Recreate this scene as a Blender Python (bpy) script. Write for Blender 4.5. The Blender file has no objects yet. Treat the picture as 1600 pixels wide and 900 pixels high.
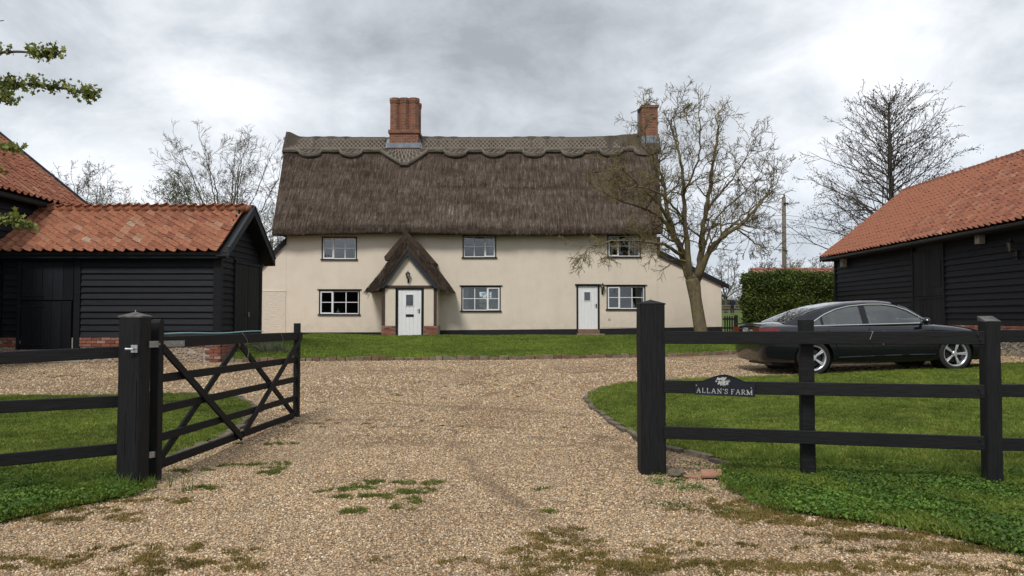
import bpy, bmesh, math, random
import numpy as np
from mathutils import Vector, Matrix, Euler
R = math.radians
rnd = random.Random(7)
nr = np.random.RandomState(11)
scene = bpy.context.scene
COL = scene.collection
# ------------------------------------------------------------------ camera
CAMH = 1.5
FPX = 1200.0
PITCH = math.atan(45 / FPX)
cam_d = bpy.data.cameras.new('camera'); cam = bpy.data.objects.new('camera', cam_d); COL.objects.link(cam)
cam.location = (0, 0, CAMH); cam.rotation_euler = (R(90) + PITCH, 0, 0)
cam_d.sensor_width = 36; cam_d.lens = 36 * FPX / 1600; cam_d.clip_start = 0.05; cam_d.clip_end = 6000
scene.camera = cam
# ------------------------------------------------------------------ world: overcast sky
SUN_EL, SUN_AZ = R(50), R(200)      # azimuth clockwise from +Y
world = bpy.data.worlds.new('World'); scene.world = world; world.use_nodes = True
def build_world():
    nt = world.node_tree; nt.nodes.clear(); N = nt.nodes; L = nt.links
    out = N.new('ShaderNodeOutputWorld'); bg = N.new('ShaderNodeBackground'); L.new(bg.outputs[0], out.inputs[0])
    bg.inputs['Strength'].default_value = 0.1
    sky = N.new('ShaderNodeTexSky'); sky.sky_type = 'NISHITA'; sky.sun_disc = False
    sky.sun_elevation = SUN_EL; sky.sun_rotation = SUN_AZ
    tc = N.new('ShaderNodeTexCoord')
    sep = N.new('ShaderNodeSeparateXYZ'); L.new(tc.outputs['Generated'], sep.inputs[0])
    def M(op, a, b=None, c=None):
        n = N.new('ShaderNodeMath'); n.operation = op
        for i, v in enumerate((a, b, c)):
            if v is None: continue
            if isinstance(v, (int, float)): n.inputs[i].default_value = v
            else: L.new(v, n.inputs[i])
        return n.outputs[0]
    zc = M('ADD', M('MAXIMUM', sep.outputs[2], 0.0), 0.42)
    u = M('DIVIDE', sep.outputs[0], zc); v = M('DIVIDE', sep.outputs[1], zc)
    cmb = N.new('ShaderNodeCombineXYZ'); L.new(u, cmb.inputs[0]); L.new(v, cmb.inputs[1])
    def noise(scale, det, rough, dist=0.0, off=(0, 0, 0)):
        mp = N.new('ShaderNodeMapping'); mp.inputs['Location'].default_value = off
        L.new(cmb.outputs[0], mp.inputs[0])
        n = N.new('ShaderNodeTexNoise'); n.inputs['Scale'].default_value = scale; n.inputs['Detail'].default_value = det
        n.inputs['Roughness'].default_value = rough; n.inputs['Distortion'].default_value = dist
        L.new(mp.outputs[0], n.inputs['Vector']); return n.outputs['Fac']
    n1 = noise(1.3, 9, 0.55, 0.25, (3.1, 1.7, 0)); n2 = noise(4.2, 9, 0.6, 0.3, (8.0, 2.0, 0))
    val = M('ADD', M('MULTIPLY', M('SUBTRACT', n1, 0.5), 1.5), M('MULTIPLY', M('SUBTRACT', n2, 0.5), 1.15))
    # broad brighter and darker cloud masses
    def blob(px, py, tight, amt):
        d = Vector(((px - 800) / FPX, 1, (495 - py) / FPX)).normalized()
        dp = N.new('ShaderNodeVectorMath'); dp.operation = 'DOT_PRODUCT'; L.new(tc.outputs['Generated'], dp.inputs[0]); dp.inputs[1].default_value = d
        return M('MULTIPLY', M('POWER', M('MAXIMUM', dp.outputs['Value'], 0.0), tight), amt)
    for b in ((130, 270, 60, .13), (1290, 240, 90, .13), (760, 150, 22, -.19), (560, 20, 50, -.08), (60, 30, 80, .03), (300, 330, 60, .05), (330, 150, 120, .10), (1450, 330, 40, .08), (1500, 30, 60, .05)):
        val = M('ADD', val, blob(*b))
    rmp = N.new('ShaderNodeValToRGB'); L.new(M('ADD', val, 0.5), rmp.inputs[0])
    e = rmp.color_ramp.elements
    e[0].position = 0.1; e[0].color = (0.225, 0.242, 0.262, 1); e[1].position = 0.88; e[1].color = (0.60, 0.61, 0.63, 1)
    k = e.new(0.42); k.color = (0.35, 0.37, 0.395, 1); k = e.new(0.62); k.color = (0.455, 0.475, 0.50, 1)
    # slightly bluer low sky
    hz = N.new('ShaderNodeMapRange'); hz.inputs[1].default_value = 0.0; hz.inputs[2].default_value = 0.22; hz.inputs[3].default_value = 0.55; hz.inputs[4].default_value = 0.0
    L.new(sep.outputs[2], hz.inputs[0])
    mh = N.new('ShaderNodeMix'); mh.data_type = 'RGBA'; L.new(hz.outputs[0], mh.inputs[0]); L.new(rmp.outputs[0], mh.inputs[6]); mh.inputs[7].default_value = (0.41, 0.455, 0.53, 1)
    sc = N.new('ShaderNodeVectorMath'); sc.operation = 'SCALE'; L.new(mh.outputs[2], sc.inputs[0]); sc.inputs['Scale'].default_value = 10.0
    mx = N.new('ShaderNodeMix'); mx.data_type = 'RGBA'; mx.inputs[0].default_value = 0.96
    L.new(sky.outputs[0], mx.inputs[6]); L.new(sc.outputs[0], mx.inputs[7]); L.new(mx.outputs[2], bg.inputs['Color'])
build_world()
sun_d = bpy.data.lights.new('sun', 'SUN'); sun_d.energy = 1.4; sun_d.angle = R(14); sun_d.color = (1, 0.965, 0.91)
sun = bpy.data.objects.new('sun', sun_d); COL.objects.link(sun)
sdir = Vector((math.sin(SUN_AZ) * math.cos(SUN_EL), math.cos(SUN_AZ) * math.cos(SUN_EL), math.sin(SUN_EL)))
sun.rotation_euler = (-sdir).to_track_quat('-Z', 'Y').to_euler(); sun.location = sdir * 60
scene.view_settings.view_transform = 'Standard'; scene.view_settings.look = 'None'
scene.view_settings.exposure = 0.88; scene.view_settings.gamma = 1.0; scene.view_settings.use_curve_mapping = False
scene.render.engine = 'CYCLES'
scene.cycles.max_bounces = 5

# ------------------------------------------------------------------ geometry of the place
SL = 0.0225
def sst(a, b, x):
    t = min(1, max(0, (x - a) / (b - a))); return t * t * (3 - 2 * t)
def gz(x, y):
    z = SL * min(y, 110.0)
    z += 0.024 * min(4.0, max(0.0, x - 6.0)) * sst(10.5, 15, y) * (1 - sst(24, 34, y))
    return z
def ray(px, py):
    u = (px - 800) / FPX; v = (450 - py) / FPX
    return Vector((u, math.cos(PITCH) - v * math.sin(PITCH), math.sin(PITCH) + v * math.cos(PITCH)))
CP = Vector((0, 0, CAMH))
def P(px, py, Y):
    d = ray(px, py); return CP + d * (Y / d.y)
def HIT(px, py, p0, n):
    d = ray(px, py); n = Vector(n); return CP + d * ((Vector(p0) - CP).dot(n) / d.dot(n))
def G(px, py):
    return HIT(px, py, (0, 0, 0), (0, -SL, 1))

# ------------------------------------------------------------------ materials
MATS = {}
class NT:
    def __init__(s, m):
        s.t = m.node_tree; s.N = s.t.nodes; s.L = s.t.links
    def n(s, typ, **kw):
        x = s.N.new(typ)
        for k, v in kw.items(): setattr(x, k, v)
        return x
    def link(s, a, b): s.L.new(a, b)
    def ramp(s, fac, stops):
        r = s.n('ShaderNodeValToRGB'); s.link(fac, r.inputs[0]); e = r.color_ramp.elements
        e[0].position = stops[0][0]; e[0].color = (*stops[0][1], 1); e[1].position = stops[-1][0]; e[1].color = (*stops[-1][1], 1)
        for p, c in stops[1:-1]:
            k = e.new(p); k.color = (*c, 1)
        return r.outputs[0]
    def noise(s, vec, scale, det=4, rough=0.55, dist=0):
        n = s.n('ShaderNodeTexNoise'); n.inputs['Scale'].default_value = scale; n.inputs['Detail'].default_value = det
        n.inputs['Roughness'].default_value = rough; n.inputs['Distortion'].default_value = dist; s.link(vec, n.inputs['Vector']); return n.outputs['Fac']
    def pos(s, scale=(1, 1, 1), rot=(0, 0, 0), src='Position'):
        if src == 'Position': g = s.n('ShaderNodeNewGeometry').outputs['Position']
        else: g = s.n('ShaderNodeTexCoord').outputs[src]
        m = s.n('ShaderNodeMapping'); m.inputs['Scale'].default_value = scale; m.inputs['Rotation'].default_value = rot
        s.link(g, m.inputs[0]); return m.outputs[0]
    def mix(s, f, a, b, mode='MIX'):
        m = s.n('ShaderNodeMix', data_type='RGBA', blend_type=mode)
        for i, v in ((0, f), (6, a), (7, b)):
            if isinstance(v, (int, float)): m.inputs[i].default_value = v
            elif isinstance(v, tuple): m.inputs[i].default_value = (*v, 1)
            else: s.link(v, m.inputs[i])
        return m.outputs[2]
    def math(s, op, a, b=0.0):
        m = s.n('ShaderNodeMath', operation=op)
        for i, v in ((0, a), (1, b)):
            if isinstance(v, (int, float)): m.inputs[i].default_value = v
            else: s.link(v, m.inputs[i])
        return m.outputs[0]
    def rng(s, v, a, b, c=0.0, d=1.0):
        m = s.n('ShaderNodeMapRange'); s.link(v, m.inputs[0])
        for i, k in enumerate((a, b, c, d)): m.inputs[i + 1].default_value = k
        return m.outputs[0]
    def bump(s, h, strength=0.4, dist=0.02):
        b = s.n('ShaderNodeBump'); b.inputs['Strength'].default_value = strength; b.inputs['Distance'].default_value = dist
        s.link(h, b.inputs['Height']); return b.outputs[0]
def newmat(name, rough=0.8, spec=0.3, metal=0.0):
    m = bpy.data.materials.new(name); m.use_nodes = True; MATS[name] = m
    b = m.node_tree.nodes['Principled BSDF']; b.inputs['Roughness'].default_value = rough
    b.inputs['Specular IOR Level'].default_value = spec; b.inputs['Metallic'].default_value = metal
    return m, NT(m), b
def vary(name, c1, c2, rough=0.8, scale=6, stretch=(1, 1, 1), bump=0.3, bdist=0.01, spec=0.3, metal=0, obj=0.0, detail=5, rot=(0, 0, 0), extra=None):
    """two-tone noise surface with relief; obj = per-object brightness variation"""
    m, t, b = newmat(name, rough, spec, metal)
    v = t.pos(stretch, rot); f = t.noise(v, scale, detail, 0.6)
    c = t.ramp(f, [(0.3, c1), (0.7, c2)])
    if obj:
        oi = t.n('ShaderNodeObjectInfo'); hs = t.n('ShaderNodeHueSaturation'); t.link(c, hs.inputs['Color'])
        t.link(t.rng(oi.outputs['Random'], 0, 1, 1 - obj, 1 + obj), hs.inputs['Value']); c = hs.outputs[0]
    if extra: c = extra(t, c)
    t.link(c, b.inputs['Base Color'])
    if bump: t.link(t.bump(f, bump, bdist), b.inputs['Normal'])
    return m
def pal(name, stops, rough=0.85, nscale=30, bump=0.4, bdist=0.006, amount=0.35, lichen=None, spec=0.25):
    """colour picked per object or per instance, with surface noise"""
    m, t, b = newmat(name, rough, spec)
    oi = t.n('ShaderNodeObjectInfo'); c = t.ramp(oi.outputs['Random'], stops)
    f = t.noise(t.pos(), nscale, 5, 0.65)
    c = t.mix(1.0, c, t.ramp(f, [(0.25, (1 - amount,) * 3), (0.75, (1 + amount * .6,) * 3)]), 'MULTIPLY')
    if lichen:
        col, sc, a, bb = lichen
        g = t.noise(t.pos(), sc, 6, 0.7); c = t.mix(t.rng(g, a, bb), c, col)
    t.link(c, b.inputs['Base Color'])
    if bump: t.link(t.bump(f, bump, bdist), b.inputs['Normal'])
    return m

vary('black_timber', (0.0046, 0.0054, 0.0076), (0.0137, 0.0150, 0.0199), 0.62, 3.5, (1.2, 1.2, 22), 0.5, 0.006, 0.22, obj=0.35)
vary('black_timber_y', (0.0046, 0.0050, 0.0069), (0.0125, 0.0134, 0.0179), 0.62, 3.5, (1.2, 1.2, 22), 0.5, 0.006, 0.22, obj=0.35)
vary('black_plank', (0.0046, 0.0054, 0.0076), (0.0125, 0.0137, 0.0186), 0.62, 3.0, (16, 16, 1.0), 0.5, 0.006, 0.22, obj=0.4)
vary('fence_timber', (0.0045, 0.0047, 0.0051), (0.0140, 0.0143, 0.0151), 0.66, 4, (2, 2, 30), 0.7, 0.005, 0.2, obj=0.12)
def wearpost(t, c):
    g = t.noise(t.pos((2, 2, 1.2)), 5, 6, 0.7); return t.mix(t.rng(g, 0.66, 0.76, 0, .5), c, (0.03, 0.028, 0.026))
vary('post_timber', (0.0052, 0.0054, 0.0061), (0.0145, 0.0148, 0.0159), 0.66, 4, (22, 22, 1.3), 0.8, 0.006, 0.2, extra=wearpost)
vary('weathered_cap', (0.045, 0.045, 0.043), (0.14, 0.137, 0.13), 0.85, 18, (1, 1, 1), 0.5)
vary('black_paint', (0.008, 0.008, 0.009), (0.016, 0.016, 0.018), 0.5, 10, (1, 1, 1), 0.15)
vary('barge_grey', (0.0132, 0.0168, 0.0228), (0.0252, 0.0300, 0.0384), 0.5, 5, (2, 2, 2), 0.15)
vary('white_paint', (0.70, 0.70, 0.70), (0.80, 0.80, 0.80), 0.45, 5, (6, 6, 1), 0.08, 0.003, 0.4)
vary('brown_timber', (0.035, 0.024, 0.018), (0.085, 0.058, 0.042), 0.8, 5, (12, 12, 1.2), 0.5)
def dirt_wall(t, c):
    # grime near the foot and faint run-off streaks
    f = t.noise(t.pos((3.0, 3.0, 0.35)), 2.2, 6, 0.62); c = t.mix(t.rng(f, 0.50, 0.78, 0, .15), c, (0.46, 0.39, 0.31))
    sp = t.n('ShaderNodeSeparateXYZ'); t.link(t.n('ShaderNodeNewGeometry').outputs['Position'], sp.inputs[0])
    h = t.rng(sp.outputs[2], 0.9, 1.7, 0.5, 0); g = t.noise(t.pos(), 3, 6, 0.7)
    return t.mix(t.math('MULTIPLY', h, t.rng(g, .35, .7)), c, (0.40, 0.35, 0.27))
vary('cream_render', (0.64, 0.555, 0.455), (0.70, 0.615, 0.51), 0.88, 1.3, (1, 1, 1), 0.35, 0.05, 0.2, extra=dirt_wall)
vary('rough_render', (0.60, 0.52, 0.425), (0.69, 0.605, 0.50), 0.9, 9, (1, 1, 3), 0.9, 0.03, 0.2)
vary('lead', (0.13, 0.15, 0.18), (0.22, 0.25, 0.29), 0.45, 5, (1, 1, 1), 0.2, spec=0.5)
vary('galvanised', (0.34, 0.36, 0.38), (0.52, 0.54, 0.56), 0.4, 30, (1, 1, 1), 0.2, 0.002, 0.5, 0.75)
vary('dark_metal', (0.012, 0.012, 0.013), (0.03, 0.03, 0.03), 0.4, 20, (1, 1, 1), 0.1, 0.002, 0.5, 0.4)
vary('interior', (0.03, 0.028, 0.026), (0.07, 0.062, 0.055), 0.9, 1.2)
vary('curtain', (0.45, 0.42, 0.37), (0.62, 0.58, 0.52), 0.9, 8, (8, 8, 0.4), 0.4)
vary('mortar', (0.30, 0.27, 0.22), (0.42, 0.385, 0.32), 0.95, 14, (1, 1, 1), 0.6)
vary('stone', (0.0792, 0.0648, 0.0468), (0.1800, 0.1512, 0.1116), 0.9, 16, (1, 1, 1), 0.6, obj=.3)
vary('bird_box_wood', (0.23, 0.21, 0.18), (0.36, 0.33, 0.29), 0.85, 10, (1, 1, 1), 0.3)
vary('soil', (0.05, 0.037, 0.025), (0.11, 0.083, 0.056), 0.95, 12, (1, 1, 1), 0.7)
vary('pole_wood', (0.10, 0.085, 0.065), (0.19, 0.165, 0.135), 0.9, 6, (10, 10, .8), 0.5)
vary('rope', (0.35, 0.36, 0.34), (0.55, 0.56, 0.52), 0.9, 60, (1, 1, 1), 0.3)
vary('blue_rope', (0.16, 0.33, 0.36), (0.34, 0.52, 0.54), 0.7, 60, (1, 1, 1), 0.3)
vary('coat', (0.008, 0.012, 0.028), (0.016, 0.022, 0.045), 0.9, 20)
vary('trousers', (0.012, 0.014, 0.02), (0.02, 0.022, 0.03), 0.9, 20)
vary('skin', (0.42, 0.25, 0.18), (0.5, 0.31, 0.23), 0.6, 20)
vary('grey_hair', (0.28, 0.27, 0.26), (0.42, 0.41, 0.40), 0.8, 60)
pal('brick_red', [(0, (0.172, 0.061, 0.041)), (0.35, (0.257, 0.098, 0.063)), (0.6, (0.312, 0.139, 0.090)), (0.8, (0.203, 0.107, 0.090)), (1, (0.351, 0.221, 0.171))], 0.9, 40, 0.6, 0.006, 0.4, ((0.42, 0.38, 0.32), 9, .62, .75))
pal('old_brick', [(0, (0.145, 0.085, 0.062)), (0.4, (0.221, 0.133, 0.095)), (0.7, (0.255, 0.190, 0.142)), (1, (0.170, 0.152, 0.114))], 0.95, 40, 0.6, 0.006, 0.4, ((0.09, 0.10, 0.045), 7, .5, .64))
pal('pantile', [(0, (0.218, 0.086, 0.052)), (0.25, (0.294, 0.113, 0.064)), (0.6, (0.351, 0.146, 0.080)), (0.85, (0.266, 0.108, 0.064)), (0.97, (0.370, 0.189, 0.116)), (1, (0.380, 0.270, 0.187))], 0.85, 22, 0.5, 0.006, 0.4, ((0.15, 0.10, 0.055), 5, .60, .72))
pal('old_pantile', [(0, (0.190, 0.073, 0.048)), (0.3, (0.247, 0.094, 0.057)), (0.6, (0.294, 0.117, 0.069)), (0.85, (0.223, 0.092, 0.059)), (1, (0.323, 0.162, 0.103))], 0.88, 22, 0.5, 0.006, 0.4, ((0.14, 0.10, 0.065), 3.5, .58, .74))
def pebble_material():
    m, t, b = newmat('pebble', .8, .25)
    oi = t.n('ShaderNodeObjectInfo'); c = t.ramp(oi.outputs['Random'], [(0, (0.196, 0.127, 0.070)), (0.2, (0.428, 0.296, 0.171)), (0.4, (0.555, 0.417, 0.262)), (0.55, (0.335, 0.273, 0.205)), (0.7, (0.671, 0.550, 0.388)), (0.82, (0.151, 0.122, 0.097)), (0.92, (0.498, 0.302, 0.148)), (1, (0.856, 0.765, 0.605))])
    c = ground_tone(t, c); t.link(c, b.inputs['Base Color'])
def ground_tone(t, c):
    """damp drifts, bare earth and wheel worn bands, fixed to the ground"""
    big = t.noise(t.pos(), 0.55, 6, .6, .5); c = t.mix(1.0, c, t.ramp(big, [(0.3, (.76, .71, .66)), (0.48, (.95, .92, .88)), (0.7, (1.14, 1.12, 1.08))]), 'MULTIPLY')
    tr = t.noise(t.pos((.30, 1.9, 1), (0, 0, R(14))), .9, 5, .6); c = t.mix(t.rng(tr, .56, .70, 0, .45), c, (0.17, 0.12, 0.075))
    wv = t.noise(t.pos((1.5, .22, 1), (0, 0, R(-6))), .8, 4, .55); c = t.mix(t.rng(wv, .55, .72, 0, .35), c, (0.40, 0.31, 0.215))
    # tyre marks scuffed into the stones by cars swinging round towards the barn
    g = t.n('ShaderNodeNewGeometry').outputs['Position']; brk = t.noise(t.pos(), 1.7, 5, .65)
    for cx_, cy_, rads in ((-4.6, -.5, (10.12, 10.5, 11.9)), (9.5, 9.5, (8.6, 10.2))):
        d = t.n('ShaderNodeVectorMath', operation='DISTANCE'); fl = t.n('ShaderNodeVectorMath', operation='MULTIPLY'); t.link(g, fl.inputs[0]); fl.inputs[1].default_value = (1, 1, 0)
        t.link(fl.outputs[0], d.inputs[0]); d.inputs[1].default_value = (cx_, cy_, 0)
        for r_ in rads:
            e = t.math('ABSOLUTE', t.math('SUBTRACT', d.outputs['Value'], r_)); m_ = t.math('MULTIPLY', t.rng(e, .03, .13, 1, 0), t.rng(brk, .42, .58, 0, .6)); c = t.mix(m_, c, (0.15, 0.105, 0.068))
    return c
pebble_material()
pal('flint', [(0, (0.07, 0.068, 0.07)), (0.3, (0.20, 0.17, 0.14)), (0.6, (0.34, 0.28, 0.21)), (0.8, (0.45, 0.40, 0.33)), (1, (0.30, 0.19, 0.12))], 0.6, 25, 0.3)

def brick_material(name='brickwork', sx=1.0, flat=False):
    m, t, b = newmat(name, 0.92, 0.2)
    g = t.n('ShaderNodeNewGeometry'); sp = t.n('ShaderNodeSeparateXYZ'); t.link(g.outputs['Position'], sp.inputs[0])
    cm = t.n('ShaderNodeCombineXYZ'); t.link(t.math('ADD', sp.outputs[0], sp.outputs[1]), cm.inputs[0]); t.link(sp.outputs[2], cm.inputs[1])
    br = t.n('ShaderNodeTexBrick'); t.link(cm.outputs[0], br.inputs['Vector']); br.inputs['Scale'].default_value = 1.0
    br.inputs['Brick Width'].default_value = 0.225; br.inputs['Row Height'].default_value = 0.075; br.inputs['Mortar Size'].default_value = 0.010
    br.inputs['Color1'].default_value = (0.27, 0.095, 0.055, 1); br.inputs['Color2'].default_value = (0.12, 0.048, 0.035, 1); br.inputs['Mortar'].default_value = (0.26, 0.21, 0.16, 1)
    br.inputs['Bias'].default_value = -0.15
    f = t.noise(t.pos(), 7, 6, 0.7); c = t.mix(t.rng(f, .5, .7, 0, .75), br.outputs['Color'], (0.13, 0.095, 0.07))
    f2 = t.noise(t.pos(), 34, 4, 0.7); c = t.mix(1.0, c, t.ramp(f2, [(0.3, (.6, .6, .6)), (0.7, (1.35, 1.3, 1.25))]), 'MULTIPLY')
    t.link(c, b.inputs['Base Color'])
    h = t.math('SUBTRACT', t.math('MULTIPLY', f2, 0.4), br.outputs['Fac']); t.link(t.bump(h, 0.9, 0.015), b.inputs['Normal'])
brick_material()

def thatch_material(name, c1, c2, c3):
    m, t, b = newmat(name, 0.95, 0.15)
    v = t.pos((15, 2.4, 1.9)); f = t.noise(v, 2.0, 8, 0.75)
    f2 = t.noise(t.pos((1.6, .5, .45)), 1.5, 5, 0.6); f3 = t.noise(t.pos((9, 4, 4)), 5, 6, .75)
    c = t.ramp(t.math('ADD', t.math('MULTIPLY', f, .55), t.math('MULTIPLY', f3, .45)), [(0.36, c1), (0.52, c2), (0.68, c3)])
    c = t.mix(1.0, c, t.ramp(f2, [(0.3, (0.66, 0.62, 0.6)), (0.7, (1.3, 1.28, 1.25))]), 'MULTIPLY')
    t.link(c, b.inputs['Base Color']); t.link(t.bump(t.math('ADD', f, f3), 1.0, 0.05), b.inputs['Normal'])
thatch_material('thatch', (0.036, 0.025, 0.018), (0.088, 0.066, 0.050), (0.18, 0.15, 0.122))
thatch_material('ridge_thatch', (0.045, 0.037, 0.03), (0.10, 0.084, 0.069), (0.185, 0.16, 0.135))
def reed_material():
    m, t, b = newmat('reed', .95, .12)
    oi = t.n('ShaderNodeObjectInfo'); st = t.noise(t.pos((11, 1.0, .85)), 1.5, 8, .72); bd = t.noise(t.pos((.5, 1.2, 1.5)), 1.1, 5, .6)
    c = t.ramp(st, [(0.30, (0.034, 0.024, 0.018)), (0.46, (0.073, 0.056, 0.045)), (0.58, (0.115, 0.093, 0.078)), (0.72, (0.21, 0.183, 0.163))])
    c = t.mix(1.0, c, t.ramp(bd, [(0.32, (.62, .58, .54)), (0.68, (1.25, 1.25, 1.25))]), 'MULTIPLY')
    c = t.mix(1.0, c, t.ramp(oi.outputs['Random'], [(0, (.55, .53, .51)), (0.6, (1, 1, 1)), (1, (1.65, 1.62, 1.6))]), 'MULTIPLY')
    t.link(c, b.inputs['Base Color'])
reed_material()
vary('ligger', (0.1872, 0.1599, 0.1287), (0.3120, 0.2730, 0.2223), 0.9, 20)

def bark(name, c1, c2, lich, a=.5, b2=.62):
    m, t, b = newmat(name, 0.92, 0.15)
    f = t.noise(t.pos((6, 6, 1.5)), 4, 6, .65); c = t.ramp(f, [(0.3, c1), (0.7, c2)])
    g = t.noise(t.pos(), 3.2, 6, .7); c = t.mix(t.rng(g, a, b2, 0, .85), c, lich)
    t.link(c, b.inputs['Base Color']); t.link(t.bump(f, .7, .02), b.inputs['Normal'])
bark('bark_lichen', (0.065, 0.052, 0.037), (0.18, 0.145, 0.10), (0.19, 0.155, 0.055), .45, .62)
bark('twig_lichen', (0.07, 0.056, 0.036), (0.15, 0.12, 0.072), (0.20, 0.16, 0.045), .46, .62)
bark('bark_dark', (0.05, 0.042, 0.037), (0.11, 0.092, 0.078), (0.10, 0.095, 0.05), .55, .7)
bark('bark_pale', (0.09, 0.08, 0.062), (0.17, 0.15, 0.115), (0.16, 0.15, 0.07), .5, .7)
vary('catkin', (0.035, 0.022, 0.022), (0.075, 0.045, 0.042), 0.9, 8)
def leafmat(name, stops, nsc=1.2, lo=(.6, .62, .55), hi=(1.35, 1.3, 1.2), trans=0.25):
    m, t, b = newmat(name, 0.6, 0.3)
    oi = t.n('ShaderNodeObjectInfo'); c = t.ramp(oi.outputs['Random'], stops)
    f = t.noise(t.pos(), nsc, 5, .65); c = t.mix(1.0, c, t.ramp(f, [(0.32, lo), (0.68, hi)]), 'MULTIPLY')
    t.link(c, b.inputs['Base Color'])
    tr = t.n('ShaderNodeBsdfTranslucent'); t.link(c, tr.inputs[0]); ms = t.n('ShaderNodeMixShader'); ms.inputs[0].default_value = trans
    t.link(b.outputs[0], ms.inputs[1]); t.link(tr.outputs[0], ms.inputs[2]); t.link(ms.outputs[0], t.N['Material Output'].inputs[0])
leafmat('lawn_blade', [(0, (0.089, 0.139, 0.019)), (0.5, (0.140, 0.201, 0.028)), (0.85, (0.201, 0.255, 0.042)), (1, (0.297, 0.299, 0.084))], 0.9)
leafmat('far_blade', [(0, (0.095, 0.151, 0.019)), (0.5, (0.151, 0.217, 0.029)), (0.9, (0.205, 0.270, 0.044)), (1, (0.269, 0.270, 0.074))], 0.7, (.62, .66, .6), (1.3, 1.25, 1.1))
leafmat('verge_blade', [(0, (0.068, 0.119, 0.018)), (0.6, (0.109, 0.180, 0.025)), (1, (0.196, 0.257, 0.050))], 1.5)
leafmat('clover_leaf', [(0, (0.042, 0.093, 0.013)), (0.6, (0.075, 0.151, 0.020)), (1, (0.138, 0.232, 0.032))], 1.4)
leafmat('moss_leaf', [(0, (0.138, 0.120, 0.031)), (0.5, (0.186, 0.148, 0.043)), (1, (0.275, 0.182, 0.074))], 2.5)
leafmat('moss_green', [(0, (0.093, 0.120, 0.024)), (0.6, (0.132, 0.168, 0.036)), (1, (0.212, 0.216, 0.060))], 2.5)
leafmat('hedge_leaf', [(0, (0.028, 0.047, 0.010)), (0.5, (0.062, 0.098, 0.018)), (0.85, (0.110, 0.156, 0.029)), (1, (0.181, 0.208, 0.052))], 1.6, trans=.15)
leafmat('maple_leaf', [(0, (0.112, 0.149, 0.030)), (0.6, (0.175, 0.218, 0.050)), (1, (0.263, 0.276, 0.075))], 3)
leafmat('spring_leaf', [(0, (0.17, 0.19, 0.06)), (0.6, (0.25, 0.26, 0.10)), (1, (0.33, 0.33, 0.16))], 3)
leafmat('lavender_leaf', [(0, (0.07, 0.085, 0.055)), (1, (0.15, 0.165, 0.12))], 3)
leafmat('litter_leaf', [(0, (0.05, 0.032, 0.018)), (1, (0.15, 0.10, 0.05))], 3)
leafmat('dry_leaf', [(0, (0.35, 0.28, 0.12)), (1, (0.48, 0.40, 0.2))], 3)

def gravel_material():
    m, t, b = newmat('gravel', 0.9, 0.2)
    p = t.pos()
    cols = [(0, (0.17, 0.115, 0.07)), (0.25, (0.36, 0.25, 0.15)), (0.5, (0.47, 0.35, 0.225)), (0.7, (0.29, 0.235, 0.175)), (0.85, (0.57, 0.46, 0.33)), (1, (0.22, 0.15, 0.09))]
    vo = t.n('ShaderNodeTexVoronoi'); vo.inputs['Scale'].default_value = 48; t.link(p, vo.inputs['Vector'])
    sp = t.n('ShaderNodeSeparateColor'); t.link(vo.outputs['Color'], sp.inputs[0]); c = t.ramp(sp.outputs[0], cols)
    vo2 = t.n('ShaderNodeTexVoronoi'); vo2.inputs['Scale'].default_value = 17; t.link(p, vo2.inputs['Vector'])
    sp2 = t.n('ShaderNodeSeparateColor'); t.link(vo2.outputs['Color'], sp2.inputs[0])
    c = t.mix(.45, c, t.ramp(sp2.outputs[0], cols))
    c = t.mix(t.rng(vo.outputs['Distance'], .35, .75, 0, .8), c, (0.09, 0.065, 0.045))
    c = ground_tone(t, c)
    mo = t.noise(p, 1.1, 8, .72, .4); c = t.mix(t.rng(mo, .60, .70, 0, .55), c, (0.115, 0.105, 0.045))
    t.link(c, b.inputs['Base Color']); t.link(t.bump(t.math('SUBTRACT', t.math('MULTIPLY', sp.outputs[1], .4), vo.outputs['Distance']), .9, .02), b.inputs['Normal'])
gravel_material()
def turf_material():
    m, t, b = newmat('turf', 0.95, 0.1)
    f = t.noise(t.pos(), 38, 7, .75); c = t.ramp(f, [(0.3, (0.03, 0.042, 0.01)), (0.5, (0.075, 0.105, 0.02)), (0.7, (0.13, 0.16, 0.035))])
    g = t.noise(t.pos(), .8, 6, .65); c = t.mix(t.rng(g, .55, .75, 0, .5), c, (0.12, 0.11, 0.045))
    t.link(c, b.inputs['Base Color']); t.link(t.bump(f, 1, .03), b.inputs['Normal'])
turf_material()
def field_material():
    m, t, b = newmat('field', 0.95, 0.1)
    f = t.noise(t.pos(), .35, 8, .7); c = t.ramp(f, [(0.3, (0.05, 0.075, 0.02)), (0.5, (0.08, 0.115, 0.025)), (0.7, (0.12, 0.14, 0.045))])
    t.link(c, b.inputs['Base Color']); t.link(t.bump(f, .6, .1), b.inputs['Normal'])
field_material()
def glass(name, rough=0.02, tint=(0.75, 0.8, 0.82), base=0.10):
    m, t, b = newmat(name); t.N.remove(b)
    tr = t.n('ShaderNodeBsdfTransparent'); tr.inputs[0].default_value = (*tint, 1)
    gl = t.n('ShaderNodeBsdfGlossy'); gl.inputs['Roughness'].default_value = rough; gl.inputs[0].default_value = (1, 1, 1, 1)
    lw = t.n('ShaderNodeFresnel'); lw.inputs[0].default_value = 1.52
    wob = t.noise(t.pos(), 2.2, 2); t.link(t.bump(wob, .06, .05), gl.inputs['Normal'])
    f = t.math('ADD', lw.outputs[0], base); ms = t.n('ShaderNodeMixShader'); t.link(f, ms.inputs[0]); t.link(tr.outputs[0], ms.inputs[1]); t.link(gl.outputs[0], ms.inputs[2])
    t.link(ms.outputs[0], t.N['Material Output'].inputs[0])
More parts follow.
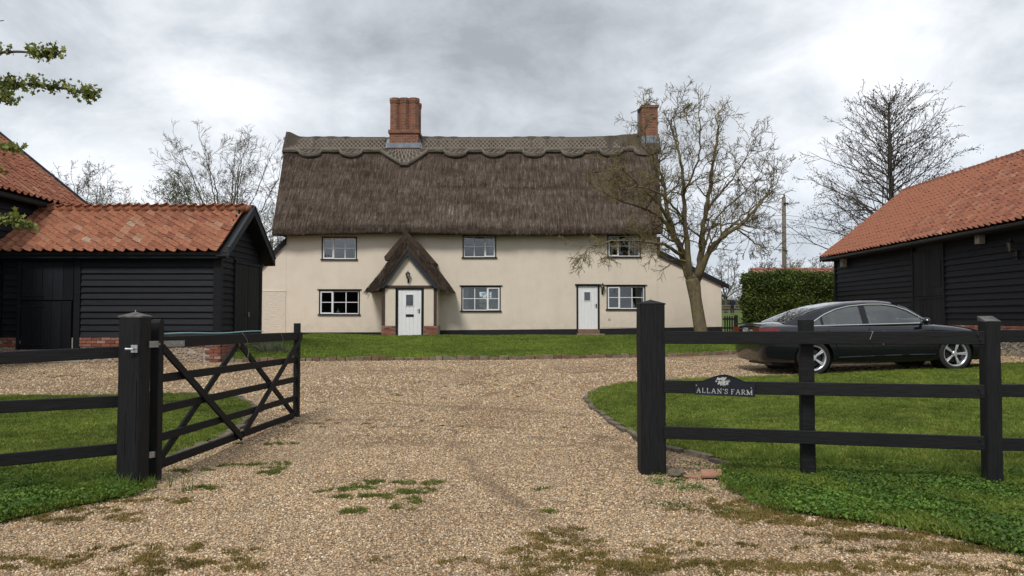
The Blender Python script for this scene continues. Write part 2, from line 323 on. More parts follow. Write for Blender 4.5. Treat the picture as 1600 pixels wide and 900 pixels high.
glass('window_glass', 0.02, (0.75, 0.8, 0.82), 0.035); glass('car_glass', 0.01, (0.48, 0.56, 0.55), 0.12); glass('lantern_glass', 0.1, (0.8, 0.8, 0.78), 0.1)
def car_mats():
    m, t, b = newmat('car_paint', 0.18, 0.3); b.inputs['Base Color'].default_value = (0.004, 0.0045, 0.009, 1); b.inputs['Coat Weight'].default_value = 1.0; b.inputs['Coat Roughness'].default_value = 0.04
    f = t.noise(t.pos((1, 1, 2)), 3, 6, .7); t.link(t.rng(f, .4, .7, .15, .20), b.inputs['Roughness'])
    m, t, b = newmat('chrome', 0.12, 0.5, 1.0); b.inputs['Base Color'].default_value = (0.85, 0.86, 0.88, 1)
    f = t.noise(t.pos(), 30, 3); t.link(t.rng(f, .3, .7, .08, .2), b.inputs['Roughness'])
    vary('alloy', (0.50, 0.51, 0.53), (0.62, 0.63, 0.65), 0.3, 20, (1, 1, 1), 0, 0, .5, .6)
    vary('tyre', (0.012, 0.012, 0.012), (0.028, 0.026, 0.024), 0.85, 30, (1, 1, 1), .3, .003)
    vary('trim_black', (0.008, 0.008, 0.009), (0.014, 0.014, 0.015), 0.4, 20, (1, 1, 1), 0)
    vary('tail_lens', (0.09, 0.008, 0.008), (0.17, 0.016, 0.014), 0.15, 20, (1, 1, 1), 0, spec=.6)
    vary('lens', (0.5, 0.5, 0.5), (0.65, 0.65, 0.67), 0.1, 20, (1, 1, 1), 0, spec=.8)
    vary('seat', (0.07, 0.07, 0.072), (0.13, 0.13, 0.13), 0.8, 8)
car_mats()
vary('sign_black', (0.007, 0.009, 0.015), (0.014, 0.017, 0.024), 0.35, 8, (1, 1, 1), .1)
vary('sign_white', (0.25, 0.26, 0.26), (0.52, 0.53, 0.52), 0.6, 60, (1, 1, 1), .3, .002)
vary('sign_green', (0.10, 0.14, 0.09), (0.36, 0.42, 0.34), 0.6, 90, (1, 1, 1), .3, .002)
vary('terracotta', (0.27, 0.135, 0.085), (0.37, 0.20, 0.13), 0.9, 14, (1, 1, 1), .4)
vary('rust_roof', (0.16, 0.07, 0.05), (0.36, 0.17, 0.13), 0.85, 2.5, (3, 1, 1), .3)
vary('field_hedge', (0.05, 0.052, 0.03), (0.12, 0.11, 0.07), 0.95, 3)

# ------------------------------------------------------------------ object helpers
def tag(o, label=None, cat=None, group=None, kind=None):
    if label: o['label'] = label
    if cat: o['category'] = cat
    if group: o['group'] = group
    if kind: o['kind'] = kind
    return o
def thing(name, label, cat, loc=(0, 0, 0), group=None):
    o = bpy.data.objects.new(name, None); COL.objects.link(o); o.location = loc; o.empty_display_size = .2
    return tag(o, label, cat, group)
def rootloc(p):
    v = Vector((0, 0, 0))
    while p is not None: v += p.location; p = p.parent
    return v
def link(name, me, mat=None, parent=None, loc=None, rot=None, scale=None):
    o = bpy.data.objects.new(name, me); COL.objects.link(o)
    if mat and len(me.materials) == 0: me.materials.append(MATS[mat])
    if parent: o.parent = parent
    if loc is not None: o.location = Vector(loc) - rootloc(parent)
    if rot is not None: o.rotation_euler = rot
    if scale is not None: o.scale = scale
    return o
class MB:
    def __init__(s): s.v = []; s.f = []
    def raw(s, vs, fs):
        n = len(s.v); s.v += [tuple(v) for v in vs]; s.f += [tuple(i + n for i in f) for f in fs]; return s
    def box(s, x0, x1, y0, y1, z0, z1):
        vs = [(x, y, z) for z in (z0, z1) for y in (y0, y1) for x in (x0, x1)]
        return s.raw(vs, [(0, 2, 3, 1), (4, 5, 7, 6), (0, 1, 5, 4), (2, 6, 7, 3), (0, 4, 6, 2), (1, 3, 7, 5)])
    def bar(s, a, b, w, h, up=(0, 0, 1), ch=0.0):
        """rectangular bar from a to b, w across, h along up; ch = chamfer"""
        a = Vector(a); b = Vector(b); d = (b - a).normalized(); sd = d.cross(Vector(up)).normalized(); u = sd.cross(d).normalized()
        if ch:
            pr = [(-w / 2 + ch, -h / 2), (w / 2 - ch, -h / 2), (w / 2, -h / 2 + ch), (w / 2, h / 2 - ch), (w / 2 - ch, h / 2), (-w / 2 + ch, h / 2), (-w / 2, h / 2 - ch), (-w / 2, -h / 2 + ch)]
        else: pr = [(-w / 2, -h / 2), (w / 2, -h / 2), (w / 2, h / 2), (-w / 2, h / 2)]
        n = len(pr); vs = [p + sd * x + u * y for p in (a, b) for x, y in pr]
        fs = [(i, (i + 1) % n, n + (i + 1) % n, n + i) for i in range(n)] + [tuple(range(n))[::-1], tuple(range(n, 2 * n))]
        return s.raw(vs, fs)
    def prism(s, poly, vec):
        """polygon (3d points) extruded by vec"""
        n = len(poly); vec = Vector(vec); vs = [Vector(p) for p in poly] + [Vector(p) + vec for p in poly]
        return s.raw(vs, [(i, (i + 1) % n, n + (i + 1) % n, n + i) for i in range(n)] + [tuple(range(n))[::-1], tuple(range(n, 2 * n))])
    def tube(s, pts, rad, n=6, cap=True):
        pts = [Vector(p) for p in pts]; k = len(pts)
        if not hasattr(rad, '__len__'): rad = [rad] * k
        base = len(s.v); ref = Vector((0.31, 0.17, 0.93))
        for i in range(k):
            d = (pts[min(i + 1, k - 1)] - pts[max(i - 1, 0)])
            if d.length < 1e-9: d = Vector((0, 0, 1))
            d.normalize()
            if abs(d.dot(ref)) > .96: a = d.cross(Vector((1, 0, 0))).normalized()
            else: a = d.cross(ref).normalized()
            b = d.cross(a)
            for j in range(n):
                an = 2 * math.pi * j / n; q = pts[i] + (a * math.cos(an) + b * math.sin(an)) * rad[i]; s.v.append((q.x, q.y, q.z))
        for i in range(k - 1):
            for j in range(n):
                s.f.append((base + i * n + j, base + i * n + (j + 1) % n, base + (i + 1) * n + (j + 1) % n, base + (i + 1) * n + j))
        if cap: s.f.append(tuple(base + j for j in range(n))[::-1]); s.f.append(tuple(base + (k - 1) * n + j for j in range(n)))
        return s
    def lathe(s, c, prof, n=16, axis='z'):
        """prof: list of (r, h)"""
        base = len(s.v); c = Vector(c)
        for r, h in prof:
            for j in range(n):
                a = 2 * math.pi * j / n; x, y = r * math.cos(a), r * math.sin(a)
                p = {'z': (x, y, h), 'y': (x, h, y), 'x': (h, x, y)}[axis]; s.v.append(tuple(c + Vector(p)))
        k = len(prof)
        for i in range(k - 1):
            for j in range(n): s.f.append((base + i * n + j, base + i * n + (j + 1) % n, base + (i + 1) * n + (j + 1) % n, base + (i + 1) * n + j))
        return s
    def blob(s, c, r, seed=0, sub=1):
        rr = random.Random(seed); bm = bmesh.new(); bmesh.ops.create_icosphere(bm, subdivisions=sub, radius=1)
        vs = [Vector(c) + Vector((v.co.x * r[0], v.co.y * r[1], v.co.z * r[2])) * rr.uniform(.82, 1.12) for v in bm.verts]; fs = [[v.index for v in f.verts] for f in bm.faces]
        bm.free(); return s.raw(vs, fs)
    def mesh(s, name, off=(0, 0, 0), smooth=False, fix=True):
        me = bpy.data.meshes.new(name); o = Vector(off)
        vs = s.v if o.length == 0 else [(x - o.x, y - o.y, z - o.z) for x, y, z in s.v]
        me.from_pydata(vs, [], s.f)
        if fix:
            bm = bmesh.new(); bm.from_mesh(me); bmesh.ops.recalc_face_normals(bm, faces=bm.faces); bm.to_mesh(me); bm.free()
        if smooth: me.shade_smooth()
        me.update(); return me
    def build(s, name, mat, parent=None, smooth=False, bevel=0, fix=True):
        off = rootloc(parent); me = s.mesh(name, off, smooth, fix)
        o = link(name, me, mat, parent)
        if bevel:
            b = o.modifiers.new('b', 'BEVEL'); b.width = bevel; b.segments = 2; b.limit_method = 'ANGLE'; b.angle_limit = R(40)
        return o

# unit pieces
def unit_box_mesh(name, mat, ch=0.0, jit=0.0, seed=1):
    bm = bmesh.new(); bmesh.ops.create_cube(bm, size=1)
    if ch: bmesh.ops.bevel(bm, geom=list(bm.edges), offset=ch, segments=1, affect='EDGES')
    rr = random.Random(seed)
    for v in bm.verts:
        v.co += Vector((rr.uniform(-jit, jit), rr.uniform(-jit, jit), rr.uniform(-jit, jit)))
    me = bpy.data.meshes.new(name); bm.to_mesh(me); bm.free(); me.materials.append(MATS[mat]); return me
def board_mesh(name, mat):
    # weatherboard: x 0..1 length, y negative = proud side, z 0..1 up ; bottom proud, top thin
    mb = MB(); pr = [(0, 0), (-1, 0), (-1, .05), (-.28, 1.12), (0, 1.12)]
    vs = [(x, y, z) for x in (0, 1) for y, z in pr]; n = 5
    mb.raw(vs, [(i, (i + 1) % n, n + (i + 1) % n, n + i) for i in range(n)] + [tuple(range(n))[::-1], tuple(range(n, 2 * n))])
    me = mb.mesh(name); me.materials.append(MATS[mat]); return me
BOARD = board_mesh('weatherboard', 'black_timber'); BOARD_Y = board_mesh('weatherboard_side', 'black_timber_y')
def pantile_mesh(name, mat, w=0.25, l=0.36):
    # x across, y up the slope, z out of the roof ; S profile, lower end lifted
    mb = MB(); n = 9; prof = []
    for i in range(n):
        u = i / (n - 1); x = (u - .5) * w * 1.1
        z = 0.040 * math.sin(2 * math.pi * (u * 0.98 + .08)) + .012 * math.sin(4 * math.pi * u)
        prof.append((x, z))
    vs = []
    for (yy, lift) in ((0, .030), (l, .004)):
        for th in (0, -0.016):
            for x, z in prof: vs.append((x, yy, z + lift + th + .03))
    fs = []
    for i in range(n - 1):
        fs += [(i, i + 1, 2 * n + i + 1, 2 * n + i), (n + i + 1, n + i, 3 * n + i, 3 * n + i + 1), (i, n + i, n + i + 1, i + 1), (2 * n + i + 1, 3 * n + i + 1, 3 * n + i, 2 * n + i)]
    fs += [(0, 2 * n, 3 * n, n), (n - 1, 2 * n - 1, 4 * n - 1, 3 * n - 1)]
    mb.raw(vs, fs); me = mb.mesh(name); me.materials.append(MATS[mat])
    for i, p in enumerate(me.polygons): p.use_smooth = True
    try: me.set_sharp_from_angle(angle=R(35))
    except Exception: pass
    return me
PANTILE = pantile_mesh('pantile', 'pantile'); OLDTILE = pantile_mesh('old_pantile', 'old_pantile')
BRICK = [unit_box_mesh('brick', 'brick_red', .04, .025, s) for s in range(4)]
OLDBRICK = [unit_box_mesh('old_brick', 'old_brick', .05, .04, s) for s in range(4)]

def tile_roof(parent, origin, along, up, length, slope_len, cw, rl, me, mat, limit, key, skip=None):
    """lay pantiles; origin = lower-left eave corner. The ones scoring best by key are separate, the rest joined."""
    along = Vector(along).normalized(); up = Vector(up).normalized(); nrm = along.cross(up).normalized()
    if nrm.z < 0: nrm = -nrm
    slots = []
    nc = int(length / cw); rows = int(slope_len / rl) + 1
    for r in range(rows):
        for c in range(nc):
            p = Vector(origin) + along * ((c + .5) * cw) + up * (r * rl - .05)
            if skip and skip(p): continue
            slots.append((p, r, c))
    slots.sort(key=lambda s: key(s[0])); xa = along if along.cross(up).dot(nrm) > 0 else -along
    rot = Matrix((xa, up, nrm)).transposed(); stuff = MB(); co = np.array([v.co[:] for v in me.vertices]); fs = [tuple(p.vertices) for p in me.polygons]
    for i, (p, r, c) in enumerate(slots):
        tilt = Euler((rnd.uniform(-.02, .03), rnd.uniform(-.02, .02), rnd.uniform(-.035, .035))).to_matrix()
        m = rot @ tilt; q = p + nrm * rnd.uniform(-.006, .008) + up * rnd.uniform(-.012, .012)
        if i < limit:
            link('tile', me, None, parent, q, m.to_euler())
        else:
            vs = (np.array(m) @ co.T).T + np.array(q); stuff.raw(vs.tolist(), fs)
    if stuff.v:
        o = stuff.build('roof_tiles', mat, parent, fix=False, smooth=False); o['kind'] = 'stuff'
        # each joined tile keeps its own tone
    return len(slots)

# geometry nodes: scatter instances on a point cloud mesh
PROTO = {}
def proto_collection(name, meshes):
    c = bpy.data.collections.new(name)
    for i, me in enumerate(meshes):
        o = bpy.data.objects.new('%s_%02d' % (name, i), me); c.objects.link(o)
    PROTO[name] = c; return c
def scatter(name, pts, rots, scs, coll, parent=None, label=None, structure=False):
    n = len(pts); off = np.array(rootloc(parent)); me = bpy.data.meshes.new(name)
    me.vertices.add(n); me.vertices.foreach_set('co', (np.asarray(pts, float) - off).ravel())
    a = me.attributes.new('rot', 'FLOAT_VECTOR', 'POINT'); a.data.foreach_set('vector', np.asarray(rots, float).ravel())
    a = me.attributes.new('sc', 'FLOAT_VECTOR', 'POINT'); s = np.asarray(scs, float)
    if s.ndim == 1: s = np.repeat(s[:, None], 3, 1)
    a.data.foreach_set('vector', s.ravel()); me.update()
    o = link(name, me, None, parent)
    g = bpy.data.node_groups.new(name, 'GeometryNodeTree'); g.interface.new_socket('Geometry', in_out='INPUT', socket_type='NodeSocketGeometry'); g.interface.new_socket('Geometry', in_out='OUTPUT', socket_type='NodeSocketGeometry')
    N = g.nodes; L = g.links; gi = N.new('NodeGroupInput'); go = N.new('NodeGroupOutput'); ip = N.new('GeometryNodeInstanceOnPoints')
    ci = N.new('GeometryNodeCollectionInfo'); ci.inputs['Collection'].default_value = coll; ci.inputs['Separate Children'].default_value = True; ci.inputs['Reset Children'].default_value = True
    ip.inputs['Pick Instance'].default_value = True
    ra = N.new('GeometryNodeInputNamedAttribute'); ra.data_type = 'FLOAT_VECTOR'; ra.inputs[0].default_value = 'rot'
    sa = N.new('GeometryNodeInputNamedAttribute'); sa.data_type = 'FLOAT_VECTOR'; sa.inputs[0].default_value = 'sc'
    er = N.new('FunctionNodeEulerToRotation'); L.new(ra.outputs[0], er.inputs[0])
    L.new(gi.outputs[0], ip.inputs['Points']); L.new(ci.outputs[0], ip.inputs['Instance']); L.new(er.outputs[0], ip.inputs['Rotation']); L.new(sa.outputs[0], ip.inputs['Scale'])
    L.new(ip.outputs[0], go.inputs[0])
    md = o.modifiers.new('scatter', 'NODES'); md.node_group = g
    o['kind'] = 'stuff'
    if label: o['label'] = label
    return o
def pebble_meshes():
    out = []
    for s in range(5):
        mb = MB().blob((0, 0, 0), (1, .75, .5), 20 + s, 1); me = mb.mesh('pebble_stone', smooth=True); me.materials.append(MATS['pebble']); out.append(me)
    return out
def tuft_mesh(mat, seed, n, h, spread, w, lean=.5):
    rr = random.Random(seed); mb = MB()
    for i in range(n):
        a = rr.uniform(0, 6.283); r = spread * math.sqrt(rr.random()); x, y = r * math.cos(a), r * math.sin(a)
        hh = h * rr.uniform(.55, 1.1); la = rr.uniform(0, 6.283); ll = hh * rr.uniform(.1, lean); fa = rr.uniform(0, 3.14); dx, dy = math.cos(fa) * w / 2, math.sin(fa) * w / 2
        ex, ey = math.cos(la) * ll, math.sin(la) * ll
        mb.raw([(x - dx, y - dy, 0), (x + dx, y + dy, 0), (x + dx * .8 + ex * .35, y + dy * .8 + ey * .35, hh * .6), (x - dx * .8 + ex * .35, y - dy * .8 + ey * .35, hh * .6), (x + ex, y + ey, hh)], [(0, 1, 2, 3), (3, 2, 4)])
    me = mb.mesh('blade_tuft', fix=False); me.materials.append(MATS[mat]); return me
def leaf_mesh(mat, seed, n, rad, size, lobes=False, flat=0.6):
    rr = random.Random(seed); mb = MB()
    for i in range(n):
        c = Vector((rr.gauss(0, 1), rr.gauss(0, 1), rr.gauss(0, 1) * flat)) * rad * .5; q = Euler((rr.uniform(-1.1, 1.1), rr.uniform(-1.1, 1.1), rr.uniform(0, 6.28))).to_matrix()
        s = size * rr.uniform(.6, 1.2)
        if lobes: pl = [(0, -.5, 0), (.25, -.15, .05), (.55, -.1, .1), (.25, .15, .04), (.3, .5, .1), (0, .35, 0), (-.3, .5, .1), (-.25, .15, .04), (-.55, -.1, .1), (-.25, -.15, .05)]
        else: pl = [(0, -.5, 0), (.32, -.1, .08), (.22, .3, .05), (0, .5, 0), (-.22, .3, .05), (-.32, -.1, .08)]
        mb.raw([c + q @ Vector(p) * s for p in pl], [tuple(range(len(pl)))])
    me = mb.mesh('leaf_cluster', fix=False); me.materials.append(MATS[mat]); return me
def in_poly(x, y, poly):
    c = False; n = len(poly); j = n - 1
    for i in range(n):
        xi, yi = poly[i][0], poly[i][1]; xj, yj = poly[j][0], poly[j][1]
        if (yi > y) != (yj > y) and x < (xj - xi) * (y - yi) / (yj - yi) + xi: c = not c
        j = i
    return c
def in_poly_np(X, Y, poly):
    c = np.zeros(len(X), bool); n = len(poly); j = n - 1
    for i in range(n):
        xi, yi = poly[i][0], poly[i][1]; xj, yj = poly[j][0], poly[j][1]
        if yi != yj: c ^= ((yi > Y) != (yj > Y)) & (X < (xj - xi) * (Y - yi) / (yj - yi) + xi)
        j = i
    return c
gz_np = np.vectorize(gz)
def smooth_poly(pts, it=2):
    for _ in range(it):
        o = []
        for i in range(len(pts)):
            a = pts[i]; b = pts[(i + 1) % len(pts)]
            o += [(a[0] * .75 + b[0] * .25, a[1] * .75 + b[1] * .25), (a[0] * .25 + b[0] * .75, a[1] * .25 + b[1] * .75)]
        pts = o
    return pts
def smooth_line(pts, it=2):
    pts = [Vector(p) for p in pts]
    for _ in range(it):
        o = [pts[0]]
        for a, b in zip(pts, pts[1:]): o += [a * .75 + b * .25, a * .25 + b * .75]
        pts = o + [pts[-1]]
    return pts

# ================================================================== THE GROUND
def grid_sheet(name, xs, ys, zf, mat):
    mb = MB(); nx = len(xs)
    mb.v = [(x, y, zf(x, y)) for y in ys for x in xs]
    mb.f = [(j * nx + i, j * nx + i + 1, (j + 1) * nx + i + 1, (j + 1) * nx + i) for j in range(len(ys) - 1) for i in range(nx - 1)]
    o = mb.build(name, mat, smooth=True); o['kind'] = 'structure'; return o
xs = [-2500, -600, -200, -80, -40] + [x for x in np.arange(-20, 20.01, 1.0)] + [30, 40, 80, 200, 600, 2500]
ys = [-600, -60, -8] + list(np.arange(-4, 40, 1.0)) + [45, 60, 80, 110, 200, 500, 1200, 3500]
grid_sheet('ground', xs, ys, lambda x, y: gz(x, y) - .03, 'field')
grid_sheet('gravel_drive', list(np.arange(-19, 20.01, .5)), list(np.arange(-4, 33.01, .5)), lambda x, y: gz(x, y), 'gravel')

# lawns (outlines on the ground, traced round the drive)
def gl(px, py): p = G(px, py); return (p.x, p.y)
lawn_r = [gl(*p) for p in ((918, 622), (940, 607), (1000, 599), (1060, 596), (1160, 592), (1250, 589), (1400, 585), (1500, 580), (1600, 576))]
lawn_r += [(13.0, 16.4), (13.0, 9.0), (9.0, 4.2)] + [gl(*p) for p in ((1600, 868), (1450, 832), (1300, 806), (1190, 790), (1145, 764), (1120, 738), (1148, 726), (1100, 713), (1045, 700), (1000, 686), (955, 656), (930, 638))]
lawn_l = [(-12.1, 11.6), (-9, 11.8)] + [gl(*p) for p in ((40, 622), (180, 622), (300, 618), (365, 624), (398, 640), (372, 668), (320, 695), (262, 716), (240, 735), (225, 770), (170, 782), (90, 798), (0, 818))] + [(-6, 4.0), (-12.1, 4.0)]
def lawn(name, poly, mat='turf'):
    poly = smooth_poly(poly, 1)
    mb = bmesh.new(); vs = [mb.verts.new((x, y, gz(x, y) + .035)) for x, y in poly]
    f = mb.faces.new(vs); ex = bmesh.ops.extrude_face_region(mb, geom=[f]); 
    for v in ex['geom']:
        if isinstance(v, bmesh.types.BMVert): v.co.z += 0.0
    bmesh.ops.triangulate(mb, faces=[q for q in mb.faces if len(q.verts) > 4])
    bmesh.ops.recalc_face_normals(mb, faces=mb.faces)
    me = bpy.data.meshes.new(name)
    mb.free()
    # sheet cut to a grid so it follows the fall of the ground
    b2 = bmesh.new(); vs = [b2.verts.new((x, y, 0)) for x, y in poly]; face = b2.faces.new(vs)
    x0, x1 = min(p[0] for p in poly), max(p[0] for p in poly); y0, y1 = min(p[1] for p in poly), max(p[1] for p in poly)
    for x in np.arange(math.floor(x0) + .5, x1, 1.0): bmesh.ops.bisect_plane(b2, geom=b2.verts[:] + b2.edges[:] + b2.faces[:], plane_co=(x, 0, 0), plane_no=(1, 0, 0))
    for y in np.arange(math.floor(y0) + .5, y1, 1.0): bmesh.ops.bisect_plane(b2, geom=b2.verts[:] + b2.edges[:] + b2.faces[:], plane_co=(0, y, 0), plane_no=(0, 1, 0))
    bmesh.ops.triangulate(b2, faces=b2.faces[:])
    bnd = [e for e in b2.edges if e.is_boundary]
    r = bmesh.ops.extrude_edge_only(b2, edges=bnd)
    low = set(v for v in r['geom'] if isinstance(v, bmesh.types.BMVert))
    for v in b2.verts: v.co.z = gz(v.co.x, v.co.y) + (-.02 if v in low else .035)
    b2.to_mesh(me); b2.free()
    o = link(name, me, mat); o['kind'] = 'structure'; return poly
lawn_r = lawn('lawn', lawn_r); lawn_l = lawn('lawn', lawn_l)
# far lawn in front of the cottage: raised a little by the shed
edge_px = [(352, 566), (420, 565), (480, 564), (600, 563), (800, 562), (1000, 558), (1080, 556), (1150, 553), (1215, 549)]
edge_w = [gl(*p) for p in edge_px]
def edge_y(x):
    for (xa, ya), (xb, yb) in zip(edge_w, edge_w[1:]):
        if x <= xb: return ya + (yb - ya) * max(0, (x - xa) / (xb - xa))
    return edge_w[-1][1]
def lawn_h(x, y):
    e = edge_y(x)
    return .075 + .30 * sst(-4.2, -6.6, x) * 0 + .24 * (1 - sst(-7.0, -4.6, x)) * sst(e, e + 1.1, y) * (1 - sst(26, 31, y)) + .015 * math.sin(x * 1.7) * math.sin(y * .9)
fx = np.arange(edge_w[0][0], edge_w[-1][0] + .01, .35)
mb = MB(); NY = 26
for j in range(NY + 1):
    for x in fx:
        e = edge_y(x); y = e + (31.58 - e) * (j / NY); mb.v.append((x, y, gz(x, y) + lawn_h(x, y) * (1 if y < 30 else max(.25, 31.6 - y) / 1.6)))
nx = len(fx); mb.f = [(j * nx + i, j * nx + i + 1, (j + 1) * nx + i + 1, (j + 1) * nx + i) for j in range(NY) for i in range(nx - 1)]
base = len(mb.v)
for x in fx: mb.v.append((x, edge_y(x), gz(x, edge_y(x)) - .05))
mb.f += [(i, base + i, base + i + 1, i + 1) for i in range(nx - 1)]
o = mb.build('front_lawn', 'turf', smooth=False); o['kind'] = 'structure'
# garden ground right of the cottage and behind
garden = [(8.7, 22.5), (12.3, 22.5), (12.3, 34), (10.3, 60), (8.7, 60)]
def front_h(x, y): return gz(x, y) + lawn_h(x, y) * (1 if y < 30 else max(.25, 31.6 - y) / 1.6)

# grass
def blades(name, label, n, poly, hf, coll, smin, smax, dens=None, zoff=.0):
    x0, x1 = min(p[0] for p in poly), max(p[0] for p in poly); y0, y1 = min(p[1] for p in poly), max(p[1] for p in poly)
    X = nr.uniform(x0, x1, n); Y = nr.uniform(y0, y1, n); ok = in_poly_np(X, Y, poly) & (np.abs(X) < .70 * Y + 1.2)
    if dens is not None: ok &= nr.uniform(0, 1, n) < dens(X, Y)
    X = X[ok]; Y = Y[ok]; Z = np.array([hf(a, b) for a, b in zip(X, Y)]) + zoff; k = len(X)
    return scatter(name, np.stack([X, Y, Z], 1), np.stack([nr.uniform(-.15, .15, k), nr.uniform(-.15, .15, k), nr.uniform(0, 6.28, k)], 1), nr.uniform(smin, smax, k), coll, label=label)
C_lawn = proto_collection('lawn_tuft', [tuft_mesh('lawn_blade', s, 18, .034, .055, .006, 1.3) for s in range(4)])
C_far = proto_collection('far_tuft', [tuft_mesh('far_blade', 10 + s, 14, .045, .12, .013, 1.2) for s in range(4)])
C_long = proto_collection('long_tuft', [tuft_mesh('verge_blade', 20 + s, 16, .20, .06, .006, .9) for s in range(4)])
C_clover = proto_collection('clover', [leaf_mesh('clover_leaf', 30 + s, 16, .085, .026, False, .4) for s in range(4)])
C_moss = proto_collection('moss', [tuft_mesh('moss_leaf', 40 + s, 14, .016, .03, .006, 1.2) for s in range(3)])
C_mossg = proto_collection('moss_green', [tuft_mesh('moss_green', 44 + s, 14, .022, .03, .006, 1.2) for s in range(3)])
near = lambda X, Y: np.clip(1.35 - Y / 16, .35, 1)
hl = lambda x, y: gz(x, y) + .03
blades('grass_blades', 'short mown grass of the lawn behind the right fence', 120000, lawn_r, hl, C_lawn, .7, 1.3, near)
blades('grass_blades', 'short mown grass of the lawn behind the left fence', 75000, lawn_l, hl, C_lawn, .7, 1.3, near)
far_poly = [(x, edge_y(x) + .03) for x in fx] + [(fx[-1], 31.55), (fx[0], 31.55)]
blades('grass_blades', 'mown grass between the brick edging and the cottage', 42000, far_poly, front_h, C_far, .7, 1.2)
# rough verge: clover and long grass outside the fences
vr = [gl(*p) for p in ((1120, 742), (1150, 730), (1260, 722), (1400, 735), (1600, 745), (1700, 760), (1700, 900), (1600, 872), (1450, 836), (1300, 812), (1190, 795), (1145, 770))]
vl = [gl(*p) for p in ((-200, 745), (0, 738), (120, 750), (190, 752), (215, 775), (150, 788), (60, 803), (0, 820), (-200, 860))]
vd = lambda X, Y: np.clip(.35 + .55 * np.sin(X * 3.1 + 1 + 1.3 * np.sin(Y * 2)) * np.sin(Y * 4.3 + X) + .3 * np.sin(X * 7.7 + Y * 3), .06, 1) * np.where(X > 0, np.clip((6.9 - Y) / 1.1, .25, 1), 1)
blades('clover_patch', 'dark green clover and weeds on the right verge', 34000, vr, hl, C_clover, .4, 1.15, vd, .016)
blades('clover_patch', 'dark green clover and weeds on the left verge', 20000, vl, hl, C_clover, .4, 1.15, vd, .016)
blades('rough_grass', 'rough grass on the right verge', 8000, vr, hl, C_lawn, .9, 1.4)
blades('rough_grass', 'rough grass on the left verge', 5000, vl, hl, C_lawn, .9, 1.4)
def clumps(name, label, spots, coll, s0, s1, zf=None):
    pts = []; 
    for px, py, n, rx, ry in spots:
        c = G(px, py)
        sub = [(c.x + rnd.gauss(0, rx * 1.15), c.y + rnd.gauss(0, ry * 1.15)) for _ in range(max(2, n // 9))] if coll.name.startswith('moss') else None
        for _ in range(int(n * .72) if sub else n):
            if sub: a, b = rnd.choice(sub); x = a + rnd.gauss(0, .028); y = b + rnd.gauss(0, .022)
            else: x = c.x + rnd.gauss(0, rx); y = c.y + rnd.gauss(0, ry)
            pts.append((x, y, (zf or hl)(x, y)))
    k = len(pts); return scatter(name, pts, np.stack([nr.uniform(-.2, .2, k), nr.uniform(-.2, .2, k), nr.uniform(0, 6.28, k)], 1), nr.uniform(s0, s1, k), coll, label=label)
clumps('long_grass', 'long grass tufts round the posts of the right fence', [(1275, 732, 22, .25, .10), (1222, 722, 14, .14, .08), (1335, 728, 22, .16, .08), (1500, 748, 40, .34, .08), (1560, 758, 22, .15, .07), (1190, 772, 18, .10, .08), (1440, 752, 10, .2, .08), (1120, 700, 8, .1, .1)], C_long, .35, .85)
clumps('long_grass', 'long grass tufts at the foot of the left gatepost', [(150, 772, 20, .25, .08), (196, 772, 22, .10, .05), (100, 775, 14, .2, .08), (30, 775, 14, .2, .1)], C_long, .3, .7)
gz0 = lambda x, y: gz(x, y) + .004
clumps('weeds', 'low green weeds beside the right gatepost', [(1052, 752, 22, .10, .06), (1075, 765, 20, .12, .05), (1085, 728, 8, .06, .05), (1052, 792, 12, .07, .03), (1030, 742, 8, .04, .03)], C_clover, .5, 1.0, gz0)

# moss and grass growing through the gravel
moss_g = [(560, 765, 120, .12, .07), (590, 755, 60, .06, .03), (648, 770, 130, .09, .10), (640, 790, 60, .04, .05), (600, 775, 40, .06, .03), (545, 800, 60, .06, .02), (650, 755, 60, .10, .03), (560, 778, 60, .10, .03),
          (405, 728, 110, .16, .05), (430, 735, 60, .05, .07), (295, 738, 40, .05, .04), (310, 766, 60, .08, .04), (430, 695, 60, .16, .04), (865, 800, 20, .03, .02), (845, 765, 12, .03, .02), (1130, 800, 50, .09, .04), (1230, 800, 30, .05, .03)]
moss_b = [(870, 850, 150, .18, .10), (900, 875, 260, .30, .08), (980, 885, 280, .35, .06), (860, 835, 90, .08, .08), (250, 885, 280, .38, .09), (170, 880, 120, .25, .08), (300, 860, 120, .25, .06), (205, 783, 60, .07, .03), (280, 785, 60, .07, .03), (200, 812, 50, .07, .03),
          (1160, 805, 180, .20, .05), (1250, 812, 160, .2, .04), (1340, 840, 160, .2, .04), (1450, 860, 180, .3, .03), (1150, 890, 260, .4, .05), (1050, 890, 260, .3, .05), (1350, 885, 220, .4, .05), (1200, 800, 260, .25, .05), (1290, 818, 260, .25, .05), (1400, 838, 240, .25, .04), (1500, 856, 240, .25, .04), (1150, 790, 120, .1, .05), (60, 812, 120, .2, .05), (140, 798, 120, .15, .04), (1550, 890, 160, .3, .04), (40, 880, 120, .2, .06),
          (700, 600, 70, .8, .25), (560, 660, 60, .5, .12), (640, 668, 60, .6, .05), (470, 640, 40, .3, .2), (80, 590, 200, .8, .3), (1060, 860, 100, .2, .08), (680, 620, 60, .5, .2)]
clumps('moss', 'green moss tufts growing through the gravel', moss_g, C_mossg, .6, 1.2, gz0)
clumps('moss', 'brown green moss spreading over the gravel', moss_b, C_moss, .6, 1.3, gz0)

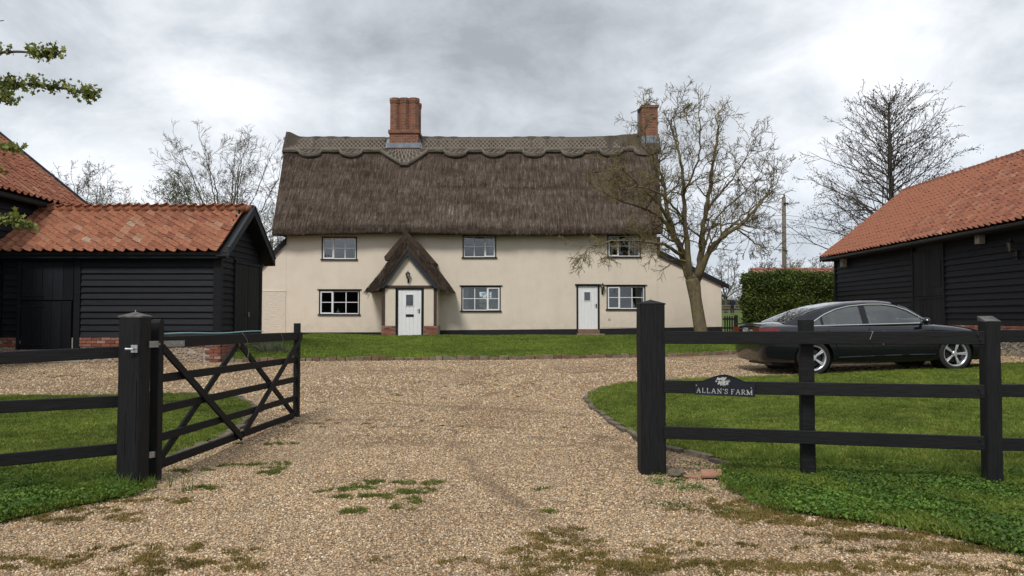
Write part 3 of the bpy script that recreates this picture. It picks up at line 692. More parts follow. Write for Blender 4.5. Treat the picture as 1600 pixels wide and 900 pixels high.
c_lit = proto_collection('litter', [leaf_mesh('litter_leaf', 95 + s, 1, .004, .035, False, .1) for s in range(3)])
lit = [(rnd.uniform(-6, 6), rnd.uniform(4, 19)) for _ in range(420)]; lit = [(x, y) for x, y in lit if not in_poly(x, y, lawn_r) and not in_poly(x, y, lawn_l) and abs(x) < .7 * y]
scatter('leaf_litter', [(x, y, gz(x, y) + .014) for x, y in lit], [(rnd.uniform(-.4, .4), rnd.uniform(-.4, .4), rnd.uniform(0, 6.28)) for _ in lit], [rnd.uniform(.4, 1.3) for _ in lit], c_lit, label='scattered brown leaf litter on the gravel drive')
# loose pebbles
C_peb = proto_collection('pebble_stones', pebble_meshes())
lr_np = lawn_r; ll_np = lawn_l
def pebbles():
    P_, S_ = [], []
    for (ya, yb, n, s0, s1) in ((3.6, 5.5, 72000, .0055, .0115), (5.5, 8, 76000, .007, .013), (8, 12, 62000, .010, .017), (12, 19.8, 60000, .014, .025)):
        Y = nr.uniform(ya, yb, n); X = nr.uniform(-1, 1, n) * (.70 * Y + .3)
        ok = ~in_poly_np(X, Y, lr_np) & ~in_poly_np(X, Y, ll_np) & ~((X > 12.4) | (X < -12.2)) & ~((Y > 18.2) & (X < -6.9))
        X = X[ok]; Y = Y[ok]; Z = gz_np(X, Y) + .002; P_.append(np.stack([X, Y, Z], 1)); S_.append(s0 + (s1 - s0) * nr.uniform(0, 1, len(X)) ** 1.8)
    p = np.concatenate(P_); k = len(p)
    return scatter('gravel', p, np.stack([nr.uniform(-.5, .5, k), nr.uniform(-.5, .5, k), nr.uniform(0, 6.28, k)], 1), np.concatenate(S_), C_peb, label='tan and grey pebble gravel of the drive')
pebbles()

# ------------------------------------------------------------------ brick edging of the front lawn, stone edgings of the side lawns
def edging(label, line, lo, hi, hgt, meshes, gapf=.012, depth=.10, zf=gz, jit=.02, cat='edging'):
    o0 = line[0]; t = thing('lawn_edging', label, cat, (o0[0], o0[1], zf(o0[0], o0[1])))
    # walk the line
    pts = [Vector((p[0], p[1], 0)) for p in line]; seg = []; acc = 0
    for a, b in zip(pts, pts[1:]): seg.append((acc, a, b)); acc += (b - a).length
    def at(s):
        for q, a, b in reversed(seg):
            if s >= q: return a + (b - a) * min(1, (s - q) / max(1e-6, (b - a).length)), math.atan2(b.y - a.y, b.x - a.x)
        return pts[0], 0
    s = 0; k = 0
    while s < acc:
        L = rnd.uniform(lo, hi); p, an = at(min(acc, s + L / 2)); k += 1
        h = hgt * rnd.uniform(.75, 1.2)
        link('brick' if meshes is BRICK or meshes is OLDBRICK else 'stone', rnd.choice(meshes), None, t, (p.x + rnd.uniform(-jit, jit) * .4, p.y + rnd.uniform(-jit, jit), zf(p.x, p.y) + h * .28), (rnd.uniform(-.07, .07), rnd.uniform(-.05, .05), an + rnd.uniform(-.05, .05)), (L - gapf, depth * rnd.uniform(.8, 1.15), h))
        s += L
    return t
STONE = [unit_box_mesh('edging_stone', 'stone', .12, .05, s) for s in range(4)]
edging('low brick edging along the front of the cottage lawn', [(x, y - .06) for x, y in edge_w], .16, .25, .12, OLDBRICK)
edging('old stone edging curving round the tip of the right lawn', [gl(*p) for p in ((958, 606), (925, 616), (916, 624), (928, 640), (953, 659), (1000, 690), (1045, 704), (1100, 717), (1148, 729))], .18, .4, .055, STONE, .02, .08, jit=.05)
edging('old stone edging of the lawn behind the open gate', [gl(*p) for p in ((400, 640), (378, 668), (322, 697), (262, 720))], .15, .35, .055, STONE, .02, .11, jit=.07)
edging('stone edging along the back of the left lawn', [gl(*p) for p in ((0, 622), (100, 621), (180, 620), (300, 616), (372, 622), (400, 638))], .25, .45, .04, STONE, .015, .08, jit=.05)

# ================================================================== LEFT SHED (black weatherboard, pantiles)
SY, SX = 18.4, -7.0                       # front wall plane, right wall plane
SYB = 21.4; BX = -12.3
g0 = gz(-8, SY); Z0 = P(200, 527, SY).z; ZE = P(200, 396, SY).z
def build_shed():
    t = thing('shed', 'low black weatherboarded shed with orange pantile roof left of the cottage', 'shed', (-9.5, 19.9, g0))
    MB().box(BX + .05, SX - .06, SY + .06, SYB - .06, Z0 - .05, ZE + .02).build('wall', 'black_paint', t)
    # boards of the long wall
    rowh = .1535
    x32, x118, x125, x335 = [P(a, 450, SY).x for a in (31, 118, 126, 334)]
    def boards(x0, x1, z0, z1):
        z = z0; 
        while z < z1 - .02:
            h = min(rowh, z1 - z)
            link('board', BOARD, None, t, (x0, SY + .055, z), (rnd.uniform(-.004, .004), rnd.uniform(-.0012, .0012), 0), (x1 - x0, rnd.uniform(.045, .06), h)); z += rowh
    boards(x125, x335, Z0, ZE - .02); boards(BX + .1, P(28, 450, SY).x, Z0, ZE - .02)
    MB().box(x335, SX + .02, SY - .03, SY + .06, Z0 - .02, ZE).build('corner_board', 'black_timber', t)
    # stable door of vertical planks
    zt, zm, zb = P(70, 409, SY).z, P(70, 470, SY).z, P(70, 546, SY).z
    x0, x1 = P(34, 450, SY).x, P(115, 450, SY).x
    for nm, a, b in (('upper_door', zm + .008, zt), ('lower_door', zb, zm - .008)):
        d = MB().box(x0, x1 - (.04 if nm == 'lower_door' else 0), SY + .015, SY + .05, a, b).build(nm, 'black_plank', t)
        n = 5; w = (x1 - x0 - (.04 if nm == 'lower_door' else 0)) / n
        for i in range(n): MB().box(x0 + i * w + .004, x0 + (i + 1) * w - .004, SY - .008 + rnd.uniform(-.003, .003), SY + .014, a + .01, b - .01).build('plank', 'black_plank', d, bevel=.003)
        for zz in (a + .12, b - .12): MB().bar((x0 - .03, SY - .016, zz), (x0 + .55, SY - .016, zz), .01, .035).build('hinge', 'dark_metal', d)
    MB().box(x0 - .10, x0 - .012, SY - .02, SY + .06, zb, zt + .09).build('door_post', 'black_timber', t)
    MB().box(x1 + .02, x125 - .002, SY - .02, SY + .06, zb, ZE).build('door_post', 'black_timber', t)
    MB().box(x0 - .10, x1 + .02, SY - .024, SY + .06, zt + .012, zt + .09).build('door_head', 'black_timber', t)
    # gable wall boards with a pair of doors
    y1, y2 = [SX * FPX / -(800 - px) * 1.0 for px in (364, 402)]; y1 = 7.0 * 1200 / (800 - 367); y2 = 7.0 * 1200 / (800 - 404)
    zdt = 1.5 + (495 - 411) * y1 / 1200; zdb = front_h(-6.9, 20.4) + .05
    def gboards(ya, yb, z0, z1):
        z = z0
        while z < z1:
            o = link('board', BOARD_Y, None, t, (SX - .055, ya, z), (0, 0, R(90)), (yb - ya, .055, min(rowh, z1 - z + .02))); z += rowh
    gboards(SY + .02, y1 - .05, Z0, ZE); gboards(y2 + .05, SYB, Z0, ZE); gboards(y1 - .05, y2 + .05, zdt + .09, ZE)
    z = ZE; yr = 19.9; zr = 4.27
    while z < zr - .15:
        k = (zr - z) / (zr - ZE); hw = 1.5 * k; link('board', BOARD_Y, None, t, (SX - .055, yr - hw, z), (0, 0, R(90)), (2 * hw, .05, rowh)); z += rowh
    MB().box(SX - .06, SX + .035, SY - .025, SY + .10, Z0, ZE + .02).build('corner_board', 'black_timber', t)
    MB().box(SX - .06, SX + .03, SYB - .08, SYB + .02, Z0, ZE).build('corner_board', 'black_timber', t)
    ym = (y1 + y2) / 2
    for a, b in ((y1, ym - .006), (ym + .006, y2)):
        d = MB().box(SX - .05, SX - .005, a, b, zdb, zdt).build('door', 'black_plank', t)
        n = 4; w = (b - a) / n
        for i in range(n): MB().box(SX - .004, SX + .015, a + i * w + .004, a + (i + 1) * w - .004, zdb + .01, zdt - .01).build('plank', 'black_plank', d)
        MB().box(SX + .016, SX + .03, a + .02, b - .02, 1.55, 1.63).build('ledge', 'black_timber', d)
    MB().tube([(SX + .04, ym, 1.62), (SX + .05, ym, 1.5)], .014, 6).build('padlock', 'galvanised', t)
    for a in (y1 - .06, y2): MB().box(SX - .05, SX + .03, a, a + .055, zdb, zdt + .08).build('door_post', 'black_timber', t)
    MB().box(SX - .05, SX + .034, y1 - .06, y2 + .055, zdt + .005, zdt + .075).build('door_head', 'black_timber', t)
    # roof
    ze, zr, ye, yr = 3.06, 4.24, SY - .24, 19.9
    ang = math.atan2(zr - ze, yr - ye); upv = (0, math.cos(ang), math.sin(ang)); sl = math.hypot(zr - ze, yr - ye)
    for sgn in (-1, 1):
        mb = MB(); yy = yr + sgn * (yr - ye); mb.prism([(BX, yy, ze - .02), (BX, yr, zr - .02), (BX, yr, zr - .09), (BX, yy, ze - .09)], (SX + .27 - BX, 0, 0)); mb.build('roof_deck', 'black_paint', t)
    MB().box(BX, SX + .2, SY - .20, SY - .16, ze - .17, ze - .03).build('fascia', 'black_timber', t)
    MB().box(BX, SX + .2, SY - .16, SY + .04, ze - .15, ze - .11).build('soffit', 'black_paint', t)
    tile_roof(t, (BX, ye - .03, ze + .0), (1, 0, 0), upv, SX + .27 - BX, sl, .243, .205, PANTILE, 'pantile', 290, lambda p: p.y)
    # rear slope
    tile_roof(t, (BX, 2 * yr - ye + .03, ze), (1, 0, 0), (0, -math.cos(ang), math.sin(ang)), SX + .27 - BX, sl, .243, .205, PANTILE, 'pantile', 0, lambda p: 0)
    # ridge tiles
    x = BX; k = 0
    me = MB().lathe((0, 0, 0), [(.105, 0), (.115, .46), (.10, .46), (.09, 0)], 14, 'x').mesh('ridge_tile', smooth=True); me.materials.append(MATS['pantile'])
    while x < SX + .2:
        L = min(1, (SX + .27 - x) / .46); link('ridge_tile', me, None, t, (x, yr + rnd.uniform(-.008, .008), zr + .062 + rnd.uniform(-.010, .008)), (0, rnd.uniform(-.02, .02), 0), (L, 1.3, 1.05)); x += .45
    # barge boards on the gable
    xb = SX + .27
    for sgn in (-1, 1):
        yy = yr + sgn * (yr - ye + .05)
        MB().prism([(xb, yy, ze - .13), (xb, yy, ze + .06), (xb, yr, zr + .13), (xb, yr, zr - .10)], (.035, 0, 0)).build('bargeboard', 'barge_grey', t)
        MB().prism([(xb - .27, yy, ze - .1), (xb - .27, yr, zr - .12), (xb - .27, yr, zr - .15), (xb - .27, yy, ze - .13)], (.26, 0, 0)).build('soffit', 'black_paint', t)
        MB().bar((xb + .02, yy, ze + .075), (xb + .02, yr, zr + .14), .07, .02).build('verge_capping', 'barge_grey', t)
    # plinth: old brick on top of flint
    zg = g0 - .05
    xq = P(316, 550, SY).x
    pl = MB().box(BX + .02, SX - .01, SY + .03, SYB - .03, zg, Z0 - .01).build('plinth', 'mortar', t)
    rows = [Z0 - .075 * (i + 1) for i in range(8)]
    xd0, xd1 = P(31, 540, SY).x, P(120, 540, SY).x
    for ri, z in enumerate(rows):
        if z < zg: break
        x = BX + (.11 if ri % 2 else 0)
        while x < SX + .02:
            w = min(.225, SX + .03 - x) if SX + .03 - x > .08 else 0
            full = x > xq - .15 + (.11 if ri % 2 else 0)
            if w and (ri < 3 or full) and not (xd0 < x + w / 2 < xd1):
                link('brick', rnd.choice(BRICK), None, pl, (x + w / 2, SY + .045, z + .035), (rnd.uniform(-.02, .02), rnd.uniform(-.02, .02), 0), (w - .012, .11, .064))
            x += .225
        y = SY + .1
        while y < SY + 1.6: link('brick', rnd.choice(BRICK), None, pl, (SX + .005, y + .11, z + .035), (0, 0, R(90)), (.213, .1, .064)); y += .225
    fl = MB(); 
    for _ in range(1100):
        x = rnd.uniform(BX, xq); z = rnd.uniform(zg, rows[2] - .02)
        if xd0 < x < xd1: continue
        s = rnd.uniform(.02, .05); fl.blob((x, SY + .03, z), (s, .03, s * rnd.uniform(.6, .9)), rnd.random(), 1)
    o = fl.build('flints', 'flint', pl, fix=False); o['kind'] = 'stuff'
build_shed()

# ================================================================== BIG BARN on the far left
def build_left_barn():
    t = thing('barn', 'tall black barn with steep orange tile roof at the left edge', 'barn', (-16, 15, gz(-16, 15)))
    ya, yb = 7.0, 21.65; ze = 4.5; xe = -12.0; zr = 8.0; xr = -16.35; xw = BX
    MB().prism([(xw + 0, ya, .2), (xw, ya, ze + .1), (xr, ya, zr - .1), (2 * xr - xw, ya, ze + .1), (2 * xr - xw, ya, .2)], (0, yb - ya, 0)).build('wall', 'black_paint', t)
    z = .6; k = 0
    while z < ze - .1:
        o = link('board', BOARD_Y, None, t, (xw - .004, ya, z), (rnd.uniform(-.001, .001), 0, R(90)), (yb - ya, .05, .175)); z += .175
    z = .6
    while z < zr - .3:
        k = 1 if z < ze else (zr - z) / (zr - ze); hw = (xw - xr) * k; link('board', BOARD, None, t, (xr - hw, ya - .003, z), None, (2 * hw, .05, .175)); z += .175
    ang = math.atan2(zr - ze, xe - xr); sl = math.hypot(zr - ze, xe - xr)
    for s in (-1, 1):
        xx = xr - s * (xe - xr)
        MB().prism([(xx, ya - .1, ze - .05), (xr, ya - .1, zr - .05), (xr, ya - .1, zr - .14), (xx, ya - .1, ze - .14)], (0, yb - ya + .35, 0)).build('roof_deck', 'black_paint', t)
    MB().box(xe - .06, xe - .02, ya - .1, yb + .2, ze - .17, ze - .04).build('fascia', 'black_timber_y', t)
    tile_roof(t, (xe + .03, ya, ze), (0, 1, 0), (-math.cos(ang), 0, math.sin(ang)), yb - ya + .22, sl, .245, .24, OLDTILE, 'old_pantile', 290, lambda p: -p.y * 2 + abs(p.x + 12) * 1.5)
    for s in (0, 1):
        yy = yb + .22 if s else ya - .13
        MB().prism([(xe + .05, yy, ze - .1), (xe + .05, yy, ze + .10), (xr, yy, zr + .14), (xr, yy, zr - .08)], (0, .035, 0)).build('bargeboard', 'barge_grey', t)
    MB().lathe((xr, 0, zr + .03), [(.12, ya), (.12, yb + .2)], 12, 'y').build('ridge', 'old_pantile', t)
    MB().box(2 * xr - xw - .05, xw + .02, ya - .02, yb, .0, .62).build('plinth', 'brickwork', t)
build_left_barn()

# ================================================================== RIGHT BARN
def build_right_barn():
    X0 = 12.7; ya, yb = 9.0, 30.2; xe = 12.32; ze = P(1285, 402, 30.4).z; xr = 15.6; zr = 6.45
    zg = .35; zp = 1.5 - 14 * 19.05 / 1200
    t = thing('barn', 'long black weatherboarded barn with orange tile roof behind the parked car', 'barn', (X0 + 3, 20, gz(14, 20)))
    MB().prism([(X0 + .06, ya, zp), (X0 + .06, ya, ze - .02), (xr, ya, zr - .2), (2 * xr - X0, ya, ze - .02), (2 * xr - X0, ya, zp)], (0, yb - ya, 0)).build('wall', 'black_paint', t)
    yd0 = X0 * 1200 / (1474 - 800); yd1 = X0 * 1200 / (1428 - 800)   # door near .. far
    z = zp; zr_ = []
    while z < ze - .05:
        h = .172; hh = min(h, ze - z)
        for a, b in ((ya, yd0 - .08), (yd1 + .08, yb)):
            # length pieces with butt joints
            o = link('board', BOARD_Y, None, t, (X0 + .055, b, z), (rnd.uniform(-.001, .001), rnd.uniform(-.0015, .0015), R(-90)), (b - a, rnd.uniform(.045, .065), hh))
        z += h
    # far gable boards
    z = zp
    while z < zr - .3:
        k = 1 if z < ze else (zr - z) / (zr - ze); hw = (xr - X0) * k
        link('board', BOARD, None, t, (xr + hw, yb - .003, z), (0, 0, R(180)), (2 * hw, .05, .172)); z += .172
    for a in (yb - .12,): MB().box(X0 - .02, X0 + .06, a, yb + .02, zp, ze).build('corner_board', 'black_timber_y', t)
    zt = 1.5 + (495 - 394) * yd1 / 1200; zb = .55
    d = MB().box(X0 + .02, X0 + .055, yd0, yd1, zb, zt).build('door', 'black_plank', t)
    zm = 1.5 + (495 - 460) * 21.4 / 1200
    n = 9; w = (yd1 - yd0) / n
    for i in range(n):
        for a, b in ((zb, zm - .01), (zm + .01, zt)):
            MB().box(X0 - .006 + rnd.uniform(-.004, .004), X0 + .019, yd0 + i * w + .005, yd0 + (i + 1) * w - .005, a, b).build('plank', 'black_plank', d)
    MB().box(X0 - .022, X0 - .008, yd0 + .08, yd0 + .62, zm + .28, zt - .35).build('hatch', 'black_plank', d)
    MB().box(X0 - .022, X0 - .008, yd0 + .05, yd1 - .1, zm - .07, zm - .02).build('ledge', 'black_timber_y', d)
    for a in (yd0 - .08, yd1): MB().box(X0 - .02, X0 + .06, a, a + .078, zb, ze - .02).build('door_post', 'black_timber_y', t)
    ang = math.atan2(zr - ze, xr - xe); sl = math.hypot(zr - ze, xr - xe)
    for s in (-1, 1):
        xx = xr + s * (xr - xe)
        MB().prism([(xx, ya - .1, ze - .04), (xr, ya - .1, zr - .04), (xr, ya - .1, zr - .13), (xx, ya - .1, ze - .13)], (0, yb - ya + .45, 0)).build('roof_deck', 'black_paint', t)
    MB().box(xe + .02, xe + .06, ya - .1, yb + .3, ze - .19, ze - .04).build('fascia', 'black_timber_y', t)
    MB().box(xe + .06, X0 + .05, ya, yb + .3, ze - .17, ze - .13).build('soffit', 'black_paint', t)
    MB().tube([(xe - .05, ya, ze - .10), (xe - .05, yb + .28, ze - .11)], .055, 8).build('gutter', 'black_paint', t)
    tile_roof(t, (xe - .04, ya, ze), (0, 1, 0), (math.cos(ang), 0, math.sin(ang)), yb - ya + .35, sl, .245, .255, OLDTILE, 'old_pantile', 300, lambda p: (0 if p.x / p.y < .70 else 1000) + p.y + (p.x - xe) * .3)
    MB().lathe((xr, 0, zr + .02), [(.13, ya), (.13, yb + .3)], 12, 'y').build('ridge', 'old_pantile', t)
    for s in (-1, 1):
        xx = xr + s * (xr - xe + .05)
        MB().prism([(xx, yb + .34, ze - .2), (xx, yb + .34, ze + .05), (xr, yb + .34, zr + .09), (xr, yb + .34, zr - .14)], (0, .04, 0)).build('bargeboard', 'barge_grey', t)
    # plinth: one brick course on flint
    pl = MB().box(X0 + .04, 2 * xr - X0, ya, yb, zg - .1, zp - .01).build('plinth', 'mortar', t)
    y = ya + .2; 
    while y < yb - .2:
        if not (yd0 - .1 < y < yd1):
            for k in range(2): link('brick', rnd.choice(BRICK), None, pl, (X0 + .05, y + .11 + .11 * k, zp - .045 - .075 * k), (0, rnd.uniform(-.02, .02), R(90)), (.213, .11, .064))
        y += .225
    fl = MB()
    for _ in range(1500):
        y = rnd.uniform(14.5, 21.0); z = rnd.uniform(zg - .05, zp - .15); s = rnd.uniform(.025, .055); fl.blob((X0 + .04, y, z), (.035, s, s * rnd.uniform(.6, .9)), rnd.random(), 1)
    o = fl.build('flints', 'flint', pl, fix=False); o['kind'] = 'stuff'
    return X0, ze
BXR, BZE = build_right_barn()
def bird_box(px, py, s, label):
    y = BXR * 1200 / (px - 800); z = 1.5 + (495 - py) * y / 1200
    t = thing('bird_box', label, 'bird box', (BXR - .1, y, z - .12))
    w = .20 * s; h = .26 * s; x1 = BXR - .02; x0 = x1 - .16
    MB().prism([(x0, y - w / 2, z - h / 2), (x1, y - w / 2, z - h / 2), (x1, y - w / 2, z + h / 2 + .04), (x0, y - w / 2, z + h / 2)], (0, w, 0)).build('box', 'bird_box_wood', t)
    MB().prism([(x0 - .05, y - w / 2 - .03, z + h / 2 + .0), (x1, y - w / 2 - .03, z + h / 2 + .052), (x1, y - w / 2 - .03, z + h / 2 + .072), (x0 - .05, y - w / 2 - .03, z + h / 2 + .02)], (0, w + .06, 0)).build('lid', 'bird_box_wood', t)
    MB().lathe((x0 - .003, y, z + .05), [(0, 0), (.025, 0), (.025, -.004), (0, -.004)], 12, 'x').build('entrance_hole', 'black_paint', t)
bird_box(1323, 410, 1.25, 'weathered wooden bird box under the barn eave near its far corner')
bird_box(1539, 373, 1.0, 'weathered wooden bird box under the barn eave left of the lantern')
def lantern(name, label, x, y, z, axis, s=1.0):
    """wall lantern; axis = outward direction"""
    t = thing(name, label, 'lantern', (x, y, z - .25 * s)); ax = Vector(axis); c = Vector((x, y, z)) + ax * .12 * s
    MB().bar(Vector((x, y, z - .10 * s)), Vector((x, y, z - .26 * s)), .06 * s, .03 * s, up=ax).build('wall_plate', 'dark_metal', t)
    MB().tube([Vector((x, y, z - .2 * s)) + ax * .01, Vector((x, y, z - .24 * s)) + ax * .07 * s, c - Vector((0, 0, .17 * s)), c - Vector((0, 0, .11 * s))], .012 * s, 6).build('bracket', 'dark_metal', t)
    MB().lathe(c, [(.03 * s, -.11 * s), (.045 * s, -.10 * s), (.075 * s, .06 * s), (0, .06 * s)], 6).build('glass', 'lantern_glass', t)
    fr = MB()
    for j in range(6):
        a = j * math.pi / 3; fr.tube([c + Vector((math.cos(a) * .047 * s, math.sin(a) * .047 * s, -.10 * s)), c + Vector((math.cos(a) * .078 * s, math.sin(a) * .078 * s, .06 * s))], .007 * s, 4)
    fr.build('frame', 'dark_metal', t)
    MB().lathe(c, [(.0, .16 * s), (.012 * s, .15 * s), (.02 * s, .12 * s), (.05 * s, .10 * s), (.095 * s, .055 * s), (0, .055 * s)], 6).build('lid', 'dark_metal', t)
    MB().lathe(c, [(0, -.15 * s), (.02 * s, -.13 * s), (.035 * s, -.11 * s), (0, -.10 * s)], 6).build('finial', 'dark_metal', t)
ly = BXR * 1200 / (1592 - 800); lantern('wall_lantern', 'black wall lantern high on the right barn at the edge of the photo', BXR - .02, ly, 1.5 + (495 - 384) * ly / 1200, (-1, 0, 0), 1.3)

# ================================================================== THE COTTAGE
CY = 31.6; CZ = gz(0, CY)
def cx(px): return P(px, 450, CY).x
def cz(py): return P(800, py, CY).z
cott = thing('cottage', 'long cream rendered cottage with a thatched roof', 'cottage', (cx(740), CY + 3, CZ))
XL, XR = cx(447), cx(1027); DEP = 6.2; ZEV = cz(366) + .25
WINS = [dict(r=(502.5, 557, 370, 405), c=0, s='l'), dict(r=(723, 775, 367.5, 402), c=2, s='r'), dict(r=(949.5, 1001, 367, 401), c=0, s=''),
        dict(r=(499, 562, 453, 491), c=0, s=''), dict(r=(721, 782, 447, 485.5), c=2, s='b'), dict(r=(948, 1008, 446, 483), c=0, s='r')]
DOORS = [(621, 659, 451, 527), (901.5, 936, 445, 516)]
def facade():
    ops = [(cx(a), cx(b), cz(d), cz(c)) for a, b, c, d in [w['r'] for w in WINS]] + [(cx(901.5), cx(936), cz(526), cz(445))]
    X = sorted(set([XL, XR] + [o[0] for o in ops] + [o[1] for o in ops])); Zs = sorted(set([CZ - .1, ZEV] + [min(ZEV, o[2]) for o in ops] + [min(ZEV, o[3]) for o in ops]))
    mb = MB(); D = .28
    inside = lambda x, z: any(o[0] < x < o[1] and o[2] < z < o[3] for o in ops)
    for i in range(len(X) - 1):
        for j in range(len(Zs) - 1):
            a, b, c, d = X[i], X[i + 1], Zs[j], Zs[j + 1]
            if inside((a + b) / 2, (c + d) / 2): continue
            mb.raw([(a, CY, c), (b, CY, c), (b, CY, d), (a, CY, d)], [(0, 1, 2, 3)])
    for a, b, c, d in ops:
        mb.raw([(a, CY, c), (b, CY, c), (b, CY, d), (a, CY, d), (a, CY + D, c), (b, CY + D, c), (b, CY + D, d), (a, CY + D, d)], [(0, 1, 5, 4), (1, 2, 6, 5), (2, 3, 7, 6), (3, 0, 4, 7)])
    # gable ends and rear wall (with a garden window behind the lower middle one)
    yb = CY + DEP; zr = cz(366) + 4.2
    for x in (XL, XR): mb.raw([(x, CY, CZ - .1), (x, yb, CZ - .1), (x, yb, ZEV), (x, CY + DEP / 2, zr), (x, CY, ZEV)], [(0, 1, 2, 3, 4)])
    a, b, c, d = cx(738), cx(812), 1.55, 2.75
    for q in ((XL, a, CZ - .1, ZEV), (b, XR, CZ - .1, ZEV), (a, b, CZ - .1, c), (a, b, d, ZEV)): mb.raw([(q[0], yb, q[2]), (q[1], yb, q[2]), (q[1], yb, q[3]), (q[0], yb, q[3])], [(0, 1, 2, 3)])
    mb.build('wall', 'cream_render', cott, fix=False)
    wb = MB()
    for xx in np.linspace(a, b, 5): wb.box(xx - .03, xx + .03, yb - .02, yb + .04, c, d)
    for zz in (c, (c + d) / 2, d): wb.box(a, b, yb - .018, yb + .038, zz - .025, zz + .025)
    wb.build('rear_window', 'white_paint', cott)
    # dark rooms behind the windows
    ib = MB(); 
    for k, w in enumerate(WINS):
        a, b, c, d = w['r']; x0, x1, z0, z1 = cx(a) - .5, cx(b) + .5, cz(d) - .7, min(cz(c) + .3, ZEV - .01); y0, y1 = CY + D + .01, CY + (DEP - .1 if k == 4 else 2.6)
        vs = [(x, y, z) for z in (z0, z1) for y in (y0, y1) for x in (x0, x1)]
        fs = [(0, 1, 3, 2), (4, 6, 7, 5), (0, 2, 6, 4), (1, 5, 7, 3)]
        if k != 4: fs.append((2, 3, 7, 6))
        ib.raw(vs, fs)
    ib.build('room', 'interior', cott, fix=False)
facade()
def lean_to(px_out, px_top, ytop, px_low, ylow, sgn, label_l):
    """outshut continuing the front wall, with a raking black verge"""
    x0 = XL if sgn < 0 else XR; x1 = cx(px_out); za = P(px_top, ytop, CY).z; zb = P(px_low, ylow, CY).z
    slope = (zb - za) / (cx(px_low) - cx(px_top)); zx = lambda x: za + slope * (x - cx(px_top))
    e = .004 * sgn
    MB().prism([(x0 + e, CY, CZ - .1), (x1, CY, CZ - .1), (x1, CY, zx(x1) - .06), (x0 + e, CY, zx(x0) - .06)], (0, DEP - .4, 0)).build('lean_to_wall', 'cream_render', cott)
    xo = x1 + sgn * .30; th = .21
    MB().prism([(x0, CY - .09, zx(x0) - .1), (xo, CY - .09, zx(xo) - .1), (xo, CY - .09, zx(xo) + .10), (x0, CY - .09, zx(x0) + th - .02)], (0, .05, 0)).build('lean_to_bargeboard', 'black_paint', cott)
    MB().prism([(x0, CY - .04, zx(x0) + .0), (xo, CY - .04, zx(xo) + .0), (xo, CY - .04, zx(xo) + .08), (x0, CY - .04, zx(x0) + th - .03)], (0, DEP - .2, 0)).build('lean_to_roof', 'old_pantile', cott)
lean_to(1127, 1027, 396, 1127, 443, 1, '')
lean_to(372, 445, 380, 425, 400, -1, '')
# the render steps out in a lower panel at the left, and below the right window
MB().box(cx(374), cx(447), CY - .022, CY + .01, CZ, cz(455.5)).build('render_panel', 'rough_render', cott, bevel=.01)
MB().box(cx(374), cx(447), CY - .034, CY + .01, cz(455.5) + .003, cz(454)).build('render_drip', 'cream_render', cott)
MB().box(cx(938), cx(997), CY - .012, CY + .01, cz(512), cz(487.5)).build('render_panel', 'cream_render', cott, bevel=.006)
# black painted plinth, lower edge following the lawn
for a, b, ya_, yb_ in ((463, 597, 519.5, 519.0), (684, 901, 516, 514), (937, 1128, 513.5, 510.5)):
    MB().prism([(cx(a), CY - .03, CZ - .15), (cx(b), CY - .03, CZ - .15), (cx(b), CY - .03, cz(yb_)), (cx(a), CY - .03, cz(ya_))], (0, .04, 0)).build('plinth', 'black_paint', cott)
MB().tube([P(952, 499, CY - .03), P(952, 499, CY)], .045, 10).build('vent', 'mortar', cott)

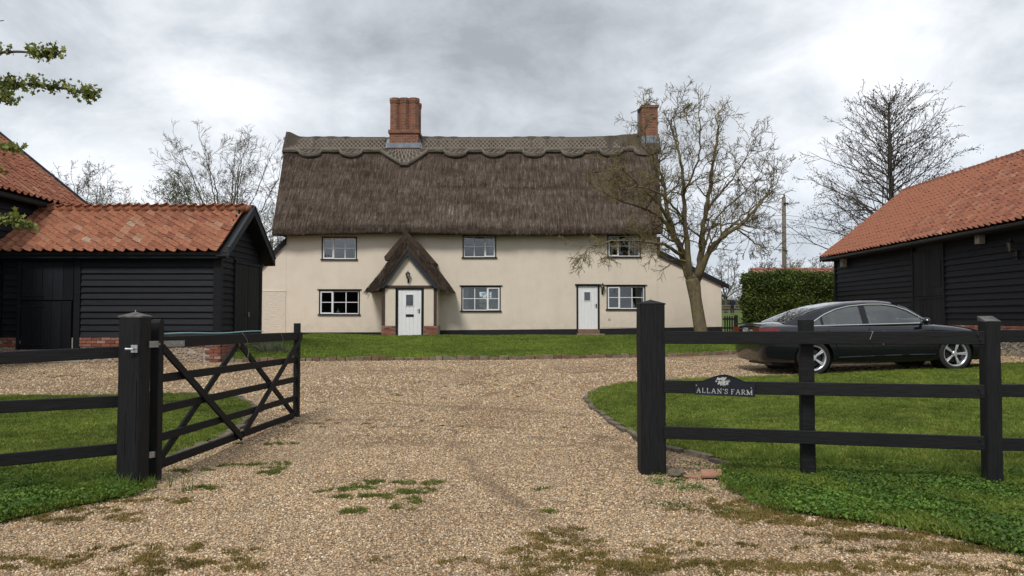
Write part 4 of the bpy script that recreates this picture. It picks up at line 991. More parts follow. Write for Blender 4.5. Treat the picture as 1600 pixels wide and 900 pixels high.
def window(w):
    a, b, c, d = w['r']; x0, x1, z0, z1 = cx(a), cx(b), cz(d), cz(c); y = CY
    fr = MB(); t_ = .035
    # black casing round the opening
    fr.box(x0 - .008, x0 + t_, y - .02, y + .10, z0 - .0, z1); fr.box(x1 - t_, x1 + .008, y - .02, y + .10, z0, z1)
    fr.box(x0 + t_, x1 - t_, y - .016, y + .10, z1 - .045, z1 + .0)
    fo = fr.build('window', 'black_paint', cott)
    MB().box(x0 - .05, x1 + .05, y - .06, y + .02, z0 - .045, z0 + .004).build('sill', 'black_paint', fo, bevel=.006)
    if w['r'][2] > 400: MB().box(x0 - .08, x1 + .08, y - .05, y + .02, z1 + .004, z1 + .032).build('hood', 'black_paint', fo)
    ox0, ox1, oz0, oz1 = x0 + t_, x1 - t_, z0 + .01, z1 - .045
    W = ox1 - ox0; cw = W / 3
    wf = MB(); bw = .045
    def rect(a, b, c, d, w_, y0, y1):
        wf.box(a, b, y0, y1, c, c + w_); wf.box(a, b, y0, y1, d - w_, d); wf.box(a, a + w_, y0 + .002, y1 - .002, c + w_, d - w_); wf.box(b - w_, b, y0 + .002, y1 - .002, c + w_, d - w_)
    rect(ox0, ox1, oz0, oz1, .035, y + .03, y + .08)
    ci = w['c']; ca = ox0 + ci * cw; rect(ca + .004, ca + cw - .004, oz0 + .006, oz1 - .006, .055, y + .005, y + .06)
    zm = (oz0 + oz1) / 2 + .01
    for i in (1, 2): wf.box(ox0 + i * cw - .016, ox0 + i * cw + .016, y + .034, y + .07, oz0 + .035, oz1 - .035)
    wf.box(ox0 + .035, ox1 - .035, y + .032, y + .066, zm - .013, zm + .013)
    wf.build('frame', 'white_paint', fo)
    for i in range(3):
        for (q0, q1) in ((oz0 + .02, zm - .01), (zm + .01, oz1 - .02)):
            MB().box(ox0 + i * cw + .014, ox0 + (i + 1) * cw - .014, y + .046 + rnd.uniform(-.002, .002), y + .050, q0, q1).build('pane', 'window_glass', fo)
    s = w['s']
    def cur(a, b):
        n = 14; mb = MB(); vs = []
        for i in range(n + 1):
            xx = a + (b - a) * i / n; yy = y + .20 + .03 * math.sin(i * 2.2); vs += [(xx, yy, oz0 - .1), (xx, yy, oz1 + .1)]
        mb.raw(vs, [(2 * i, 2 * i + 2, 2 * i + 3, 2 * i + 1) for i in range(n)]); mb.build('curtain', 'curtain', fo, smooth=True, fix=False)
    if s in ('b', 'l') : cur(ox0, ox0 + cw * (.45 if s == 'b' else .0) + .01) if s == 'b' else cur(ox1 - cw * .3, ox1)
    if s in ('b', 'r'): cur(ox1 - cw * .65, ox1)
for w in WINS: window(w)
vz = cz(490) + .02; vx = cx(527)
v_ = MB().lathe((vx, CY + .17, vz), [(0, 0), (.05, 0), (.075, .05), (.06, .1), (.02, .13), (.03, .15), (0, .19)], 12).build('ornament', 'white_paint', smooth=True)
tag(v_, 'small white ornament on the sill inside the lower left window', 'ornament')
# bottles and pots on the sill of the lower middle window
for i, (px, s) in enumerate(((741, .05), (748, .06), (753, .045), (771, .05), (779, .06))):
    o = MB().lathe((cx(px), CY + .15, cz(485) + .02), [(0, 0), (s * .7, 0), (s, s * .9), (s * .6, s * 1.9), (s * .3, s * 2.4), (0, s * 2.5)], 10).build('ornament', 'dark_metal', smooth=True)
    tag(o, ['leftmost', 'second from left', 'third from left', 'fourth from left', 'rightmost'][i] + ' of the small dark ornaments on the sill in the lower middle window', 'ornament', 'ornaments inside the lower middle window')

def door(px0, px1, py0, py1, y, win, planks, letter, handle_px):
    x0, x1 = P(px0, 480, y).x, P(px1, 480, y).x; zt, zb = P(640, py0, y).z, P(640, py1, y).z
    t = MB().box(x0, x1, y + .03, y + .075, zb, zt).build('door', 'white_paint', cott)
    n = planks; w = (x1 - x0) / n
    wx0, wx1, wz0, wz1 = P(win[0], 470, y).x, P(win[1], 470, y).x, P(640, win[3], y).z, P(640, win[2], y).z
    for i in range(n): MB().box(x0 + i * w + .003, x0 + (i + 1) * w - .003, y + .018 + rnd.uniform(-.001, .001), y + .029, zb + .005, zt - .005).build('plank', 'white_paint', t, bevel=.003)
    MB().box(wx0 - .03, wx1 + .03, y + .0, y + .016, wz0 - .03, wz1 + .03).build('door_window', 'white_paint', t)
    MB().box(wx0, wx1, y - .006, y - .001, wz0, wz1).build('door_window_lead', 'dark_metal', t)
    gl_ = MB().box(wx0 + .008, wx1 - .008, y - .014, y - .008, wz0 + .008, wz1 - .008).build('door_glass', 'window_glass', t)
    if letter:
        a, b, c, d = [f(v) for f, v in ((lambda q: P(q, 480, y).x, letter[0]), (lambda q: P(q, 480, y).x, letter[1]), (lambda q: P(640, q, y).z, letter[3]), (lambda q: P(640, q, y).z, letter[2]))]
        MB().box(a, b, y + .004, y + .016, c, d).build('letterbox', 'dark_metal', t); MB().box(a + .02, b - .02, y - .003, y + .003, c + .025, d - .025).build('letter_flap', 'dark_metal', t)
    h = P(handle_px[0], handle_px[1], y); MB().box(h.x - .02, h.x + .02, y + .005, y + .016, h.z - .09, h.z + .09).build('handle_plate', 'dark_metal', t)
    MB().tube([(h.x, y + .01, h.z + .03), (h.x, y - .045, h.z + .03), (h.x - .09, y - .045, h.z + .03)], .011, 6).build('handle', 'dark_metal', t)
    return x0, x1, zb, zt
# right door
x0, x1, zb, zt = door(903.5, 934, 447, 514.5, CY, (913, 922, 456.5, 469), 6, None, (932, 478))
for a, b in ((x0 - .075, x0 - .004), (x1 + .004, x1 + .075)): MB().box(a, b, CY - .02, CY + .1, zb - .1, zt + .03).build('door_post', 'black_paint', cott)
MB().box(x0 - .13, x1 + .13, CY - .07, CY + .1, zt + .03, zt + .085).build('door_hood', 'black_paint', cott)
st = MB().box(x0 - .03, x1 + .05, CY - .32, CY + .02, CZ - .1, zb - .01).build('doorstep', 'old_brick', cott, bevel=.02)
MB().box(x0 - .1, x1 + .22, CY - .55, CY - .321, CZ - .1, CZ + .10).build('doorstep', 'old_brick', cott, bevel=.02)
lantern('wall_lantern', 'black wall lantern beside the right white door of the cottage', P(941, 450, CY).x, CY, P(941, 450, CY).z + .03, (0, -1, 0), 1.15)
# stone slab in the lawn by the wall
o = MB().box(cx(786), cx(865), CY - .5, CY - .15, CZ - .05, CZ + .05).build('stone_slab', 'stone', bevel=.02); tag(o, 'long flat stone slab lying in the grass against the cottage wall', 'stone slab')

# ------------------------------------------------------------------ thatch
YR = CY + DEP / 2; ZR = P(700, 219, YR).z; YEV = CY - .5; ZEL = P(700, 367, YEV).z
def rise(x):     # ridge line: horn at the left end, gentle lift to the right chimney
    return .24 * sst(-9.55, -10.15, x) + .13 * sst(3.0, 6.2, x) + .02 * math.sin(x * 1.3)
def wav(x, k=0): return .028 * math.sin(x * .9 + k) + .02 * math.sin(x * 2.3 + 1.7 * k) + .012 * math.sin(x * 5.1 + k)
prof = [(CY + .02, ZEL + .12), (CY - .34, ZEL + .02), (YEV + .02, ZEL - .01), (YEV - .035, ZEL + .10), (YEV + .01, ZEL + .27), (YEV + .14, ZEL + .46)]
for v in np.linspace(.16, 1, 9)[0:]: prof.append((YEV + .12 + (YR - YEV - .12) * v, ZEL + .40 + (ZR - ZEL - .40) * v - .06 * math.sin(v * math.pi)))
def thatch_x(s, z):   # ends splay outward towards the ridge
    k = max(0, min(1, (z - ZEL) / (ZR - ZEL)))
    return -9.72 - .58 * k if s < 0 else 6.12 + .50 * k
def build_thatch():
    full = prof + [(2 * YR - y, z) for y, z in reversed(prof[:-1])]
    mb = MB(); NX = 90; n = len(full)
    for i in range(NX + 1):
        u = i / NX
        for k, (y, z) in enumerate(full):
            a, b = thatch_x(-1, z), thatch_x(1, z); x = a + (b - a) * u; m = min(k, n - 1 - k) / (len(prof) - 1)
            q = wav(x, (z - ZEL) * .9); mb.v.append((x, y + (q if k < n / 2 else -q) * .8, z + q * .5 + (rise(x) * m ** 3) - (.04 * math.sin(x * .55 + 1) if m < .5 else 0)))
    for i in range(NX):
        for k in range(n): mb.f.append((i * n + k, i * n + (k + 1) % n, (i + 1) * n + (k + 1) % n, (i + 1) * n + k))
    mb.f += [tuple(range(n)), tuple(NX * n + k for k in range(n))[::-1]]
    return mb.build('thatched_roof', 'thatch', cott, smooth=True)
roof = build_thatch()
PITCHR = math.atan2(ZR - ZEL - .40, YR - YEV - .12)
reed_me = []
for s in range(3):
    rr = random.Random(s); mb = MB()
    for _ in range(8):
        x = rr.uniform(-.07, .07); y = rr.uniform(-.12, .12); mb.bar((x, y, -.004), (x + rr.uniform(-.004, .004), y - .17, .003), .006, .005)
    me = mb.mesh('reeds', fix=False); me.materials.append(MATS['reed']); reed_me.append(me)
C_reed = proto_collection('reeds', reed_me)
def reeds_on_roof(n):
    u = nr.uniform(0.006, .994, n); v = nr.uniform(0.0, .97, n); pts = []; rots = []
    for a, b in zip(u, v):
        z = ZEL + .40 + (ZR - ZEL - .40) * b; x0, x1 = thatch_x(-1, z), thatch_x(1, z); x = x0 + (x1 - x0) * a
        y = YEV + .12 + (YR - YEV - .12) * b; z2 = z - .06 * math.sin(b * math.pi) + rise(x) * b ** 3
        q_ = wav(x, (z - ZEL) * .9); pts.append((x, y + q_ * .8 - .022, z2 + q_ * .5 + .012 - (.04 * math.sin(x * .55 + 1) if b < .45 else 0))); rots.append((PITCHR, rnd.uniform(-.05, .05), rnd.uniform(-.05, .05)))
    m = int(n * .05)
    for _ in range(m):
        x = rnd.uniform(-9.7, 6.1); a = rnd.random(); pts.append((x, YEV - .03 + .10 * a * a, ZEL - .04 * math.sin(x * .55 + 1) + .12 + .28 * a)); rots.append((PITCHR + .30 - .25 * a, rnd.uniform(-.08, .08), 0))
    k = len(pts); sc_ = nr.uniform(.6, 1.25, k); sc_[n:] *= .55; scatter('reed_ends', pts, rots, sc_, C_reed, parent=cott)
reeds_on_roof(36000)
# patterned block ridge with scallops
NRM = Vector((0, -math.sin(PITCHR), math.cos(PITCHR))); ROOFP = (0, YR, ZR)
def onroof(px, py, lift=0.0):
    p = HIT(px, py, ROOFP, NRM); return p + NRM * lift
def ridge_low(px):
    """photo row of the lower edge of the ridge block at column px"""
    y = 240.5
    for c in (485, 549, 712, 772, 834, 895, 955, 1008):
        d = abs(px - c)
        if d < 18: y = max(y, 240.5 + 7.5 * math.sqrt(max(0, 1 - (d / 18) ** 2)))
    d = abs(px - 632)
    if d < 37: y = max(y, 262 - 21 * (d / 37) ** 1.25 if d > 6 else 261.5)
    if px > 900: y -= (px - 900) * .022
    return y
def build_ridge():
    mb = MB(); cols = np.arange(441.5, 1032.6, 1.5); lift = .13; K = 5
    for px in cols:
        low = onroof(px, ridge_low(px), 0); x = low.x
        top = Vector((x, YR, ZR + rise(x) + .0))
        for k in range(K + 1):
            f = k / K; p = low.lerp(top, f); p.z -= .04 * math.sin(f * math.pi) * 0
            mb.v.append(tuple(p + NRM * (lift + .02 * math.sin(f * 3) + .012 * math.sin(x * 9)) + Vector((0, 0, .05 * (f > .99)))))
        mb.v.append(tuple(low + NRM * -.02))
        bk = Vector((x, 2 * YR - low.y, low.z)); mb.v.append((x, YR + (bk.y - YR) * .12, top.z + lift * .6)); mb.v.append((x, bk.y + .1, min(bk.z, ZR - .75) + lift))
    n = K + 4
    for i in range(len(cols) - 1):
        a, b = i * n, (i + 1) * n
        for k in range(K): mb.f.append((a + k, b + k, b + k + 1, a + k + 1))
        mb.f.append((a + K + 1, b + K + 1, b, a)); mb.f.append((a + K, b + K, b + K + 2, a + K + 2)); mb.f.append((a + K + 2, b + K + 2, b + K + 3, a + K + 3))
    for a in (0, (len(cols) - 1) * n): mb.f.append((a + K + 1, a, a + 1, a + 2, a + 3, a + 4, a + K, a + K + 2, a + K + 3))
    rd = mb.build('ridge_block', 'ridge_thatch', cott)
    lg = MB(); LF = .155
    row = lambda px, f: Vector(onroof(px, 0 + (ridge_at(px) * f + base_at(px) * (1 - f)), LF))
    def base_at(px): return 240.5 - max(0, px - 900) * .022
    def ridge_at(px): return 218 - max(0, px - 900) * .035
    def line(pts): lg.tube([onroof(px, py, LF) for px, py in pts], .016, 4, cap=False)
    for f in (.16, .22, .80, .86): 
        for seg in ((444, 603), (658, 1000)): line([(px, ridge_at(px) * f + base_at(px) * (1 - f)) for px in np.linspace(seg[0], seg[1], 20)])
    for f in (.9, .97):
        for seg in ((444, 603), (658, 1000)): line([(px, ridge_at(px) * f + base_at(px) * (1 - f)) for px in np.linspace(seg[0], seg[1], 16)])
    px = 446.0
    while px < 1000:
        if not (596 < px < 658):
            for a, b in ((.22, .80), (.80, .22)): line([(px, ridge_at(px) * a + base_at(px) * (1 - a)), (px + 13, ridge_at(px) * b + base_at(px) * (1 - b))])
        px += 6.5
    # rods following the scallops
    for off in (-2.0, -4.2):
        line([(px, ridge_low(px) + off) for px in np.arange(444, 1000, 3)])
    for c in (485, 549, 712, 772, 834, 895, 955):
        for dx in (-8, 0, 8): line([(c + dx - 4, ridge_low(c + dx - 4) - 4), (c + dx + 4, 238)])
    for dx in range(-28, 29, 7):
        y = ridge_low(632 + dx) - 3
        if y > 240: line([(632 + dx, y), (632 + dx * .5 + 6, 238)]); line([(632 + dx, y), (632 + dx * .5 - 6, 238)])
    o = lg.build('ligger_rods', 'ligger', cott, fix=False); o['kind'] = 'stuff'
build_ridge()

# ------------------------------------------------------------------ chimneys
def build_chimney():
    t = MB(); y0, y1 = YR - .62, YR + .62; yf = y0; X = lambda px: P(px, 200, yf).x; Z = lambda py: P(630, py, yf).z
    xa, xb = X(608.5), X(653.5)
    t.box(xa, xb, y0, y1, Z(240) - .3, Z(207)); 
    c = t.build('chimney', 'brickwork', cott)
    MB().box(xa - .05, xb + .05, y0 - .06, y1 + .06, Z(208), Z(203)).build('string_course', 'brickwork', c)
    w = (xb - xa - .02) / 3; r = w / 2 / math.cos(math.pi / 8)
    for i in range(3):
        for yy in (y0 + w / 2, y1 - w / 2):
            m = MB(); cxn = xa + .01 + w * (i + .5); vs = []
            rr = [(r * 1.0, Z(204)), (r * 1.0, Z(161)), (r * 1.09, Z(160)), (r * 1.09, Z(157.5)), (r * 1.15, Z(157)), (r * 1.15, Z(152.5)), (r * .6, Z(152)), (r * .6, Z(156))]
            base = len(m.v)
            for q, h in rr:
                for j in range(8):
                    a = math.pi / 8 + j * math.pi / 4; m.v.append((cxn + q * math.cos(a), yy + q * math.sin(a), h))
            for a in range(len(rr) - 1):
                for j in range(8): m.f.append((a * 8 + j, a * 8 + (j + 1) % 8, (a + 1) * 8 + (j + 1) % 8, (a + 1) * 8 + j))
            m.f.append(tuple(range((len(rr) - 1) * 8, len(rr) * 8)))
            m.build('flue_shaft', 'brickwork', c)
    MB().box(xa + w * .5, xb - w * .5, y0 + w * .5, y1 - w * .5, Z(204), Z(156)).build('stack_core', 'brickwork', c)
    # lead apron
    p = [onroof(603, 236, .16), onroof(660, 236, .16), onroof(657, 222, .17), onroof(606, 222, .17)]
    MB().prism([tuple(q) for q in p], tuple(NRM * .02)).build('lead_apron', 'lead', c)
    MB().box(X(605.5), X(656.5), y0 - .03, y1 + .03, Z(231), Z(223.5)).build('lead_flashing', 'lead', c)
    # right chimney at the gable
    yf = YR - .45; X = lambda px: P(px, 200, yf).x; Z = lambda py: P(1015, py, yf).z
    xa, xb = X(1003), X(1028)
    c = MB().box(xa, xb, yf, yf + .9, Z(240), Z(168)).build('chimney', 'brickwork', cott)
    MB().box(xa - .04, xb + .04, yf - .04, yf + .94, Z(168) + .002, Z(164)).build('chimney_cap', 'brickwork', c)
    MB().lathe(((xa + xb) / 2 - .02, yf + .4, Z(164)), [(.13, 0), (.11, .16), (.08, .16), (.08, .05)], 12).build('chimney_pot', 'black_paint', c)
    MB().box(xa - .03, xb + .03, yf - .03, yf + .5, Z(224), Z(212)).build('lead_flashing', 'lead', c)
    # brick breast on the gable below the eave
    MB().box(XR + .01, XR + .45, CY + 1.6, CY + 3.4, 2.5, P(1035, 370, CY + 1.6).z).build('chimney_breast', 'brickwork', cott)
    # aerial
    t = thing('tv_aerial', 'television aerial on a thin mast beside the right chimney', 'aerial', (X(998), yf + .2, ZR))
    m = X(998); MB().tube([(m, yf + .2, ZR - .2), (m, yf + .2, Z(168))], .022, 6).build('mast', 'dark_metal', t)
    a = MB(); zz = Z(171); a.tube([(m - .32, yf + .2, zz - .1), (m + .10, yf + .2, zz + .05)], .012, 5)
    for k in range(6): q = m - .30 + k * .07; a.tube([(q, yf - .02, zz - .1 + k * .025), (q, yf + .42, zz - .1 + k * .025)], .006, 4)
    a.build('antenna', 'dark_metal', t)
build_chimney()

# ------------------------------------------------------------------ porch
def build_porch():
    Y = 30.45; X = lambda px: P(px, 450, Y).x; Z = lambda py: P(640, py, Y).z
    g = gz(0, Y) - .05; xL, xR = X(596), X(684)
    po = MB()
    xa, xb = X(620.5), X(659.5); zt = Z(450)
    # walls: render panels between posts
    po.box(xL + .02, xa - .07, Y + .03, Y + .12, Z(509), zt); po.box(xb + .07, xR - .02, Y + .03, Y + .12, Z(509), zt)
    po.box(xL + .01, xL + .12, Y + .121, CY, Z(509), zt); po.box(xR - .12, xR - .01, Y + .121, CY, Z(509), zt)
    # gable infill
    ap = P(636.8, 396, Y); po.prism([(X(600), Y + .03, Z(446.5)), (X(677.5), Y + .03, Z(446.5)), (ap.x, Y + .03, ap.z)], (0, .1, 0))
    p = po.build('porch', 'cream_render', cott)
    for a, b in ((X(596.5), X(601.5)), (X(677.7), X(682.5))): MB().box(a, b, Y - .01, Y + .14, Z(509) + .0, zt).build('porch_post', 'brown_timber', p, bevel=.006)
    MB().box(X(597), X(683), Y - .022, Y + .14, zt + .003, Z(446)).build('porch_beam', 'brown_timber', p, bevel=.006)
    pb = MB().box(xL + .01, xa - .055, Y - .0, Y + .14, g, Z(509.5)).box(xb + .055, xR - .01, Y - .0, Y + .14, g, Z(509.5)).box(xL + .005, xL + .14, Y + .141, CY, g, Z(509.5)).box(xR - .14, xR - .005, Y + .141, CY, g, Z(509.5)).build('porch_plinth', 'mortar', p)
    for r in range(9):
        z = Z(509.5) - .068 * (r + 1)
        if z < g - .02: break
        for a, b in ((xL, xa - .055), (xb + .055, xR)):
            x = a + (-.1 if r % 2 else 0)
            while x < b:
                c, d = max(a, x), min(b, x + .215)
                if d - c > .04: link('brick', rnd.choice(BRICK), None, pb, ((c + d) / 2, Y + .0, z + .03), (rnd.uniform(-.02, .02), 0, 0), (d - c - .012, .06, .058))
                x += .215
    # door
    d = door(622, 658.3, 452.5, 525, Y + .02, (634.5, 645.5, 460.5, 477.5), 6, (634, 646.5, 491, 495), (655, 486))
    for a, b in ((d[0] - .06, d[0] - .003), (d[1] + .003, d[1] + .06)): MB().box(a, b, Y + .0, Y + .13, g, zt - .0).build('door_post', 'black_paint', cott)
    MB().box(d[0], d[1], Y + .002, Y + .128, d[3] + .003, zt - .001).build('door_head', 'black_paint', cott)
    MB().box(d[0] - .06, d[1] + .06, Y - .15, Y + .13, g, d[2] - .01).build('doorstep', 'stone', cott, bevel=.01)
    # black barge boards
    apo = P(636.3, 389, Y - .14); api = P(636.7, 399.5, Y - .14)
    for bx, ix in ((590.5, 600), (689.5, 677.7)):
        a = P(bx, 453, Y - .14); b = P(ix, 447, Y - .14)
        MB().prism([tuple(a), tuple(b + Vector((0, 0, -.06))), tuple(api), tuple(apo)], (0, .06, 0)).build('porch_bargeboard', 'barge_grey', p)
    # thatch
    def arch(yy, dz, lo, name, mat, spread, th, y1):
        pa = P(634, 362 + dz, yy); L = P(570 + lo, 456 - lo * 1.25, yy); Rr = P(707.5 - lo, 455 - lo * 1.25, yy)
        ia = P(636.5, 388 + dz, yy); il = P(591 + lo * .9, 454 - lo * 1.3, yy); ir = P(689 - lo * .9, 452.5 - lo * 1.3, yy)
        mb = MB(); rows = []; NS = 12; ny = 5
        outer = []; inner = []
        for i in range(NS + 1):
            f = i / NS; b = .10 * math.sin(f * math.pi)
            p_ = L.lerp(pa, f) + Vector((b * .6, 0, -b * .25 * 0 - .06 * math.sin(f * math.pi))); outer.append(p_); inner.append(il.lerp(ia, f))
        for i in range(1, NS + 1):
            f = i / NS; p_ = pa.lerp(Rr, f) + Vector((.05 * math.sin(f * math.pi), 0, .02 * math.sin(f * math.pi))); outer.append(p_); inner.append(ia.lerp(ir, f))
        m = len(outer); ys_ = np.linspace(0, y1 - yy, ny)
        for q in ys_:
            for p_ in outer: mb.v.append((p_.x, p_.y + q, p_.z + .01 * math.sin(p_.x * 9 + q * 4)))
            for p_ in inner: mb.v.append((p_.x, p_.y + q + (.05 if q == 0 else 0), p_.z))
        for k in range(ny - 1):
            a, b = k * 2 * m, (k + 1) * 2 * m
            for i in range(m - 1): mb.f.append((a + i, b + i, b + i + 1, a + i + 1)); mb.f.append((a + m + i, a + m + i + 1, b + m + i + 1, b + m + i))
            mb.f.append((a, a + m, b + m, b)); mb.f.append((a + m - 1, b + m - 1, b + 2 * m - 1, a + 2 * m - 1))
        for i in range(m - 1): mb.f.append((i, i + 1, m + i + 1, m + i))
        mb.build(name, mat, p, smooth=False)
        return outer
    ou = arch(Y - .22, 3, 0, 'porch_thatch', 'thatch', 0, 0, CY + .6)
    # ridge capping layer, proud of the coat below
    yy = Y - .25; pa = P(634, 361, yy); l = P(604, 402, yy); r_ = P(676, 411, yy)
    mb = MB(); pts = [P(601.5, 407, yy), l + Vector((-.10, 0, .02)), P(618, 380, yy), pa, P(653, 379, yy), r_ + Vector((.09, 0, .03)), P(677, 414, yy), P(668, 408, yy), P(650, 386, yy), P(635.5, 373, yy), P(620, 389, yy), P(608, 406, yy)]
    n = len(pts); mb.prism([tuple(q) for q in pts], (0, CY + .2 - yy, 0)); mb.build('porch_ridge_cap', 'thatch', p)
    # reeds on porch slopes
    pp = []; rr_ = []
    for i in range(1100):
        k = rnd.randrange(len(ou) - 1); f = rnd.random(); a = ou[k].lerp(ou[k + 1], f); q = rnd.random() ** 2 * .9
        if rnd.random() < .45:   # on the front lip, fanning down
            c_ = Vector((ou[12].x, 0, 0)); w_ = rnd.uniform(0, .22); side = -1 if k < 12 else 1
            pp.append((a.x - side * w_ * .75, a.y - .005, a.z - w_ * .62)); rr_.append((1.45, side * -.6 + rnd.uniform(-.15, .15), 0))
        else:
            side = -1 if k < 12 else 1; pp.append((a.x + side * .02, a.y + q, a.z + .015)); rr_.append((PITCHR, 0, R(90) * side + rnd.uniform(-.15, .15)))
    scatter('reed_ends', pp, rr_, nr.uniform(.4, .7, len(pp)), C_reed, parent=cott)
    lp = P(638, 432, Y + .03); lantern('wall_lantern', 'black wall lantern in the gable above the porch door', lp.x, lp.y, lp.z + .04, (0, -1, 0), 1.15)
build_porch()

# ================================================================== FRONT FENCES, GATEPOSTS AND GATE
def post(parent, name, x, y, w, top, mat='post_timber', cap=None, d=None, base=None):
    d = d or w; b = gz(x, y) - .12 if base is None else base
    bm = MB(); n = 7; vs = []
    mb = MB(); ch = .012
    pr = [(-w / 2 + ch, -d / 2), (w / 2 - ch, -d / 2), (w / 2, -d / 2 + ch), (w / 2, d / 2 - ch), (w / 2 - ch, d / 2), (-w / 2 + ch, d / 2), (-w / 2, d / 2 - ch), (-w / 2, -d / 2 + ch)]
    levels = [b, b + .15, b + .5, b + .9, top - .3, top]
    for z in levels:
        j = .003
        for px, py in pr: mb.v.append((x + px + rnd.uniform(-j, j), y + py + rnd.uniform(-j, j), z))
    for a in range(len(levels) - 1):
        for i in range(8): mb.f.append((a * 8 + i, a * 8 + (i + 1) % 8, (a + 1) * 8 + (i + 1) % 8, (a + 1) * 8 + i))
    mb.f += [tuple(range(8))[::-1], tuple(range((len(levels) - 1) * 8, len(levels) * 8))]
    return mb.build(name, mat, parent)
# right fence
YA = 6.7
def right_fence():
    t = thing('post_and_rail_fence', 'black post and rail fence right of the drive with a house sign on it', 'fence', (3.0, 6.5, gz(3, 6.5)))
    # rails: photo rows at both ends, centre line, height
    YB = 6.2; a_x, b_x = 1038, 1537
    for (y0, y1, h0, h1) in ((527.5, 528, 18.5, 22), (604, 612, 17, 20), (675.5, 692.5, 18, 23)):
        A = P(a_x, y0, 6.62); B = P(b_x, y1, 6.02); mid = (A + B) / 2
        MB().bar(A, B, .038, .106, ch=.004).build('rail', 'fence_timber', t)
    # continuing rails beyond the big intermediate post
    for (y0, h) in ((525, .1), (610, .1), (694, .1)):
        A = P(1560, y0, 6.22); B = A + Vector((2.4, -.15, -.01)); MB().bar(A, B, .038, h, ch=.004).build('rail', 'fence_timber', t)
    q = P(1261, 500, 6.42); x = q.x; post(t, 'post', x, 6.45, .115, q.z, 'fence_timber', d=.075)
    # post at the right with a sloping weathered top
    q = P(1564, 502, 6.13); w_ = .125; x = q.x - w_ / 2; z = q.z; p_ = post(t, 'post', x, 6.185, w_, z, d=.11)
    h = w_ / 2 - .001; ya, yb = 6.131, 6.239
    MB().raw([(x - h, ya, z - .004), (x + h, ya, z - .004), (x + h, yb, z - .004), (x - h, yb, z - .004), (x - h, ya, z + .003), (x + h, ya, z + .003), (x + h, yb, z + .042), (x - h, yb, z + .042)],
        [(0, 1, 5, 4), (1, 2, 6, 5), (2, 3, 7, 6), (3, 0, 4, 7), (4, 5, 6, 7), (3, 2, 1, 0)]).build('post_top', 'weathered_cap', p_)
    q2 = P(2100, 500, 5.9); post(t, 'post', q2.x, 6.05, .15, 1.5, d=.15)
    for (px, py) in ((1528, 522), (1532, 530), (1530, 607), (1534, 615), (1531, 687), (1535, 695)):
        q = P(px, py, 5.998); MB().lathe(tuple(q), [(0, -.004), (.008, -.004), (.009, 0), (0, 0)], 8, 'y').build('nail', 'dark_metal', t)
    # bits of twine tied to the top rail
    for px, l in ((1363, 12), (1384, 20)):
        q = P(px, 518, 6.2); e = P(px + .5, 518 + l, 6.13)
        o = MB().tube([q + Vector((0, .03, .002)), q + Vector((0, -.012, .001)), e + Vector((.002, .05, 0)), e + Vector((.004, .05, -.004))], .0017, 5).build('twine', 'rope'); tag(o, ('short' if l < 15 else 'longer') + ' white twine end hanging over the top fence rail', 'twine')
right_fence()
def gatepost(px0, px1, ytop, Y, w, label, lean=0):
    x0 = P(px0, 600, Y).x; xc = x0 + w / 2; zt = P(700, ytop, Y).z
    t = thing('gatepost', label, 'gatepost', (xc, Y + w / 2, gz(xc, Y)))
    p_ = post(t, 'post', xc, Y + w / 2, w, zt)
    y = Y + w / 2; h = w / 2 + .004; MB().raw([(xc - h, y - h, zt), (xc + h, y - h, zt), (xc + h, y + h, zt), (xc - h, y + h, zt), (xc - h, y - h, zt + .012), (xc + h, y - h, zt + .012), (xc + h, y + h, zt + .012), (xc - h, y + h, zt + .012), (xc, y, zt + .045)],
        [(0, 1, 5, 4), (1, 2, 6, 5), (2, 3, 7, 6), (3, 0, 4, 7), (4, 5, 8), (5, 6, 8), (6, 7, 8), (7, 4, 8), (3, 2, 1, 0)]).build('cap', 'weathered_cap' if w < .2 else 'fence_timber', t)
    MB().tube([(xc, y, zt + .04), (xc, y, zt + .06)], .004, 5).build('cap_nail', 'galvanised', t)
    # dark splits in the grain
    cr = MB()
    for dx, za, zb in ((.2, .05, .45), (-.15, .75, 1.05), (.32, .5, .9)):
        xx = xc + dx * w; cr.box(xx, xx + .004, Y - .004, Y + .003, zt - zb * 1.1, zt - za)
    cr.build('split', 'black_paint', t)
    return t, xc, zt
gatepost(1001, 1041, 476, YA - .08, .215, 'thick black square gatepost on the right of the drive opening')
LT, LXC, LZT = gatepost(183, 219, 496, 6.08, .18, 'thick black square gatepost that the open gate hangs from')
